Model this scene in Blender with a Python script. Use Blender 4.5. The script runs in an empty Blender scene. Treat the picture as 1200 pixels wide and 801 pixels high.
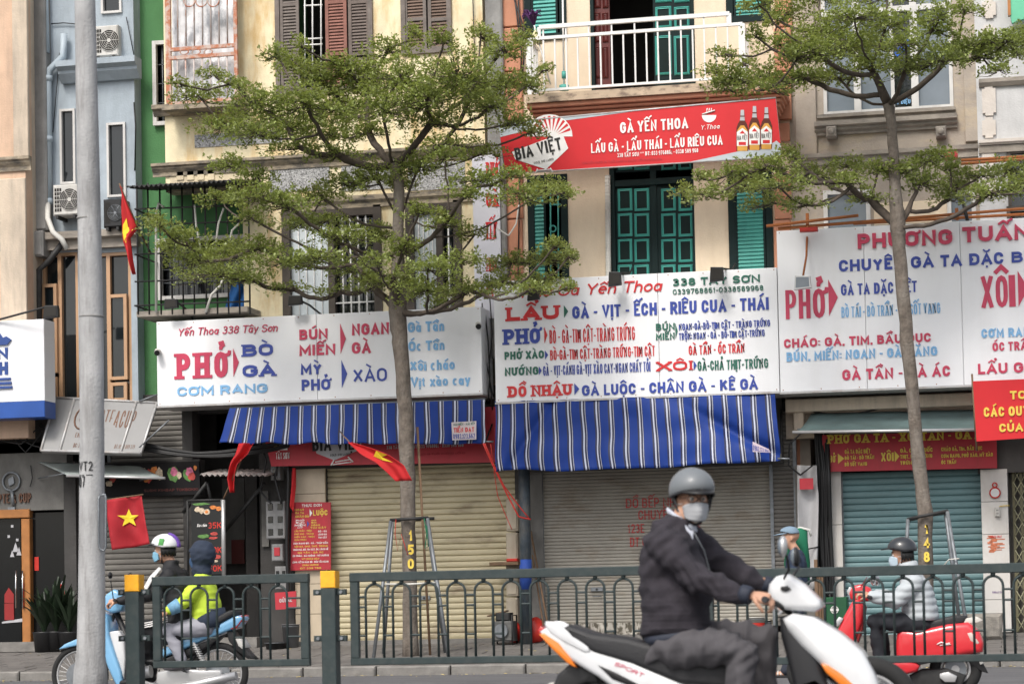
import bpy, bmesh, math, random, unicodedata
import numpy as np
from mathutils import Vector, Matrix, noise
random.seed(7)
S = bpy.context.scene
C = S.collection
R = math.radians
# ------------------------------------------------------------------ camera
F_PX = 2800.0
YAW, PITCH, ROLL = R(12.2), R(2.5), R(1.15)
DIST = 35.0
CAM = Vector((DIST*math.sin(YAW), -DIST*math.cos(YAW), 0.80))
HORIZON = 716.0
fwd = Vector((-math.sin(YAW)*math.cos(PITCH), math.cos(YAW)*math.cos(PITCH), math.sin(PITCH)))
rgt0 = Vector((math.cos(YAW), math.sin(YAW), 0))
up0 = rgt0.cross(fwd)
rgt = rgt0*math.cos(ROLL) - up0*math.sin(ROLL)
upv = up0*math.cos(ROLL) + rgt0*math.sin(ROLL)
SHIFT = (HORIZON-400.5)/F_PX - math.tan(PITCH)
cd = bpy.data.cameras.new('camera'); cam = bpy.data.objects.new('camera', cd); C.objects.link(cam)
cd.sensor_width = 36.0; cd.lens = F_PX/1200*36
cd.shift_y = SHIFT*F_PX/1200
cd.clip_start = 0.1; cd.clip_end = 1500
cd.dof.use_dof = True; cd.dof.focus_distance = 33.0; cd.dof.aperture_fstop = 4.2
m = Matrix((rgt, upv, -fwd)).transposed().to_4x4(); m.translation = CAM
cam.matrix_world = m
S.camera = cam
# ------------------------------------------------------------------ light: bright overcast day
w = bpy.data.worlds.new('World'); S.world = w; w.use_nodes = True
nt = w.node_tree; bg = nt.nodes['Background']
sky = nt.nodes.new('ShaderNodeTexSky'); sky.sky_type = 'NISHITA'; sky.sun_disc = False
SUN_EL, SUN_AZ = R(50), R(194)      # high, from behind the camera and a little to its left
sky.sun_elevation = SUN_EL; sky.sun_rotation = SUN_AZ
sky.air_density = 1.0; sky.dust_density = 4.0; sky.ozone_density = 0.6
hsv = nt.nodes.new('ShaderNodeHueSaturation'); hsv.inputs['Saturation'].default_value = 0.45   # cloud cover greys the sky
nt.links.new(sky.outputs[0], hsv.inputs['Color']); nt.links.new(hsv.outputs[0], bg.inputs[0])
bg.inputs[1].default_value = 0.15
sl = bpy.data.lights.new('sun', 'SUN'); sun = bpy.data.objects.new('sun', sl); C.objects.link(sun)
sl.energy = 1.5; sl.angle = R(14); sl.color = (1.0, 0.95, 0.88)
sd = Vector((math.sin(SUN_AZ)*math.cos(SUN_EL), math.cos(SUN_AZ)*math.cos(SUN_EL), math.sin(SUN_EL)))
sun.rotation_euler = sd.to_track_quat('Z', 'Y').to_euler(); sun.location = (0, -10, 20)
S.view_settings.view_transform = 'Standard'; S.view_settings.look = 'None'
S.view_settings.exposure = 0.52; S.view_settings.gamma = 1.0

# ------------------------------------------------------------------ helpers
def P(px, py, Y=0.0):
    """the point of the world at depth Y that stands at this spot of the view"""
    d = rgt*((px-600)/F_PX) + upv*((400.5-py)/F_PX + SHIFT) + fwd
    return CAM + d*((Y-CAM.y)/d.y)
def XZ(px, py, Y=0.0):
    p = P(px, py, Y); return p.x, p.z
def RECT(x0, y0, x1, y1, Y=0.0):
    """world-upright rectangle (X0,Z0,X1,Z1) whose edge middles stand at these spots"""
    ym = (y0+y1)/2; xm = (x0+x1)/2
    return (P(x0, ym, Y).x, P(xm, y1, Y).z, P(x1, ym, Y).x, P(xm, y0, Y).z)
BASE = {}
class MB:
    def __init__(s): s.v = []; s.f = []; s.sm = []
    def add(s, vs, fs, smooth=False):
        n = len(s.v); s.v += [tuple(v) for v in vs]; s.f += [tuple(i+n for i in f) for f in fs]; s.sm += [smooth]*len(fs); return s
    def box(s, x0, y0, z0, x1, y1, z1):
        if x0 > x1: x0, x1 = x1, x0
        if y0 > y1: y0, y1 = y1, y0
        if z0 > z1: z0, z1 = z1, z0
        return s.add([(x0,y0,z0),(x1,y0,z0),(x1,y1,z0),(x0,y1,z0),(x0,y0,z1),(x1,y0,z1),(x1,y1,z1),(x0,y1,z1)],
                     [(0,3,2,1),(4,5,6,7),(0,1,5,4),(1,2,6,5),(2,3,7,6),(3,0,4,7)])
    def cbox(s, x0, y0, z0, x1, y1, z1, b=0.01):
        """box with chamfered vertical and horizontal front edges"""
        if x0 > x1: x0, x1 = x1, x0
        if y0 > y1: y0, y1 = y1, y0
        if z0 > z1: z0, z1 = z1, z0
        b = min(b, (x1-x0)*.3, (z1-z0)*.3, (y1-y0)*.5)
        return s.add([(x0+b,y0,z0+b),(x1-b,y0,z0+b),(x1-b,y0,z1-b),(x0+b,y0,z1-b),
                      (x0,y0+b,z0),(x1,y0+b,z0),(x1,y0+b,z1),(x0,y0+b,z1),
                      (x0,y1,z0),(x1,y1,z0),(x1,y1,z1),(x0,y1,z1)],
                     [(0,1,2,3),(4,5,1,0),(5,6,2,1),(6,7,3,2),(7,4,0,3),(8,9,5,4),(9,10,6,5),(10,11,7,6),(11,8,4,7),(11,10,9,8)])
    def rbox(s, px0, py0, px1, py1, Y0, Y1, b=0.0):
        a = RECT(px0, py0, px1, py1, Y0)
        return s.cbox(a[0], Y0, a[1], a[2], Y1, a[3], b) if b else s.box(a[0], Y0, a[1], a[2], Y1, a[3])
    def quad(s, a, b, c, d): return s.add([a,b,c,d], [(0,1,2,3)])
    def prism(s, poly, Y0, Y1, smooth=False):
        """poly: list of (x,z) extruded along Y"""
        n = len(poly)
        ar = sum(poly[i][0]*poly[(i+1)%n][1]-poly[(i+1)%n][0]*poly[i][1] for i in range(n))
        if ar < 0: poly = poly[::-1]
        vs = [(x,Y0,z) for x,z in poly]+[(x,Y1,z) for x,z in poly]
        fs = [tuple(range(n)), tuple(range(2*n-1, n-1, -1))]
        fs += [(i+n, (i+1)%n+n, (i+1)%n, i) for i in range(n)]
        return s.add(vs, fs, smooth)
    def tube(s, pts, r, n=8, caps=True, flat=1.0):
        """round tube through pts, r a number or one per point"""
        pts = [Vector(p) for p in pts]; k = len(pts)
        rs = [r]*k if not hasattr(r, '__len__') else r
        vs = []; fs = []
        prev = None
        for i, p in enumerate(pts):
            t = (pts[min(i+1,k-1)]-pts[max(i-1,0)])
            if t.length < 1e-9: t = Vector((0,0,1))
            t.normalize()
            if prev is None:
                a = t.orthogonal().normalized()
            else:
                a = prev - t*prev.dot(t)
                a = a.normalized() if a.length > 1e-6 else t.orthogonal().normalized()
            prev = a; b = t.cross(a)
            for j in range(n):
                an = 2*math.pi*j/n
                vs.append(p + (a*math.cos(an) + b*math.sin(an)*flat)*rs[i])
        for i in range(k-1):
            for j in range(n):
                fs.append((i*n+j, i*n+(j+1)%n, (i+1)*n+(j+1)%n, (i+1)*n+j))
        s.add(vs, fs, True)
        if caps:
            m_ = len(s.v)-len(vs)
            s.f += [tuple(m_+j for j in range(n-1,-1,-1)), tuple(m_+(k-1)*n+j for j in range(n))]; s.sm += [False, False]
        return s
    def ball(s, c, r, n=12, m_=8, sx=1, sy=1, sz=1, z0=-1, z1=1):
        vs = []; fs = []
        a0 = math.asin(z0); a1 = math.asin(z1)
        for i in range(m_+1):
            a = a0+(a1-a0)*i/m_
            for j in range(n):
                b = 2*math.pi*j/n
                vs.append((c[0]+r*sx*math.cos(a)*math.cos(b), c[1]+r*sy*math.cos(a)*math.sin(b), c[2]+r*sz*math.sin(a)))
        for i in range(m_):
            for j in range(n):
                fs.append((i*n+j, i*n+(j+1)%n, (i+1)*n+(j+1)%n, (i+1)*n+j))
        return s.add(vs, fs, True)
    def torus(s, c, R0, r, axis='Y', n=32, m_=8, sx=1, sz=1, a0=0, a1=2*math.pi):
        pts = []
        full = abs(a1-a0) > 6.28
        vs = []; fs = []
        nn = n if full else n+1
        for i in range(nn):
            a = a0+(a1-a0)*i/n
            for j in range(m_):
                b = 2*math.pi*j/m_
                rr = R0+r*math.cos(b); q = r*math.sin(b)
                x, z = rr*math.cos(a)*sx, rr*math.sin(a)*sz
                v = (x, q, z) if axis == 'Y' else ((x, z, q) if axis == 'Z' else (q, x, z))
                vs.append((c[0]+v[0], c[1]+v[1], c[2]+v[2]))
        for i in range(n if full else n):
            for j in range(m_):
                i2 = (i+1) % nn if full else i+1
                fs.append((i*m_+j, i*m_+(j+1)%m_, i2*m_+(j+1)%m_, i2*m_+j))
        return s.add(vs, fs, True)
    def disc(s, c, r, axis='Y', n=20, d=0.01):
        """short cylinder"""
        a = {'Y': Vector((0,1,0)), 'X': Vector((1,0,0)), 'Z': Vector((0,0,1))}[axis]
        return s.tube([Vector(c)-a*d/2, Vector(c)+a*d/2], r, n)
    def lathe(s, c, prof, n=16):
        vs = []; fs = []
        for (r, z) in prof:
            for j in range(n):
                b = 2*math.pi*j/n; vs.append((c[0]+r*math.cos(b), c[1]+r*math.sin(b), c[2]+z))
        for i in range(len(prof)-1):
            for j in range(n): fs.append((i*n+j, i*n+(j+1)%n, (i+1)*n+(j+1)%n, (i+1)*n+j))
        return s.add(vs, fs, True)
    def pillow(s, poly, Yc, w, rnd=0.03, layers=4, sm=True):
        """outline (x,z) swollen along Y: half width w, edges rounded by rnd"""
        n = len(poly)
        ar = sum(poly[i][0]*poly[(i+1)%n][1]-poly[(i+1)%n][0]*poly[i][1] for i in range(n))
        if ar < 0: poly = poly[::-1]
        cx = sum(p[0] for p in poly)/n; cz = sum(p[1] for p in poly)/n
        def ring(off):
            out = []
            for i in range(n):
                a, b, c = Vector(poly[i-1]), Vector(poly[i]), Vector(poly[(i+1)%n])
                e1 = (b-a); e2 = (c-b)
                if e1.length < 1e-9 or e2.length < 1e-9: out.append(poly[i]); continue
                n1 = Vector((-e1.y, e1.x)).normalized(); n2 = Vector((-e2.y, e2.x)).normalized()
                q = (n1+n2); q = q.normalized() if q.length > 1e-6 else n1
                out.append((b.x+q.x*off, b.y+q.y*off))
            return out
        ws = w if hasattr(w, '__len__') else [w]*n
        if ar < 0 and hasattr(w, '__len__'): ws = ws[::-1]
        vs = []; rings = []
        L = [(-1, rnd)]
        for k in range(1, layers+1):
            a = math.pi/2*k/layers; L.append((-(1-min(rnd*1.0/max(ws),.9)*(1-math.cos(a))) if False else -(1-(rnd/max(ws))*min(1,(1-math.cos(a)))), rnd*(1-math.sin(a))))
        L = L + [(-q, o) for q, o in L[::-1]]
        for q, o in L:
            rr = ring(o); rings.append(len(vs))
            vs += [(x, Yc+q*ws[i], z) for i, (x, z) in enumerate(rr)]
        fs = []
        for k in range(len(L)-1):
            a, b = rings[k], rings[k+1]
            for i in range(n): fs.append((b+i, b+(i+1)%n, a+(i+1)%n, a+i))
        s.add(vs, fs, sm)
        m_ = len(s.v)-len(vs)
        s.f += [tuple(m_+i for i in range(n)), tuple(m_+rings[-1]+i for i in range(n-1,-1,-1))]; s.sm += [sm, sm]
        return s
    def mesh(s, name, base=(0,0,0)):
        me = bpy.data.meshes.new(name)
        bx, by, bz = base
        me.from_pydata([(x-bx,y-by,z-bz) for x,y,z in s.v], [], s.f)
        me.polygons.foreach_set('use_smooth', s.sm)
        me.validate()
        return me
def setp(o, label=None, cat=None, group=None, kind=None):
    if label: o['label'] = label
    if cat: o['category'] = cat
    if group: o['group'] = group
    if kind: o['kind'] = kind
    return o
def thing(name, label, cat, loc, group=None):
    o = bpy.data.objects.new(name, None); C.objects.link(o); o.location = loc; o.empty_display_size = .2
    BASE[o.name] = Vector(loc); return setp(o, label, cat, group)
SPLIT = {'wall_cable','fork','sleeve_stripe','trouser_stripe','side_wall','guide_rail','turn_lens','front_turn_lens','side_vent','switch_slot','lower_fairing','grab_rail','pebble_dash_panel','sticker','cable','pipe','conduit','threshold','white_sticker','red_sticker','clear_tie','wood_plank'}
def islands(mb):
    par = list(range(len(mb.v)))
    def fd(a):
        while par[a] != a: par[a] = par[par[a]]; a = par[a]
        return a
    for f in mb.f:
        r = fd(f[0])
        for i in f[1:]: par[fd(i)] = r
    out = {}
    for f, s_ in zip(mb.f, mb.sm): out.setdefault(fd(f[0]), []).append((f, s_))
    res = []
    for fs in out.values():
        ids = sorted({i for f, _ in fs for i in f}); k = {j: n for n, j in enumerate(ids)}; q = MB()
        q.v = [mb.v[i] for i in ids]; q.f = [tuple(k[i] for i in f) for f, _ in fs]; q.sm = [s_ for _, s_ in fs]; res.append(q)
    return res
def obj(name, mb, mat, parent=None, **kw):
    if name in SPLIT and parent is not None and isinstance(mb, MB):
        for q in islands(mb): o = obj1(name, q, mat, parent, **kw)
        return o
    return obj1(name, mb, mat, parent, **kw)
def obj1(name, mb, mat, parent=None, label=None, kind=None, cat=None, group=None, bevel=0, offset=None):
    """links ONE mesh object; a child keeps its thing's origin"""
    if parent is not None: b = BASE[parent.name]
    else:
        a = np.array(mb.v); b = Vector(((a[:,0].min()+a[:,0].max())/2, (a[:,1].min()+a[:,1].max())/2, a[:,2].min()))
    me = mb.mesh(name, b) if isinstance(mb, MB) else mb
    if me.materials: pass
    else: me.materials.append(mat)
    o = bpy.data.objects.new(name, me); C.objects.link(o)
    if parent is not None:
        o.parent = parent; BASE[o.name] = b
    else: o.location = b; BASE[o.name] = b
    if bevel:
        bv = o.modifiers.new('bevel', 'BEVEL'); bv.width = bevel; bv.segments = 2; bv.limit_method = 'ANGLE'; bv.angle_limit = R(50)
    return setp(o, label, cat, group, kind)
def again(src, delta=(0,0,0), parent=None):
    """a copy of one part (mesh data shared), moved by delta"""
    c = src.copy(); C.objects.link(c); c.parent = parent or src.parent; c.location = Vector(src.location)+Vector(delta)
    BASE[c.name] = BASE[src.name]; return c
def copy_tree(o, loc=None, label=None, rotz=None, parent=None):
    c = o.copy(); C.objects.link(c); c.parent = parent
    if loc is not None: c.location = loc
    if rotz is not None: c.rotation_euler = (0,0,rotz)
    if label: c['label'] = label
    for ch in [k for k in o.children if k.name in names_of(o)]: copy_tree(ch, parent=c)
    return c
def names_of(o): return {k.name for k in o.children}
# ------------------------------------------------------------------ materials
MATS = {}
def mat(name, col, rough=0.7, metal=0.0, var=0.12, scale=3.0, dirt=None, dirt_amt=0.0, dirt_scale=(6,6,.8), bump=0.0, bump_scale=60, spec=0.4,
        coat=0.0, island=0.0, dirt_lo=.45, dirt_hi=.7, trans=0.0, emit=None):
    if name in MATS: return MATS[name]
    m = bpy.data.materials.new(name); m.use_nodes = True; N = m.node_tree.nodes; L = m.node_tree.links
    b = N['Principled BSDF']; b.inputs['Roughness'].default_value = rough; b.inputs['Metallic'].default_value = metal
    b.inputs['Specular IOR Level'].default_value = spec
    if coat: b.inputs['Coat Weight'].default_value = coat; b.inputs['Coat Roughness'].default_value = .08
    tc = N.new('ShaderNodeTexCoord')
    n1 = N.new('ShaderNodeTexNoise'); n1.inputs['Scale'].default_value = scale; n1.inputs['Detail'].default_value = 6; n1.inputs['Roughness'].default_value = .6
    L.new(tc.outputs['Object'], n1.inputs['Vector'])
    mr = N.new('ShaderNodeMapRange'); mr.inputs[1].default_value = .3; mr.inputs[2].default_value = .7
    mr.inputs[3].default_value = 1-var; mr.inputs[4].default_value = 1+var
    L.new(n1.outputs[0], mr.inputs[0])
    mx = N.new('ShaderNodeMix'); mx.data_type = 'RGBA'; mx.blend_type = 'MULTIPLY'; mx.inputs[0].default_value = 1
    mx.inputs[6].default_value = (*col, 1); L.new(mr.outputs[0], mx.inputs[7])
    out = mx.outputs[2]
    if island:
        ge = N.new('ShaderNodeNewGeometry'); m3 = N.new('ShaderNodeMapRange'); m3.inputs[3].default_value = 1-island; m3.inputs[4].default_value = 1+island
        L.new(ge.outputs['Random Per Island'], m3.inputs[0])
        m4 = N.new('ShaderNodeMix'); m4.data_type = 'RGBA'; m4.blend_type = 'MULTIPLY'; m4.inputs[0].default_value = 1
        L.new(out, m4.inputs[6]); L.new(m3.outputs[0], m4.inputs[7]); out = m4.outputs[2]
    if dirt:
        mp = N.new('ShaderNodeMapping'); mp.inputs['Scale'].default_value = dirt_scale
        L.new(tc.outputs['Object'], mp.inputs[0])
        n2 = N.new('ShaderNodeTexNoise'); n2.inputs['Scale'].default_value = 1; n2.inputs['Detail'].default_value = 8; n2.inputs['Roughness'].default_value = .65
        L.new(mp.outputs[0], n2.inputs['Vector'])
        m2 = N.new('ShaderNodeMapRange'); m2.inputs[1].default_value = dirt_lo; m2.inputs[2].default_value = dirt_hi; m2.inputs[3].default_value = 0; m2.inputs[4].default_value = dirt_amt
        L.new(n2.outputs[0], m2.inputs[0])
        m5 = N.new('ShaderNodeMix'); m5.data_type = 'RGBA'; L.new(m2.outputs[0], m5.inputs[0]); L.new(out, m5.inputs[6]); m5.inputs[7].default_value = (*dirt, 1)
        out = m5.outputs[2]
    L.new(out, b.inputs['Base Color'])
    if bump:
        n3 = N.new('ShaderNodeTexNoise'); n3.inputs['Scale'].default_value = bump_scale; n3.inputs['Detail'].default_value = 4
        L.new(tc.outputs['Object'], n3.inputs['Vector'])
        bp = N.new('ShaderNodeBump'); bp.inputs['Strength'].default_value = bump; bp.inputs['Distance'].default_value = .02
        L.new(n3.outputs[0], bp.inputs['Height']); L.new(bp.outputs[0], b.inputs['Normal'])
    if emit:
        b.inputs['Emission Color'].default_value = (*emit, 1); b.inputs['Emission Strength'].default_value = 1
    MATS[name] = m; return m
def glass(name, col=(.02,.03,.035), rough=.06, alpha=None):
    """dark window glass seen from outside in daylight: a real reflecting sheet"""
    m = mat(name, col, rough=rough, var=.15, scale=1.2, spec=.6); return m
G = lambda v: (v, v, v)
plaster = dict(rough=.9, bump=.25, bump_scale=40)
M = dict(
 peach=mat('peach_render', (.60,.42,.30), dirt=(.30,.24,.19), dirt_amt=.35, **plaster),
 cream_trim=mat('cream_trim', (.55,.46,.36), dirt=(.25,.22,.19), dirt_amt=.5, **plaster),
 bluewall=mat('pale_blue_render', (.36,.415,.46), dirt=(.20,.23,.25), dirt_amt=.45, dirt_scale=(4,4,.5), **plaster),
 concrete=mat('concrete_column', (.25,.245,.235), var=.2, dirt=(.12,.12,.115), dirt_amt=.6, dirt_scale=(5,5,.7), **plaster),
 green=mat('green_render', (.075,.20,.08), var=.1, dirt=(.05,.14,.05), dirt_amt=.4, dirt_scale=(2,2,.4), **plaster),
 yellow=mat('old_yellow_lime_render', (.76,.67,.46), var=.14, dirt=(.58,.38,.15), dirt_amt=.8, dirt_scale=(4,4,1.1), dirt_lo=.47, dirt_hi=.66, **plaster),
 yellow_pale=mat('faded_cream_render', (.68,.58,.40), var=.12, dirt=(.36,.30,.23), dirt_amt=.5, dirt_scale=(3,3,1.4), **plaster),
 ledge=mat('weathered_ledge', (.36,.30,.22), var=.3, scale=5, dirt=(.09,.085,.08), dirt_amt=.85, dirt_scale=(4,4,10), dirt_lo=.42, dirt_hi=.6, **plaster),
 orange=mat('terracotta_render', (.52,.24,.15), var=.08, dirt=(.30,.16,.11), dirt_amt=.4, dirt_scale=(4,4,.8), **plaster),
 cream=mat('cream_render', (.72,.60,.45), var=.06, dirt=(.50,.38,.26), dirt_amt=.35, dirt_scale=(3,3,.6), **plaster),
 greywall=mat('grey_cement_render', (.37,.32,.27), var=.15, dirt=(.52,.42,.29), dirt_amt=.6, dirt_scale=(1.2,1.2,2.2), dirt_lo=.52, dirt_hi=.65, **plaster),
 greytrim=mat('grey_stained_moulding', (.31,.275,.235), var=.2, dirt=(.10,.095,.09), dirt_amt=.7, dirt_scale=(2,2,9), **plaster),
 whitewall=mat('white_render', (.56,.56,.56), var=.08, dirt=(.36,.36,.36), dirt_amt=.5, dirt_scale=(3,3,1), **plaster),
 whitecream=mat('white_cream_trim', (.62,.57,.52), var=.08, dirt=(.42,.36,.3), dirt_amt=.4, dirt_scale=(3,3,2), **plaster),
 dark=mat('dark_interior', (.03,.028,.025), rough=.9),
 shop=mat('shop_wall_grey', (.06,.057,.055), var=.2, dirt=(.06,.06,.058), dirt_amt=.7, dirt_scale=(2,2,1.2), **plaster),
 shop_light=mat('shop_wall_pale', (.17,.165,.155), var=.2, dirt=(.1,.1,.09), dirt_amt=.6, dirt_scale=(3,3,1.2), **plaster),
 signwhite=mat('sign_white_sheet', (.80,.81,.83), rough=.45, var=.02, scale=1.2, dirt=(.55,.52,.48), dirt_amt=.15, dirt_scale=(3,3,.35), dirt_lo=.52, dirt_hi=.75, spec=.3),
 signframe=mat('sign_frame', (.5,.5,.5), rough=.5, metal=.3, dirt=(.2,.12,.07), dirt_amt=.5),
 tred=mat('letter_rose_red', (.52,.045,.10), rough=.4), tred2=mat('letter_red', (.58,.025,.03), rough=.4),
 tblue=mat('letter_blue', (.035,.065,.33), rough=.4), tsky=mat('letter_sky_blue', (.20,.42,.68), rough=.4),
 tgreen=mat('letter_green', (.02,.13,.09), rough=.4), twhite=mat('letter_white', (.8,.78,.76), rough=.5),
 tyellow=mat('letter_yellow', (.72,.52,.08), rough=.5), tnavy=mat('letter_navy', (.03,.07,.25), rough=.4), tblack=mat('letter_black', (.02,.02,.02), rough=.5),
 tbrown=mat('letter_brown', (.13,.065,.04), rough=.6), tpaint=mat('painted_red_lettering', (.42,.04,.04), rough=.8, dirt=(.25,.2,.17), dirt_amt=.5, dirt_scale=(30,30,30)),
 bred=mat('banner_red', (.57,.014,.02), rough=.55, var=.05), bred2=mat('dark_red_board', (.45,.03,.045), rough=.5, var=.08, dirt=(.25,.03,.03), dirt_amt=.4),
 flagred=mat('flag_red_cloth', (.47,.015,.018), rough=.75, var=.1), flagdark=mat('dark_red_flag_cloth', (.33,.012,.02), rough=.75, var=.15), star=mat('flag_yellow_star', (.80,.60,.03), rough=.7),
 blade=mat('green_timber_frame', (.006,.017,.017), rough=.65, var=.2, spec=.2), teal=mat('turquoise_paint', (.07,.35,.30), rough=.5, var=.12, dirt=(.03,.15,.13), dirt_amt=.3),
 panel=mat('dark_green_panel', (.006,.016,.015), rough=.7, var=.2, spec=.2),
 brownshut=mat('weathered_brown_shutter', (.15,.12,.105), rough=.8, var=.25, scale=8), redshut=mat('faded_red_shutter', (.25,.115,.09), rough=.8, var=.2, scale=8),
 greyshut=mat('weathered_grey_shutter', (.17,.145,.13), rough=.85, var=.25, scale=8), slatgap=mat('slat_brown', (.16,.11,.085), rough=.8, var=.2),
 timber=mat('dark_old_timber', (.075,.062,.052), rough=.8, var=.3, scale=6),
 redwood=mat('dark_red_wood', (.10,.018,.015), rough=.4, var=.2),
 whitepaint=mat('white_painted_steel', (.72,.71,.69), rough=.45, var=.06, dirt=(.35,.2,.12), dirt_amt=.35, dirt_scale=(15,15,15), dirt_lo=.6, dirt_hi=.75),
 whiteframe=mat('white_window_frame', (.60,.59,.57), rough=.5, var=.1, dirt=(.3,.27,.24), dirt_amt=.4),
 rust=mat('rusty_pale_steel', (.50,.40,.35), rough=.7, var=.15, dirt=(.42,.13,.05), dirt_amt=.9, dirt_scale=(9,9,9), dirt_lo=.42, dirt_hi=.56),
 rustbar=mat('pale_peeling_paint_bar', (.50,.44,.41), rough=.7, var=.15, dirt=(.40,.16,.08), dirt_amt=.8, dirt_scale=(14,14,5), dirt_lo=.52, dirt_hi=.62),
 rust2=mat('rusted_orange_pipe', (.36,.12,.035), rough=.85, var=.35, scale=12, dirt=(.12,.06,.04), dirt_amt=.7, dirt_scale=(12,12,12)),
 plastic_sheet=mat('crumpled_clear_sheet', (.72,.73,.74), rough=.25, var=.2, scale=4, dirt=(.25,.27,.30), dirt_amt=.8, dirt_scale=(4,4,2), dirt_lo=.48, dirt_hi=.6, bump=1.0, bump_scale=4, spec=.7),
 winglass=glass('dark_window_glass', (.012,.015,.017)), winglass2=glass('grey_window_glass', (.16,.19,.22), .15), wincurtain=mat('pale_curtain_glass', (.52,.57,.60), rough=.35, var=.12),
 brownframe=mat('tan_aluminium_frame', (.47,.29,.17), rough=.45, var=.08),
 acwhite=mat('white_ac_casing', (.55,.54,.51), rough=.5, var=.1, dirt=(.3,.27,.22), dirt_amt=.4), black=mat('black_plastic', (.015,.015,.016), rough=.45, var=.1),
 darkmetal=mat('dark_metal', (.035,.035,.035), rough=.6, metal=.3, var=.3, scale=10), galv=mat('galvanised_steel', (.20,.215,.23), rough=.5, metal=.5, var=.25, scale=9),
 pipeblue=mat('pale_blue_drain_pipe', (.42,.50,.56), rough=.5, var=.08, dirt=(.2,.2,.2), dirt_amt=.3), hose=mat('white_hose', (.55,.54,.50), rough=.6, var=.1),
 pole=mat('cast_concrete_pole', (.37,.37,.37), rough=.85, var=.2, scale=3, dirt=(.20,.195,.19), dirt_amt=.9, dirt_scale=(11,11,1.3), dirt_lo=.48, dirt_hi=.7, bump=.3, bump_scale=50),
 rail=mat('dark_green_painted_steel', (.026,.040,.041), rough=.5, var=.15, scale=7, dirt=(.09,.085,.075), dirt_amt=.25, dirt_scale=(14,14,14)),
 yellowcap=mat('orange_yellow_reflective', (.85,.40,.02), rough=.55, var=.12, scale=25, dirt=(.35,.25,.12), dirt_amt=.5, dirt_scale=(60,60,60), dirt_lo=.58),
 asphalt=mat('asphalt', (.105,.105,.11), rough=.9, var=.2, scale=1.3, dirt=(.16,.155,.15), dirt_amt=.6, dirt_scale=(.6,2.2,1), bump=.6, bump_scale=90),
 kerb=mat('kerb_stone', (.21,.20,.185), rough=.9, var=.2, scale=4, dirt=(.09,.085,.08), dirt_amt=.7, dirt_scale=(3,3,6), bump=.4, bump_scale=50),
 paving=mat('paving_block', (.15,.14,.13), rough=.9, var=.22, scale=2, dirt=(.075,.07,.066), dirt_amt=.6, dirt_scale=(1.5,1.5,1), bump=.4, bump_scale=60, island=.1),
 bark=mat('tree_bark', (.14,.117,.097), rough=.95, var=.35, scale=9, dirt=(.26,.235,.205), dirt_amt=.55, dirt_scale=(9,9,2.5), bump=.8, bump_scale=35),
 branch=mat('dark_branch_bark', (.085,.068,.055), rough=.95, var=.3, scale=9, bump=.5, bump_scale=40),
 shut_cream=mat('cream_roller_shutter', (.50,.44,.29), rough=.55, var=.1, scale=1.5, dirt=(.18,.13,.09), dirt_amt=.8, dirt_scale=(1.1,1.1,3.5), dirt_lo=.52, dirt_hi=.72),
 shut_grey=mat('grey_roller_shutter', (.31,.29,.25), rough=.6, var=.1, scale=1.5, dirt=(.17,.12,.075), dirt_amt=.6, dirt_scale=(2,2,5), dirt_lo=.5, dirt_hi=.72),
 shut_teal=mat('teal_roller_shutter', (.135,.24,.255), rough=.5, var=.08, scale=1.5, dirt=(.10,.15,.15), dirt_amt=.5, dirt_scale=(1.5,1.5,4)),
 shut_brown=mat('brown_grey_roller_shutter', (.155,.145,.13), rough=.65, var=.12, scale=1.5, dirt=(.08,.075,.07), dirt_amt=.5, dirt_scale=(2,2,3)),
 tilewhite=mat('white_wall_tile', (.60,.58,.55), rough=.35, var=.06, dirt=(.38,.33,.27), dirt_amt=.4, dirt_scale=(3,3,1.5)),
 tilecream=mat('cream_wall_tile', (.55,.46,.34), rough=.4, var=.06, dirt=(.32,.26,.19), dirt_amt=.4, dirt_scale=(3,3,1.5)),
 tarp=mat('blue_tarp_cloth', (.009,.036,.21), rough=.6, var=.08, spec=.2), tarp_navy=mat('navy_tarp_stripe', (.012,.014,.045), rough=.5), tarp_white=mat('white_tarp_stripe', (.47,.50,.60), rough=.6),
 tealawn=mat('teal_grey_awning_sheet', (.13,.19,.19), rough=.6, var=.15, dirt=(.07,.08,.075), dirt_amt=.5, dirt_scale=(2,6,6)),
 greyawn=mat('pale_grey_awning_sheet', (.30,.34,.33), rough=.6, var=.1, dirt=(.13,.13,.12), dirt_amt=.5, dirt_scale=(4,4,4)),
 cloth_white=mat('dirty_white_cloth', (.42,.42,.43), rough=.8, var=.1, dirt=(.22,.21,.2), dirt_amt=.5, dirt_scale=(4,4,1.2)),
 pebble=mat('pebble_dash', (.42,.42,.42), rough=.95, var=.25, scale=30, dirt=(.16,.16,.16), dirt_amt=.9, dirt_scale=(40,40,40), dirt_lo=.5, dirt_hi=.56, bump=1, bump_scale=45),
 wood_orange=mat('orange_varnished_wood', (.36,.15,.045), rough=.4, var=.2, scale=5), wood=mat('weathered_wood', (.16,.10,.06), rough=.8, var=.3, scale=8),
 redplastic=mat('red_plastic', (.50,.03,.02), rough=.4), green_cloth=mat('green_fabric', (.01,.14,.07), rough=.8), beige=mat('beige_plastic_box', (.42,.37,.29), rough=.6, var=.12, dirt=(.2,.15,.1), dirt_amt=.4),
 leaf=mat('tiny_leaves', (.20,.24,.075), rough=.42, var=.30, scale=1.3, island=.5, spec=.45),
 leaf_pot=mat('dark_pot_plant_leaf', (.02,.036,.018), rough=.5, var=.3, island=.3),
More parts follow.
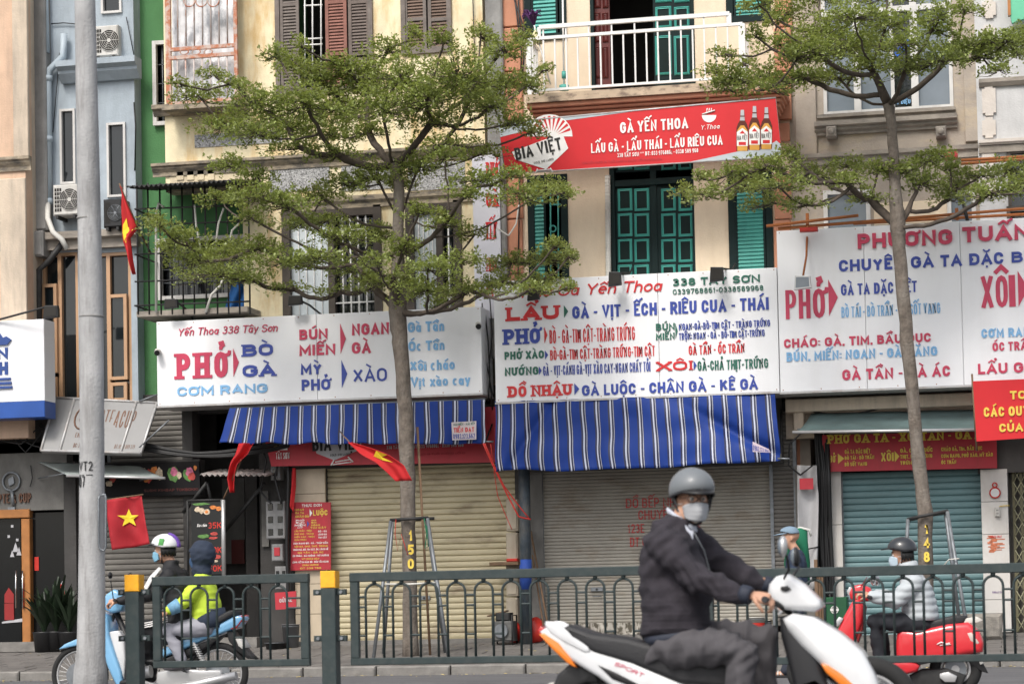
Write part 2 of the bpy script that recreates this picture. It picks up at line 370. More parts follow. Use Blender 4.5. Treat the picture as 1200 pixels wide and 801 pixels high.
 chrome=mat('chrome', (.6,.6,.6), rough=.15, metal=1, var=.05), tyre=mat('tyre_rubber', (.02,.02,.02), rough=.85), steel=mat('silver_painted_metal', (.50,.50,.50), rough=.35, metal=.5),
 skin=mat('skin', (.48,.27,.18), rough=.55, var=.06, spec=.35),
)

# leaves let some light through
_n = M['leaf'].node_tree; _b = _n.nodes['Principled BSDF']; _t = _n.nodes.new('ShaderNodeBsdfTranslucent'); _t.inputs[0].default_value = (.38,.45,.09,1)
_m = _n.nodes.new('ShaderNodeMixShader'); _m.inputs[0].default_value = .36; _o = [q for q in _n.nodes if q.type == 'OUTPUT_MATERIAL'][0]
_n.links.new(_b.outputs[0], _m.inputs[1]); _n.links.new(_t.outputs[0], _m.inputs[2]); _n.links.new(_m.outputs[0], _o.inputs[0])
# ------------------------------------------------------------------ sign lettering: own stroke letters, any accent by decomposition
def arc(cx, cy, rx, ry, a0, a1, n=6):
    return [(cx+rx*math.cos(R(a0+(a1-a0)*i/n)), cy+ry*math.sin(R(a0+(a1-a0)*i/n))) for i in range(n+1)]
def GL():
    g = {}
    O = arc(.5,.68,.5,.32,0,180)+arc(.5,.32,.5,.32,180,360)
    g['O'] = (.74, [(O, 1)]); g['0'] = (.62, [(O, 1)])
    g['C'] = (.68, [(arc(.5,.68,.5,.32,-5,180)+arc(.5,.32,.5,.32,180,365), 0)])
    g['G'] = (.74, [(arc(.5,.68,.5,.32,5,180)+arc(.5,.32,.5,.32,180,360)+[(1,.5),(.55,.5)], 0)])
    g['Q'] = (.74, [(O, 1), ([(.6,.25),(1,0)], 0)])
    g['D'] = (.72, [([(0,0),(0,1)]+arc(.45,.66,.55,.34,90,0)+arc(.45,.34,.55,.34,0,-90), 1)])
    g['Đ'] = (.78, [([(.08,0),(.08,1)]+arc(.5,.66,.5,.34,90,0)+arc(.5,.34,.5,.34,0,-90), 1), ([(-.1,.5),(.4,.5)], 0)])
    g['B'] = (.68, [([(0,0),(0,1)], 0), ([(0,1)]+arc(.55,.77,.36,.23,90,-90,8)+[(0,.54)], 0), ([(0,.54)]+arc(.6,.27,.4,.27,90,-90,8)+[(0,0)], 0)])
    g['P'] = (.66, [([(0,0),(0,1)], 0), ([(0,1)]+arc(.52,.72,.48,.28,90,-90,8)+[(0,.44)], 0)])
    g['R'] = (.70, [([(0,0),(0,1)], 0), ([(0,1)]+arc(.52,.74,.44,.26,90,-90,8)+[(0,.48)], 0), ([(.5,.48),(1,0)], 0)])
    g['S'] = (.66, [(arc(.5,.75,.48,.25,10,270,10)+arc(.5,.25,.5,.25,90,-170,10)[1:], 0)])
    g['A'] = (.78, [([(0,0),(.5,1),(1,0)], 0), ([(.2,.3),(.8,.3)], 0)])
    g['E'] = (.58, [([(1,1),(0,1),(0,0),(1,0)], 0), ([(0,.52),(.85,.52)], 0)])
    g['F'] = (.56, [([(1,1),(0,1),(0,0)], 0), ([(0,.5),(.8,.5)], 0)])
    g['H'] = (.72, [([(0,0),(0,1)], 0), ([(1,0),(1,1)], 0), ([(0,.5),(1,.5)], 0)])
    g['I'] = (.20, [([(.5,0),(.5,1)], 0)])
    g['K'] = (.72, [([(0,0),(0,1)], 0), ([(1,1),(.1,.45)], 0), ([(.35,.6),(1,0)], 0)])
    g['L'] = (.56, [([(0,1),(0,0),(1,0)], 0)])
    g['M'] = (.88, [([(0,0),(0,1),(.5,.25),(1,1),(1,0)], 0)])
    g['N'] = (.74, [([(0,0),(0,1),(1,0),(1,1)], 0)])
    g['T'] = (.64, [([(0,1),(1,1)], 0), ([(.5,1),(.5,0)], 0)])
    g['U'] = (.70, [([(0,1)]+arc(.5,.32,.5,.32,180,360)+[(1,1)], 0)])
    g['V'] = (.74, [([(0,1),(.5,0),(1,1)], 0)])
    g['X'] = (.72, [([(0,0),(1,1)], 0), ([(0,1),(1,0)], 0)])
    g['Y'] = (.72, [([(0,1),(.5,.45),(1,1)], 0), ([(.5,.45),(.5,0)], 0)])
    g['1'] = (.36, [([(0,.78),(.6,1),(.6,0)], 0)])
    g['2'] = (.60, [(arc(.5,.72,.5,.28,170,-35,8)+[(0,0),(1,0)], 0)])
    g['3'] = (.60, [(arc(.48,.76,.44,.24,160,-90,8)+arc(.5,.27,.5,.27,90,-160,8), 0)])
    g['4'] = (.64, [([(.75,0),(.75,1),(0,.28),(1,.28)], 0)])
    g['5'] = (.60, [([(.95,1),(.1,1),(.05,.55)]+arc(.48,.31,.5,.31,120,-150,8), 0)])
    g['6'] = (.62, [(arc(.5,.7,.5,.3,40,180,6)+arc(.5,.3,.5,.3,180,520,10), 0)])
    g['7'] = (.58, [([(0,1),(1,1),(.35,0)], 0)])
    g['8'] = (.62, [(arc(.5,.76,.42,.24,0,345,10), 1), (arc(.5,.27,.5,.27,0,345,10), 1)])
    g['9'] = (.62, [(arc(.5,.3,.5,.3,220,360,6)+arc(.5,.7,.5,.3,0,340,10), 0)])
    g['-'] = (.34, [([(0,.45),(1,.45)], 0)]); g[':'] = (.14, [([(.5,.08),(.5,.2)], 0), ([(.5,.6),(.5,.72)], 0)])
    g['.'] = (.14, [([(.5,0),(.5,.08)], 0)]); g[','] = (.16, [([(.7,.10),(.2,-.2)], 0)]); g['*'] = (.3, [([(0,.8),(1,.8)], 0), ([(.5,.6),(.5,1)], 0)])
    g['a'] = (.54, [(arc(.45,.33,.45,.33,0,345,10), 1), ([(.95,.68),(.95,0)], 0)])
    g['c'] = (.50, [(arc(.5,.34,.5,.34,50,310,9), 0)])
    g['e'] = (.54, [([(.05,.36),(.95,.36)]+arc(.5,.34,.5,.34,10,310,9), 0)])
    g['h'] = (.54, [([(.05,0),(.05,1)], 0), ([(.05,.4)]+arc(.5,.42,.45,.26,180,0,6)+[(.95,0)], 0)])
    g['i'] = (.16, [([(.5,0),(.5,.68)], 0), ([(.5,.84),(.5,.94)], 0)]); g['ı'] = (.16, [([(.5,0),(.5,.68)], 0)])
    g['n'] = (.54, [([(.05,0),(.05,.68)], 0), ([(.05,.4)]+arc(.5,.42,.45,.26,180,0,6)+[(.95,0)], 0)])
    g['o'] = (.56, [(arc(.5,.34,.5,.34,0,345,10), 1)])
    g['t'] = (.38, [([(.4,.95),(.4,.1),(.9,0)], 0), ([(0,.68),(.9,.68)], 0)])
    g['u'] = (.54, [([(.05,.68)]+arc(.5,.26,.45,.26,180,360,6)+[(.95,.68)], 0), ([(.95,.3),(.95,0)], 0)])
    g['v'] = (.5, [([(0,.68),(.5,0),(1,.68)], 0)]); g['x'] = (.5, [([(0,.68),(1,0)], 0), ([(0,0),(1,.68)], 0)])
    g['y'] = (.52, [([(0,.68),(.52,.05)], 0), ([(1,.68),(.3,-.3)], 0)])
    g['|'] = (.3, [])
    return g
GLY = GL()
MARK = {'\u0300': [[(-.26,.26),(.08,.04)]], '\u0301': [[(-.08,.04),(.26,.26)]], '\u0302': [[(-.28,.02),(0,.22),(.28,.02)]],
        '\u0303': [[(-.28,.08),(-.12,.2),(.1,.08),(.28,.2)]], '\u0306': [[(-.25,.22),(-.1,.06),(.1,.06),(.25,.22)]],
        '\u0309': [[(-.1,.26),(.08,.3),(.12,.2),(0,.12),(0,.02)]]}
def stroke(mb, pts, closed, t, off, T, serif=None):
    """pts already in letter units; T maps (x,z,depth) to the world"""
    n = len(pts); A = []; B = []
    if n < 2: return
    for i in range(n):
        p = Vector(pts[i])
        if closed: a, c = Vector(pts[i-1]), Vector(pts[(i+1)%n])
        else: a, c = Vector(pts[max(i-1,0)]), Vector(pts[min(i+1,n-1)])
        d1 = (p-a); d2 = (c-p)
        if d1.length < 1e-9: d1 = d2
        if d2.length < 1e-9: d2 = d1
        d1 = d1.normalized(); d2 = d2.normalized()
        n1 = Vector((-d1.y, d1.x)); n2 = Vector((-d2.y, d2.x)); q = n1+n2
        if q.length < .35: q = n1*1.0; k = 1
        else: q = q.normalized(); k = min(1/max(q.dot(n1), .3), 1.7)
        A.append(p+q*(t/2*k)); B.append(p-q*(t/2*k))
    vs = [T(v.x, v.y, off) for v in A]+[T(v.x, v.y, off) for v in B]
    fs = [(i, n+i, n+(i+1)%n, (i+1)%n) for i in range(n if closed else n-1)]
    mb.add(vs, fs)
def text_into(mb, s, T, h, sx=1.0, t=.2, serif=False, slant=0.0, gap=.14, only_width=False):
    """letters of height 1*h along T; returns the pen width in letter units"""
    x = 0.0; k = 0
    for ch in s:
        if ch == ' ': x += .36*sx; continue
        if ch == '►':
            if not only_width:
                w = .30*sx; mb.add([T(x,0,0),T(x+w,.5,0),T(x,1,0)], [(0,1,2)])
            x += .30*sx+gap*.6; continue
        dd = unicodedata.normalize('NFD', ch) if ch not in 'Đđ' else ch
        b = dd[0]; marks = dd[1:]
        low = b.islower()
        if b == 'i' and any(m_ in MARK for m_ in marks): b = 'ı'
        k = 0
        if b == '-':
            if not only_width: stroke(mb, [(x,.45),(x+max(.34*sx,.13),.45)], False, min(t,.15), 0, T)
            x += max(.34*sx,.13)+gap*(sx**.5); continue
        if b not in GLY: x += .4*sx; continue
        gw, st = GLY[b]; gw *= sx
        if serif and not low and b not in 'IO-:.,►': gw += t*.35
        W = gw
        if not only_width:
            tt = min(t, gw*(.36 if not serif else .46)) if b not in 'I1i:.,ı-' else t
            ins = lambda px_, pz_: (x + (tt/2+px_*(gw-tt) if gw > tt else gw/2), (tt/2+pz_*(1-tt)))
            for pts, cl in st:
                k += 1
                q = [ins(*p) for p in pts]
                if not cl and len(q) >= 2:        # butt ends reach the cap line
                    for e, e2 in ((0,1),(-1,-2)):
                        d = (Vector(q[e])-Vector(q[e2]));
                        if d.length > 1e-6 and (pts[e][1] in (0,1) or pts[e][0] in (0,1)) and min(abs(d.x), abs(d.y)) < 1e-4+.6*max(abs(d.x),abs(d.y)):
                            v = Vector(q[e])+d.normalized()*tt/2; q[e] = (v.x, v.y)
                stroke(mb, q, cl, tt, k*.0009, T)
            if serif and not low:
                sw, sh = tt*1.9, max(.11, t*.55)
                ends = {'P': [(0,0),(0,1)], 'H': [(0,0),(0,1),(1,0),(1,1)], 'B': [(0,0),(0,1)], 'N': [(0,0),(0,1),(1,1)], 'A': [(0,0),(1,0)], 'L': [(0,0),(0,1)],
                        'U': [(0,1),(1,1)], 'D': [(0,0),(0,1)], 'Đ': [(.08,0),(.08,1)], 'X': [(0,0),(1,1),(0,1),(1,0)], 'M': [(0,0),(0,1),(1,0),(1,1)], 'I': [(.5,0),(.5,1)],
                        'R': [(0,0),(0,1),(1,0)], 'Y': [(0,1),(1,1),(.5,0)], 'T': [(.5,0)], 'E': [(0,0),(0,1)], 'V': [(0,1),(1,1)], 'K': [(0,0),(0,1),(1,0),(1,1)], '1': [(.6,0)]}.get(b, [])
                for (ex, ez) in ends:
                    k += 1; q = ins(ex, ez); zz = sh/2 if ez == 0 else 1-sh/2
                    stroke(mb, [(q[0]-sw/2, zz), (q[0]+sw/2, zz)], False, sh, k*.0009, T)
            cx = x+gw/2; top = (.80 if low else 1.06)
            circ = any(m_ in '\u0302\u0306' for m_ in marks)
            for m_ in marks:
                mt = min(t*.75, .13)
                if m_ in MARK:
                    tone = m_ not in '\u0302\u0306'
                    for pts in MARK[m_]:
                        k += 1
                        ox = (.30 if (circ and tone) else 0)*sx**.5; oz = (.14 if (circ and tone) else 0)
                        sc = .8 if (circ and tone) else 1
                        stroke(mb, [(cx+ox+px_*sx**.5*sc, top+oz+pz_*sc) for px_, pz_ in pts], False, mt, k*.0009, T)
                elif m_ == '\u0323':
                    k += 1; stroke(mb, [(cx-mt*.6,-.16),(cx+mt*.6,-.16)], False, mt*1.2, k*.0009, T)
                elif m_ == '\u031b':
                    k += 1; zt = (.62 if low else .9); stroke(mb, [(x+gw-tt*.6,zt-.06),(x+gw+.06,zt),(x+gw+.08,zt+.14)], False, mt, k*.0009, T)
                    if not low: W = gw+.06
        x += W+gap*(sx**.5)
    return x-gap*(sx**.5)
def letter(parent, s, px0, px1, py0, py1, Y, material, t=.2, serif=False, slant=0.0, rise=None, name='lettering', gap=.14, depth=.012, xy=None, kind=None):
    """one line of lettering whose capitals fill this box of the view, standing on the plane Y"""
    xm = (px0+px1)/2
    if rise is None:
        a = RECT(px0, py0, px1, py1, Y); o = Vector((a[0], 0, a[1])); ux = Vector((1,0,0)); L = a[2]-a[0]; H = a[3]-a[1]
    else:       # line tilted in the plane: rise in pixels from left to right
        p0 = P(px0, py1+rise/2, Y); p1 = P(px1, py1-rise/2, Y); o = Vector((p0.x, 0, p0.z)); ux = (p1-p0); L = ux.length; ux.normalize(); H = abs(P(xm, py0, Y).z-P(xm, py1, Y).z)
    uz = Vector((-ux.z, 0, ux.x))
    W1 = text_into(MB(), s, None, H, 1.0, t, serif, gap=gap, only_width=True)
    sx = 1.0
    for _ in range(6):
        W1 = text_into(MB(), s, None, H, sx, t, serif, gap=gap, only_width=True); sx *= (L/H)/W1
    def T(x, z, d):
        p = o + ux*((x+z*slant)*H) + uz*(z*H); return (p.x, Y-depth-d*.5, p.z)
    mb = MB(); text_into(mb, s, T, H, sx, t if sx > .5 else max(t*sx*1.5, .09), serif, gap=gap)
    if not mb.v: return None
    # raised letters: give them the depth of cut sheet
    n = len(mb.v)
    if depth > .008:
        fs = list(mb.f); back = [(v[0], Y, v[2]) for v in mb.v]
        edge = {}
        for f in fs:
            for i in range(len(f)):
                a, b = f[i], f[(i+1)%len(f)]; edge[(a,b)] = edge.get((a,b), 0)+1
        mb.v += back
        for (a, b) in list(edge):
            if (b, a) not in edge: mb.f.append((b, a, a+n, b+n)); mb.sm.append(False)
    me = mb.mesh(name, BASE[parent.name])
    return obj(name, me, material, parent, kind=kind)
# ------------------------------------------------------------------ ground, kerb, sidewalk
Y_K = -4.0                                   # kerb line
zr = P(600, 789, Y_K).z; zk = P(600, 777.5, Y_K).z; zf = P(600, 750, 0.3).z
def road_z(y): t = min(max((y+12)/(Y_K+12), 0), 1); return zr*t*t*(3-2*t)
def grid(xs, ys, zf_, name, material, kind='structure', dz=0):
    mb = MB(); n = len(xs)
    mb.add([(x, y, zf_(y)+dz) for y in ys for x in xs], [(j*n+i, j*n+i+1, (j+1)*n+i+1, (j+1)*n+i) for j in range(len(ys)-1) for i in range(n-1)], True)
    return obj(name, mb, material, kind=kind)
grid([-260,-60,-20,-8,0,8,20,60,260], [-200,-80,-40,-30,-20,-16,-12,-11,-10,-9,-8,-7,-6,-5,-4.5,Y_K], road_z, 'road', M['asphalt'])
grid([-260,-60,-20,-8,0,8,20,60,260], [Y_K, 60, 300], lambda y: zr-.03 if y < 59 else zr-.05, 'ground', M['asphalt'])
# kerb: stones one by one where the view shows them
def walk_z(y): t = (y-Y_K)/(0.3-Y_K); return zk+(zf-zk)*min(max(t,0),1)
side = MB(); side.box(-60, Y_K+.22, zr-.02, 60, 9, zk-.02); obj('sidewalk', side, M['paving'], kind='structure')
kb = bpy.data.objects['sidewalk']
kb_t = None
kerb = bpy.data.objects.new('kerb', None); C.objects.link(kerb); kerb['kind'] = 'structure'; BASE['kerb'] = Vector((0, Y_K, zr)); kerb.location = (0, Y_K, zr)
kstone = MB(); kstone.cbox(-.49, Y_K, zr-.05, .49, Y_K+.2, zk, .02); k0 = obj('kerb_stone', kstone, M['kerb'], kerb); k0.location.x = -9.5
for i in range(1, 20): again(k0, (i*1.0, 0, random.uniform(-.006, .006)))
longk = MB(); longk.box(-60, Y_K, zr-.05, -10.02, Y_K+.2, zk); longk.box(10.03, Y_K, zr-.05, 60, Y_K+.2, zk); obj('far_kerb', longk, M['kerb'], kerb)
# paving blocks of the sidewalk, rising to the shops; joined, too small to tell singly
pv = MB(); y = Y_K+.215; j = 0
while y < .3:
    d = .40; x = -9.6 + (j % 2)*.2
    while x < 9.5:
        dz = random.uniform(-.004, .004)
        z0 = walk_z(y)+dz; z1 = walk_z(y+d)+dz
        pv.add([(x+.006,y+.006,z0),(x+.394,y+.006,z0),(x+.394,y+d-.006,z1),(x+.006,y+d-.006,z1),(x,y,z0-.03),(x+.4,y,z0-.03),(x+.4,y+d,z1-.03),(x,y+d,z1-.03)],
               [(0,1,2,3),(4,5,1,0),(5,6,2,1),(6,7,3,2),(7,4,0,3)])
        x += .4
    y += d; j += 1
pvo = obj('sidewalk_paving', pv, M['paving'], kind='stuff'); pvo['label'] = 'worn grey paving blocks of the sidewalk before the shops'; pvo['category'] = 'paving'
sl_ = MB()
sl_.add([(-60,Y_K+.2,zk-.012),(60,Y_K+.2,zk-.012),(60,.4,zf-.012),(-60,.4,zf-.012),(-60,9,zf-.012),(60,9,zf-.012)], [(0,1,2,3),(3,2,5,4)])
obj('sidewalk_bed', sl_, M['kerb'], kind='structure')
def onwalk(y): return walk_z(y)
# fallen leaves and litter along the gutter
lt = MB()
for i in range(420):
    x = random.uniform(-9, 9); yy = Y_K-abs(random.gauss(0, .35)) if random.random() < .75 else random.uniform(Y_K+.3, -.2)
    z = (road_z(yy) if yy < Y_K else walk_z(yy))+.008; a = random.uniform(0, 6.28); r = random.uniform(.012, .035); c, s_ = math.cos(a)*r, math.sin(a)*r
    lt.add([(x-c,yy-s_,z),(x+s_*.5,yy-c*.5,z+.006),(x+c,yy+s_,z+.003),(x-s_*.5,yy+c*.5,z)], [(0,1,2,3)])
lo = obj('fallen_leaves', lt, mat('fallen_leaf', (.42,.33,.12), var=.3, island=.5), kind='stuff'); lo['label'] = 'small yellow fallen leaves scattered along the gutter'; lo['category'] = 'leaves'

# ------------------------------------------------------------------ walls with openings
def wall_mb(rect, holes, Y, th=.22, mb=None):
    """rect/holes = (x0,z0,x1,z1) in metres; front at Y; the openings have real reveals"""
    mb = mb or MB(); X0, Z0, X1, Z1 = rect
    hs = [(max(a,X0),max(b,Z0),min(c,X1),min(d,Z1)) for a,b,c,d in holes]
    hs = [h for h in hs if h[2]-h[0] > .01 and h[3]-h[1] > .01]
    xs = sorted({X0,X1,*[h[0] for h in hs],*[h[2] for h in hs]}); zs = sorted({Z0,Z1,*[h[1] for h in hs],*[h[3] for h in hs]})
    def inside(x, z): return any(h[0]-1e-6 < x < h[2]+1e-6 and h[1]-1e-6 < z < h[3]+1e-6 for h in hs)
    ix = {x:i for i,x in enumerate(xs)}; n = len(xs)
    F_ = [(x,Y,z) for z in zs for x in xs]; Bk = [(x,Y+th,z) for z in zs for x in xs]
    k = len(F_); fs = []
    solid = [[not inside((xs[i]+xs[i+1])/2, (zs[j]+zs[j+1])/2) for i in range(n-1)] for j in range(len(zs)-1)]
    def sd(j, i): return 0 <= j < len(zs)-1 and 0 <= i < n-1 and solid[j][i]
    for j in range(len(zs)-1):
        for i in range(n-1):
            if not solid[j][i]: continue
            a, b, c, d = j*n+i, j*n+i+1, (j+1)*n+i+1, (j+1)*n+i
            fs += [(a,b,c,d), (k+d,k+c,k+b,k+a)]
            if not sd(j-1,i): fs.append((a,k+a,k+b,b))
            if not sd(j+1,i): fs.append((d,c,k+c,k+d))
            if not sd(j,i-1): fs.append((a,d,k+d,k+a))
            if not sd(j,i+1): fs.append((b,k+b,k+c,c))
    mb.add(F_+Bk, fs); return mb
def wallpx(x0, y0, x1, y1, holes, Y, th=.22, ztop=None, x_ext=None):
    r = list(RECT(x0, y0, x1, y1, Y))
    if ztop: r[3] = ztop
    if x_ext: r[0] += x_ext[0]; r[2] += x_ext[1]
    return wall_mb(r, [RECT(*h, Y) for h in holes], Y, th)
def shell(parent, x0, x1, z0, z1, Ya, Yb, m_, name='body'):
    """side walls, back wall and flat roof of a house, hollow inside"""
    mb = MB(); t = .15
    mb.box(x0, Ya, z0, x0+t, Yb, z1); mb.box(x1-t, Ya, z0, x1, Yb, z1); mb.box(x0+t, Yb-t, z0, x1-t, Yb, z1)
    obj('side_wall', mb, m_, parent)
    mb = MB(); mb.box(x0-.05, Ya-.05, z1, x1+.05, Yb, z1+.18); obj('roof', mb, M['concrete'], parent)
def part(name, parent, m_, px, Y0, Y1, b=0.0, **k):
    mb = MB(); mb.rbox(*px, Y0, Y1, b); return obj(name, mb, m_, parent, **k)
def moulding(name, parent, m_, px, Ywall, prof, ext=(0,0), **k):
    """horizontal moulding: prof = [(projection, fraction of height from the top)]"""
    a = RECT(*px, Ywall); x0, z0, x1, z1 = a[0]+ext[0], a[1], a[2]+ext[1], a[3]
    vs = []; n = len(prof); pr = [(Ywall, z1)]+[(Ywall-p, z1-(z1-z0)*f) for p, f in prof]+[(Ywall, z0)]
    n = len(pr)
    # depth of projection returns at both ends
    vs = [(x0, y, z) for y, z in pr]+[(x1, y, z) for y, z in pr]
    fs = [(i, i+1, n+i+1, n+i) for i in range(n-1)]+[tuple(range(n-1,-1,-1)), tuple(n+i for i in range(n))]
    mb = MB(); mb.add(vs, fs); return obj(name, mb, m_, parent, **k)
CORN = [(.12,0),(.12,.22),(.08,.3),(.08,.42),(.03,.7),(.03,1)]
ZT = 12.6
def louvre(parent, rect, Y, mslat, mframe, nslat, stile=.05, name='shutter', label=None, th=.035, rails=(), tilt=.5):
    """one shutter leaf: frame is a part, the thin slats are joined as a sub-part"""
    x0, z0, x1, z1 = rect
    fb = MB(); fb.box(x0,Y,z0,x0+stile,Y+th,z1); fb.box(x1-stile,Y,z0,x1,Y+th,z1)
    fb.box(x0+stile,Y+.002,z0,x1-stile,Y+th-.002,z0+stile); fb.box(x0+stile,Y+.002,z1-stile,x1-stile,Y+th-.002,z1)
    for r_ in rails:
        zz = z0+(z1-z0)*r_; fb.box(x0+stile,Y+.002,zz-stile*.5,x1-stile,Y+th-.002,zz+stile*.5)
    f = obj(name, fb, mframe, parent, label=label)
    s = MB(); zs = z0+stile; hh = (z1-z0-2*stile)/nslat
    for i in range(nslat):
        za = zs+i*hh
        if any(abs((za+hh/2)-(z0+(z1-z0)*r_)) < stile*.5 for r_ in rails): continue
        xa, xb = x0+stile+.002, x1-stile-.002
        s.add([(xa,Y+.004,za),(xb,Y+.004,za),(xb,Y+th*.9,za+hh*.9),(xa,Y+th*.9,za+hh*.9),(xa,Y+.009,za-hh*.16),(xb,Y+.009,za-hh*.16),(xb,Y+th*.98,za+hh*.72),(xa,Y+th*.98,za+hh*.72)],
              [(0,1,2,3),(5,4,7,6),(4,5,1,0),(3,2,6,7)])
    obj('slat', s, mslat, f, kind='stuff')
    bk = MB(); bk.box(x0+stile,Y+th+.004,z0+stile,x1-stile,Y+th+.012,z1-stile); obj('backing', bk, M['dark'], f)
    return f
def roller(parent, px, Y, m_, pitch=.085, name='roller_shutter', label=None, amp=.012, ytop=None):
    """roller shutter of interlocking curved slats, one profile swept across"""
    x0, z0, x1, z1 = RECT(*px, Y); mb = MB(); vs = []; z = z0; n = 0; pr = []
    while z < z1:
        for a, d in ((0,0),(.10,-amp*.9),(.35,-amp*1.35),(.65,-amp*1.2),(.88,-amp*.6),(.93,amp*.7)):
            pr.append((Y+d, min(z+a*pitch, z1)))
        z += pitch
    n = len(pr); vs = [(x0,y,z) for y,z in pr]+[(x1,y,z) for y,z in pr]
    mb.add(vs, [(i, n+i, n+i+1, i+1) for i in range(n-1)])
    mb.box(x0,Y-.02,z0-.05,x1,Y+.02,z0)     # bottom bar
    o = obj(name, mb, m_, parent, label=label)
    g = MB(); g.box(x0-.05,Y-.035,z0-.05,x0,Y+.04,z1); g.box(x1,Y-.035,z0-.05,x1+.05,Y+.04,z1); obj('guide_rail', g, M['galv'], parent)
    return o
ZG = zf            # floor level of the shops

# ---- A peach house, far left
xA1 = P(31, 300, -.5).x
A = thing('peach_house', 'peach and cream house front at the far left edge above the blue and white sign', 'house', (xA1-1.5, -.3, ZG))
r = (xA1-7.5, ZG+3.2, xA1, ZT); hole = RECT(-40, 232, 10, 296, -.5)
obj('wall', wall_mb(r, [hole, RECT(-120, 232, -75, 296, -.5), RECT(-120, 20, -75, 120, -.5)], -.5, .25), M['peach'], A)
for h in (hole, RECT(-120, 232, -75, 296, -.5), RECT(-120, 20, -75, 120, -.5)):
    mb = MB(); mb.box(h[0], -.33, h[1], h[2], -.30, h[3]); w_ = obj('window', mb, M['winglass2'], A)
    mb = MB(); mb.box(h[0]-.06, -.53, h[1]-.08, h[2]+.06, -.36, h[1]); obj('sill', mb, M['cream_trim'], w_)
part('pilaster', A, M['cream_trim'], (13, -300, 30.5, 192), -.56, -.5, .01)
part('pilaster', A, M['cream_trim'], (0, 209, 30.5, 420), -.545, -.5, .01)
moulding('cornice', A, M['ledge'], (-220, 192, 30, 208), -.5, CORN, (0,.1))
shell(A, xA1-7.5, xA1, P(10,482,0).z, ZT, -.25, 7, M['cream_trim'])
mb = MB(); mb.box(xA1-7.4, .5, ZG, xA1-.2, .7, ZG+3.2); obj('ground_floor_wall', mb, M['shop'], A)

# ---- B pale blue house
xB0 = P(31, 300, 0).x; xB1 = P(160, 300, .1).x
B = thing('pale_blue_house', 'narrow pale blue house with concrete corner column and two tall dark windows', 'house', ((xB0+xB1)/2, 0, ZG))
holesB = [(71,128,89,216),(126,144,148,231),(119,-28,143,16),(50,296,92,470),(93,296,154,470)]
zB0 = P(100, 476, .1).z
rB = (P(50,300,.1).x, zB0, xB1, ZT)
obj('wall', wall_mb(rB, [RECT(*h, .1) for h in holesB], .1, .22), M['bluewall'], B)
part('corner_column', B, M['concrete'], (30, -300, 52, 270), -.12, .3, .03)
part('corner_column', B, M['concrete'], (33, 270, 50, 300), -.2, .3, .03)
moulding('cornice', B, M['bluewall'], (74, 73, 166, 96), .1, [(.3,0),(.3,.3),(.2,.45),(.2,.6),(.08,1)], (0,0))
moulding('cornice', B, M['greytrim'], (52, 272, 165, 292), .1, [(.22,0),(.22,.4),(.12,.5),(.12,1)], (0,0))
for h in holesB[:3]:
    a = RECT(*h, .1); t = .035
    mb = MB(); mb.box(a[0],.06,a[1],a[0]+t,.16,a[3]); mb.box(a[2]-t,.06,a[1],a[2],.16,a[3]); mb.box(a[0]+t,.063,a[3]-t,a[2]-t,.157,a[3]); mb.box(a[0]+t,.063,a[1],a[2]-t,.157,a[1]+t)
    f = obj('window_frame', mb, M['whiteframe'], B)
    mb = MB(); mb.box(a[0]+t,.13,a[1]+t,a[2]-t,.14,a[3]-t); obj('pane', mb, M['winglass'], f)
# tan aluminium glazing of the second floor
for px, casem in (((50,296,92,470),((50,333,68,437),(51,442,68,468))), ((93,296,154,470),((128,345,150,445),(130,448,150,470)))):
    a = RECT(*px, .1)
    mb = MB(); mb.box(a[0],.2,a[1],a[2],.215,a[3]); g_ = obj('glazing', mb, M['winglass'], B)
    t = .05; fb = MB()
    fb.box(a[0],.12,a[1],a[0]+t,.19,a[3]); fb.box(a[2]-t,.12,a[1],a[2],.19,a[3])
    xm = P(70 if px[0] == 50 else 127, 380, .1).x; fb.box(xm-.03,.115,a[1],xm+.03,.195,a[3])
    fb.box(a[0]+t,.117,a[3]-.05,a[2]-t,.192,a[3])
    obj('window_frame', fb, M['brownframe'], B)
    for c_ in casem:
        q = RECT(*c_, .1); cb = MB(); s_ = .05
        cb.box(q[0],.05,q[1],q[0]+s_,.11,q[3]); cb.box(q[2]-s_,.05,q[1],q[2],.11,q[3]); cb.box(q[0]+s_,.053,q[3]-s_,q[2]-s_,.107,q[3]); cb.box(q[0]+s_,.053,q[1],q[2]-s_,.107,q[1]+s_)
        o = obj('casement', cb, M['brownframe'], B)
        cb = MB(); cb.box(q[0]+s_,.09,q[1]+s_,q[2]-s_,.1,q[3]-s_); obj('pane', cb, M['winglass'], o)
mb = MB(); p0 = P(57,-10,.0); pts = [P(54,-60,0), P(55,40,0), P(57,58,0), P(57,240,0)]
mb = MB(); mb.tube([P(51,-80,-.02),P(55,62,-.02)], .045, 10); mb.tube([P(75,40,-.02),P(74,66,-.02),P(58,82,-.02),P(56.5,95,-.02),P(56.5,238,-.02)], .055, 10)
for yy in (92, 163, 236): mb.tube([P(56.5,yy-3,-.02),P(56.5,yy+3,-.02)], .07, 10)
obj('drain_pipe', mb, M['pipeblue'], B)
mb = MB(); mb.tube([P(56,238,-.05),P(56,256,-.2),P(62,272,-.25),P(72,280,-.25),P(79,292,-.2)], .042, 8); obj('hose', mb, M['hose'], B)
mb = MB(); mb.tube([P(74,284,-.1),P(58,305,-.1),P(46,316,-.1),P(45,470,-.1)], .05, 8); obj('drain_pipe', mb, M['darkmetal'], B)
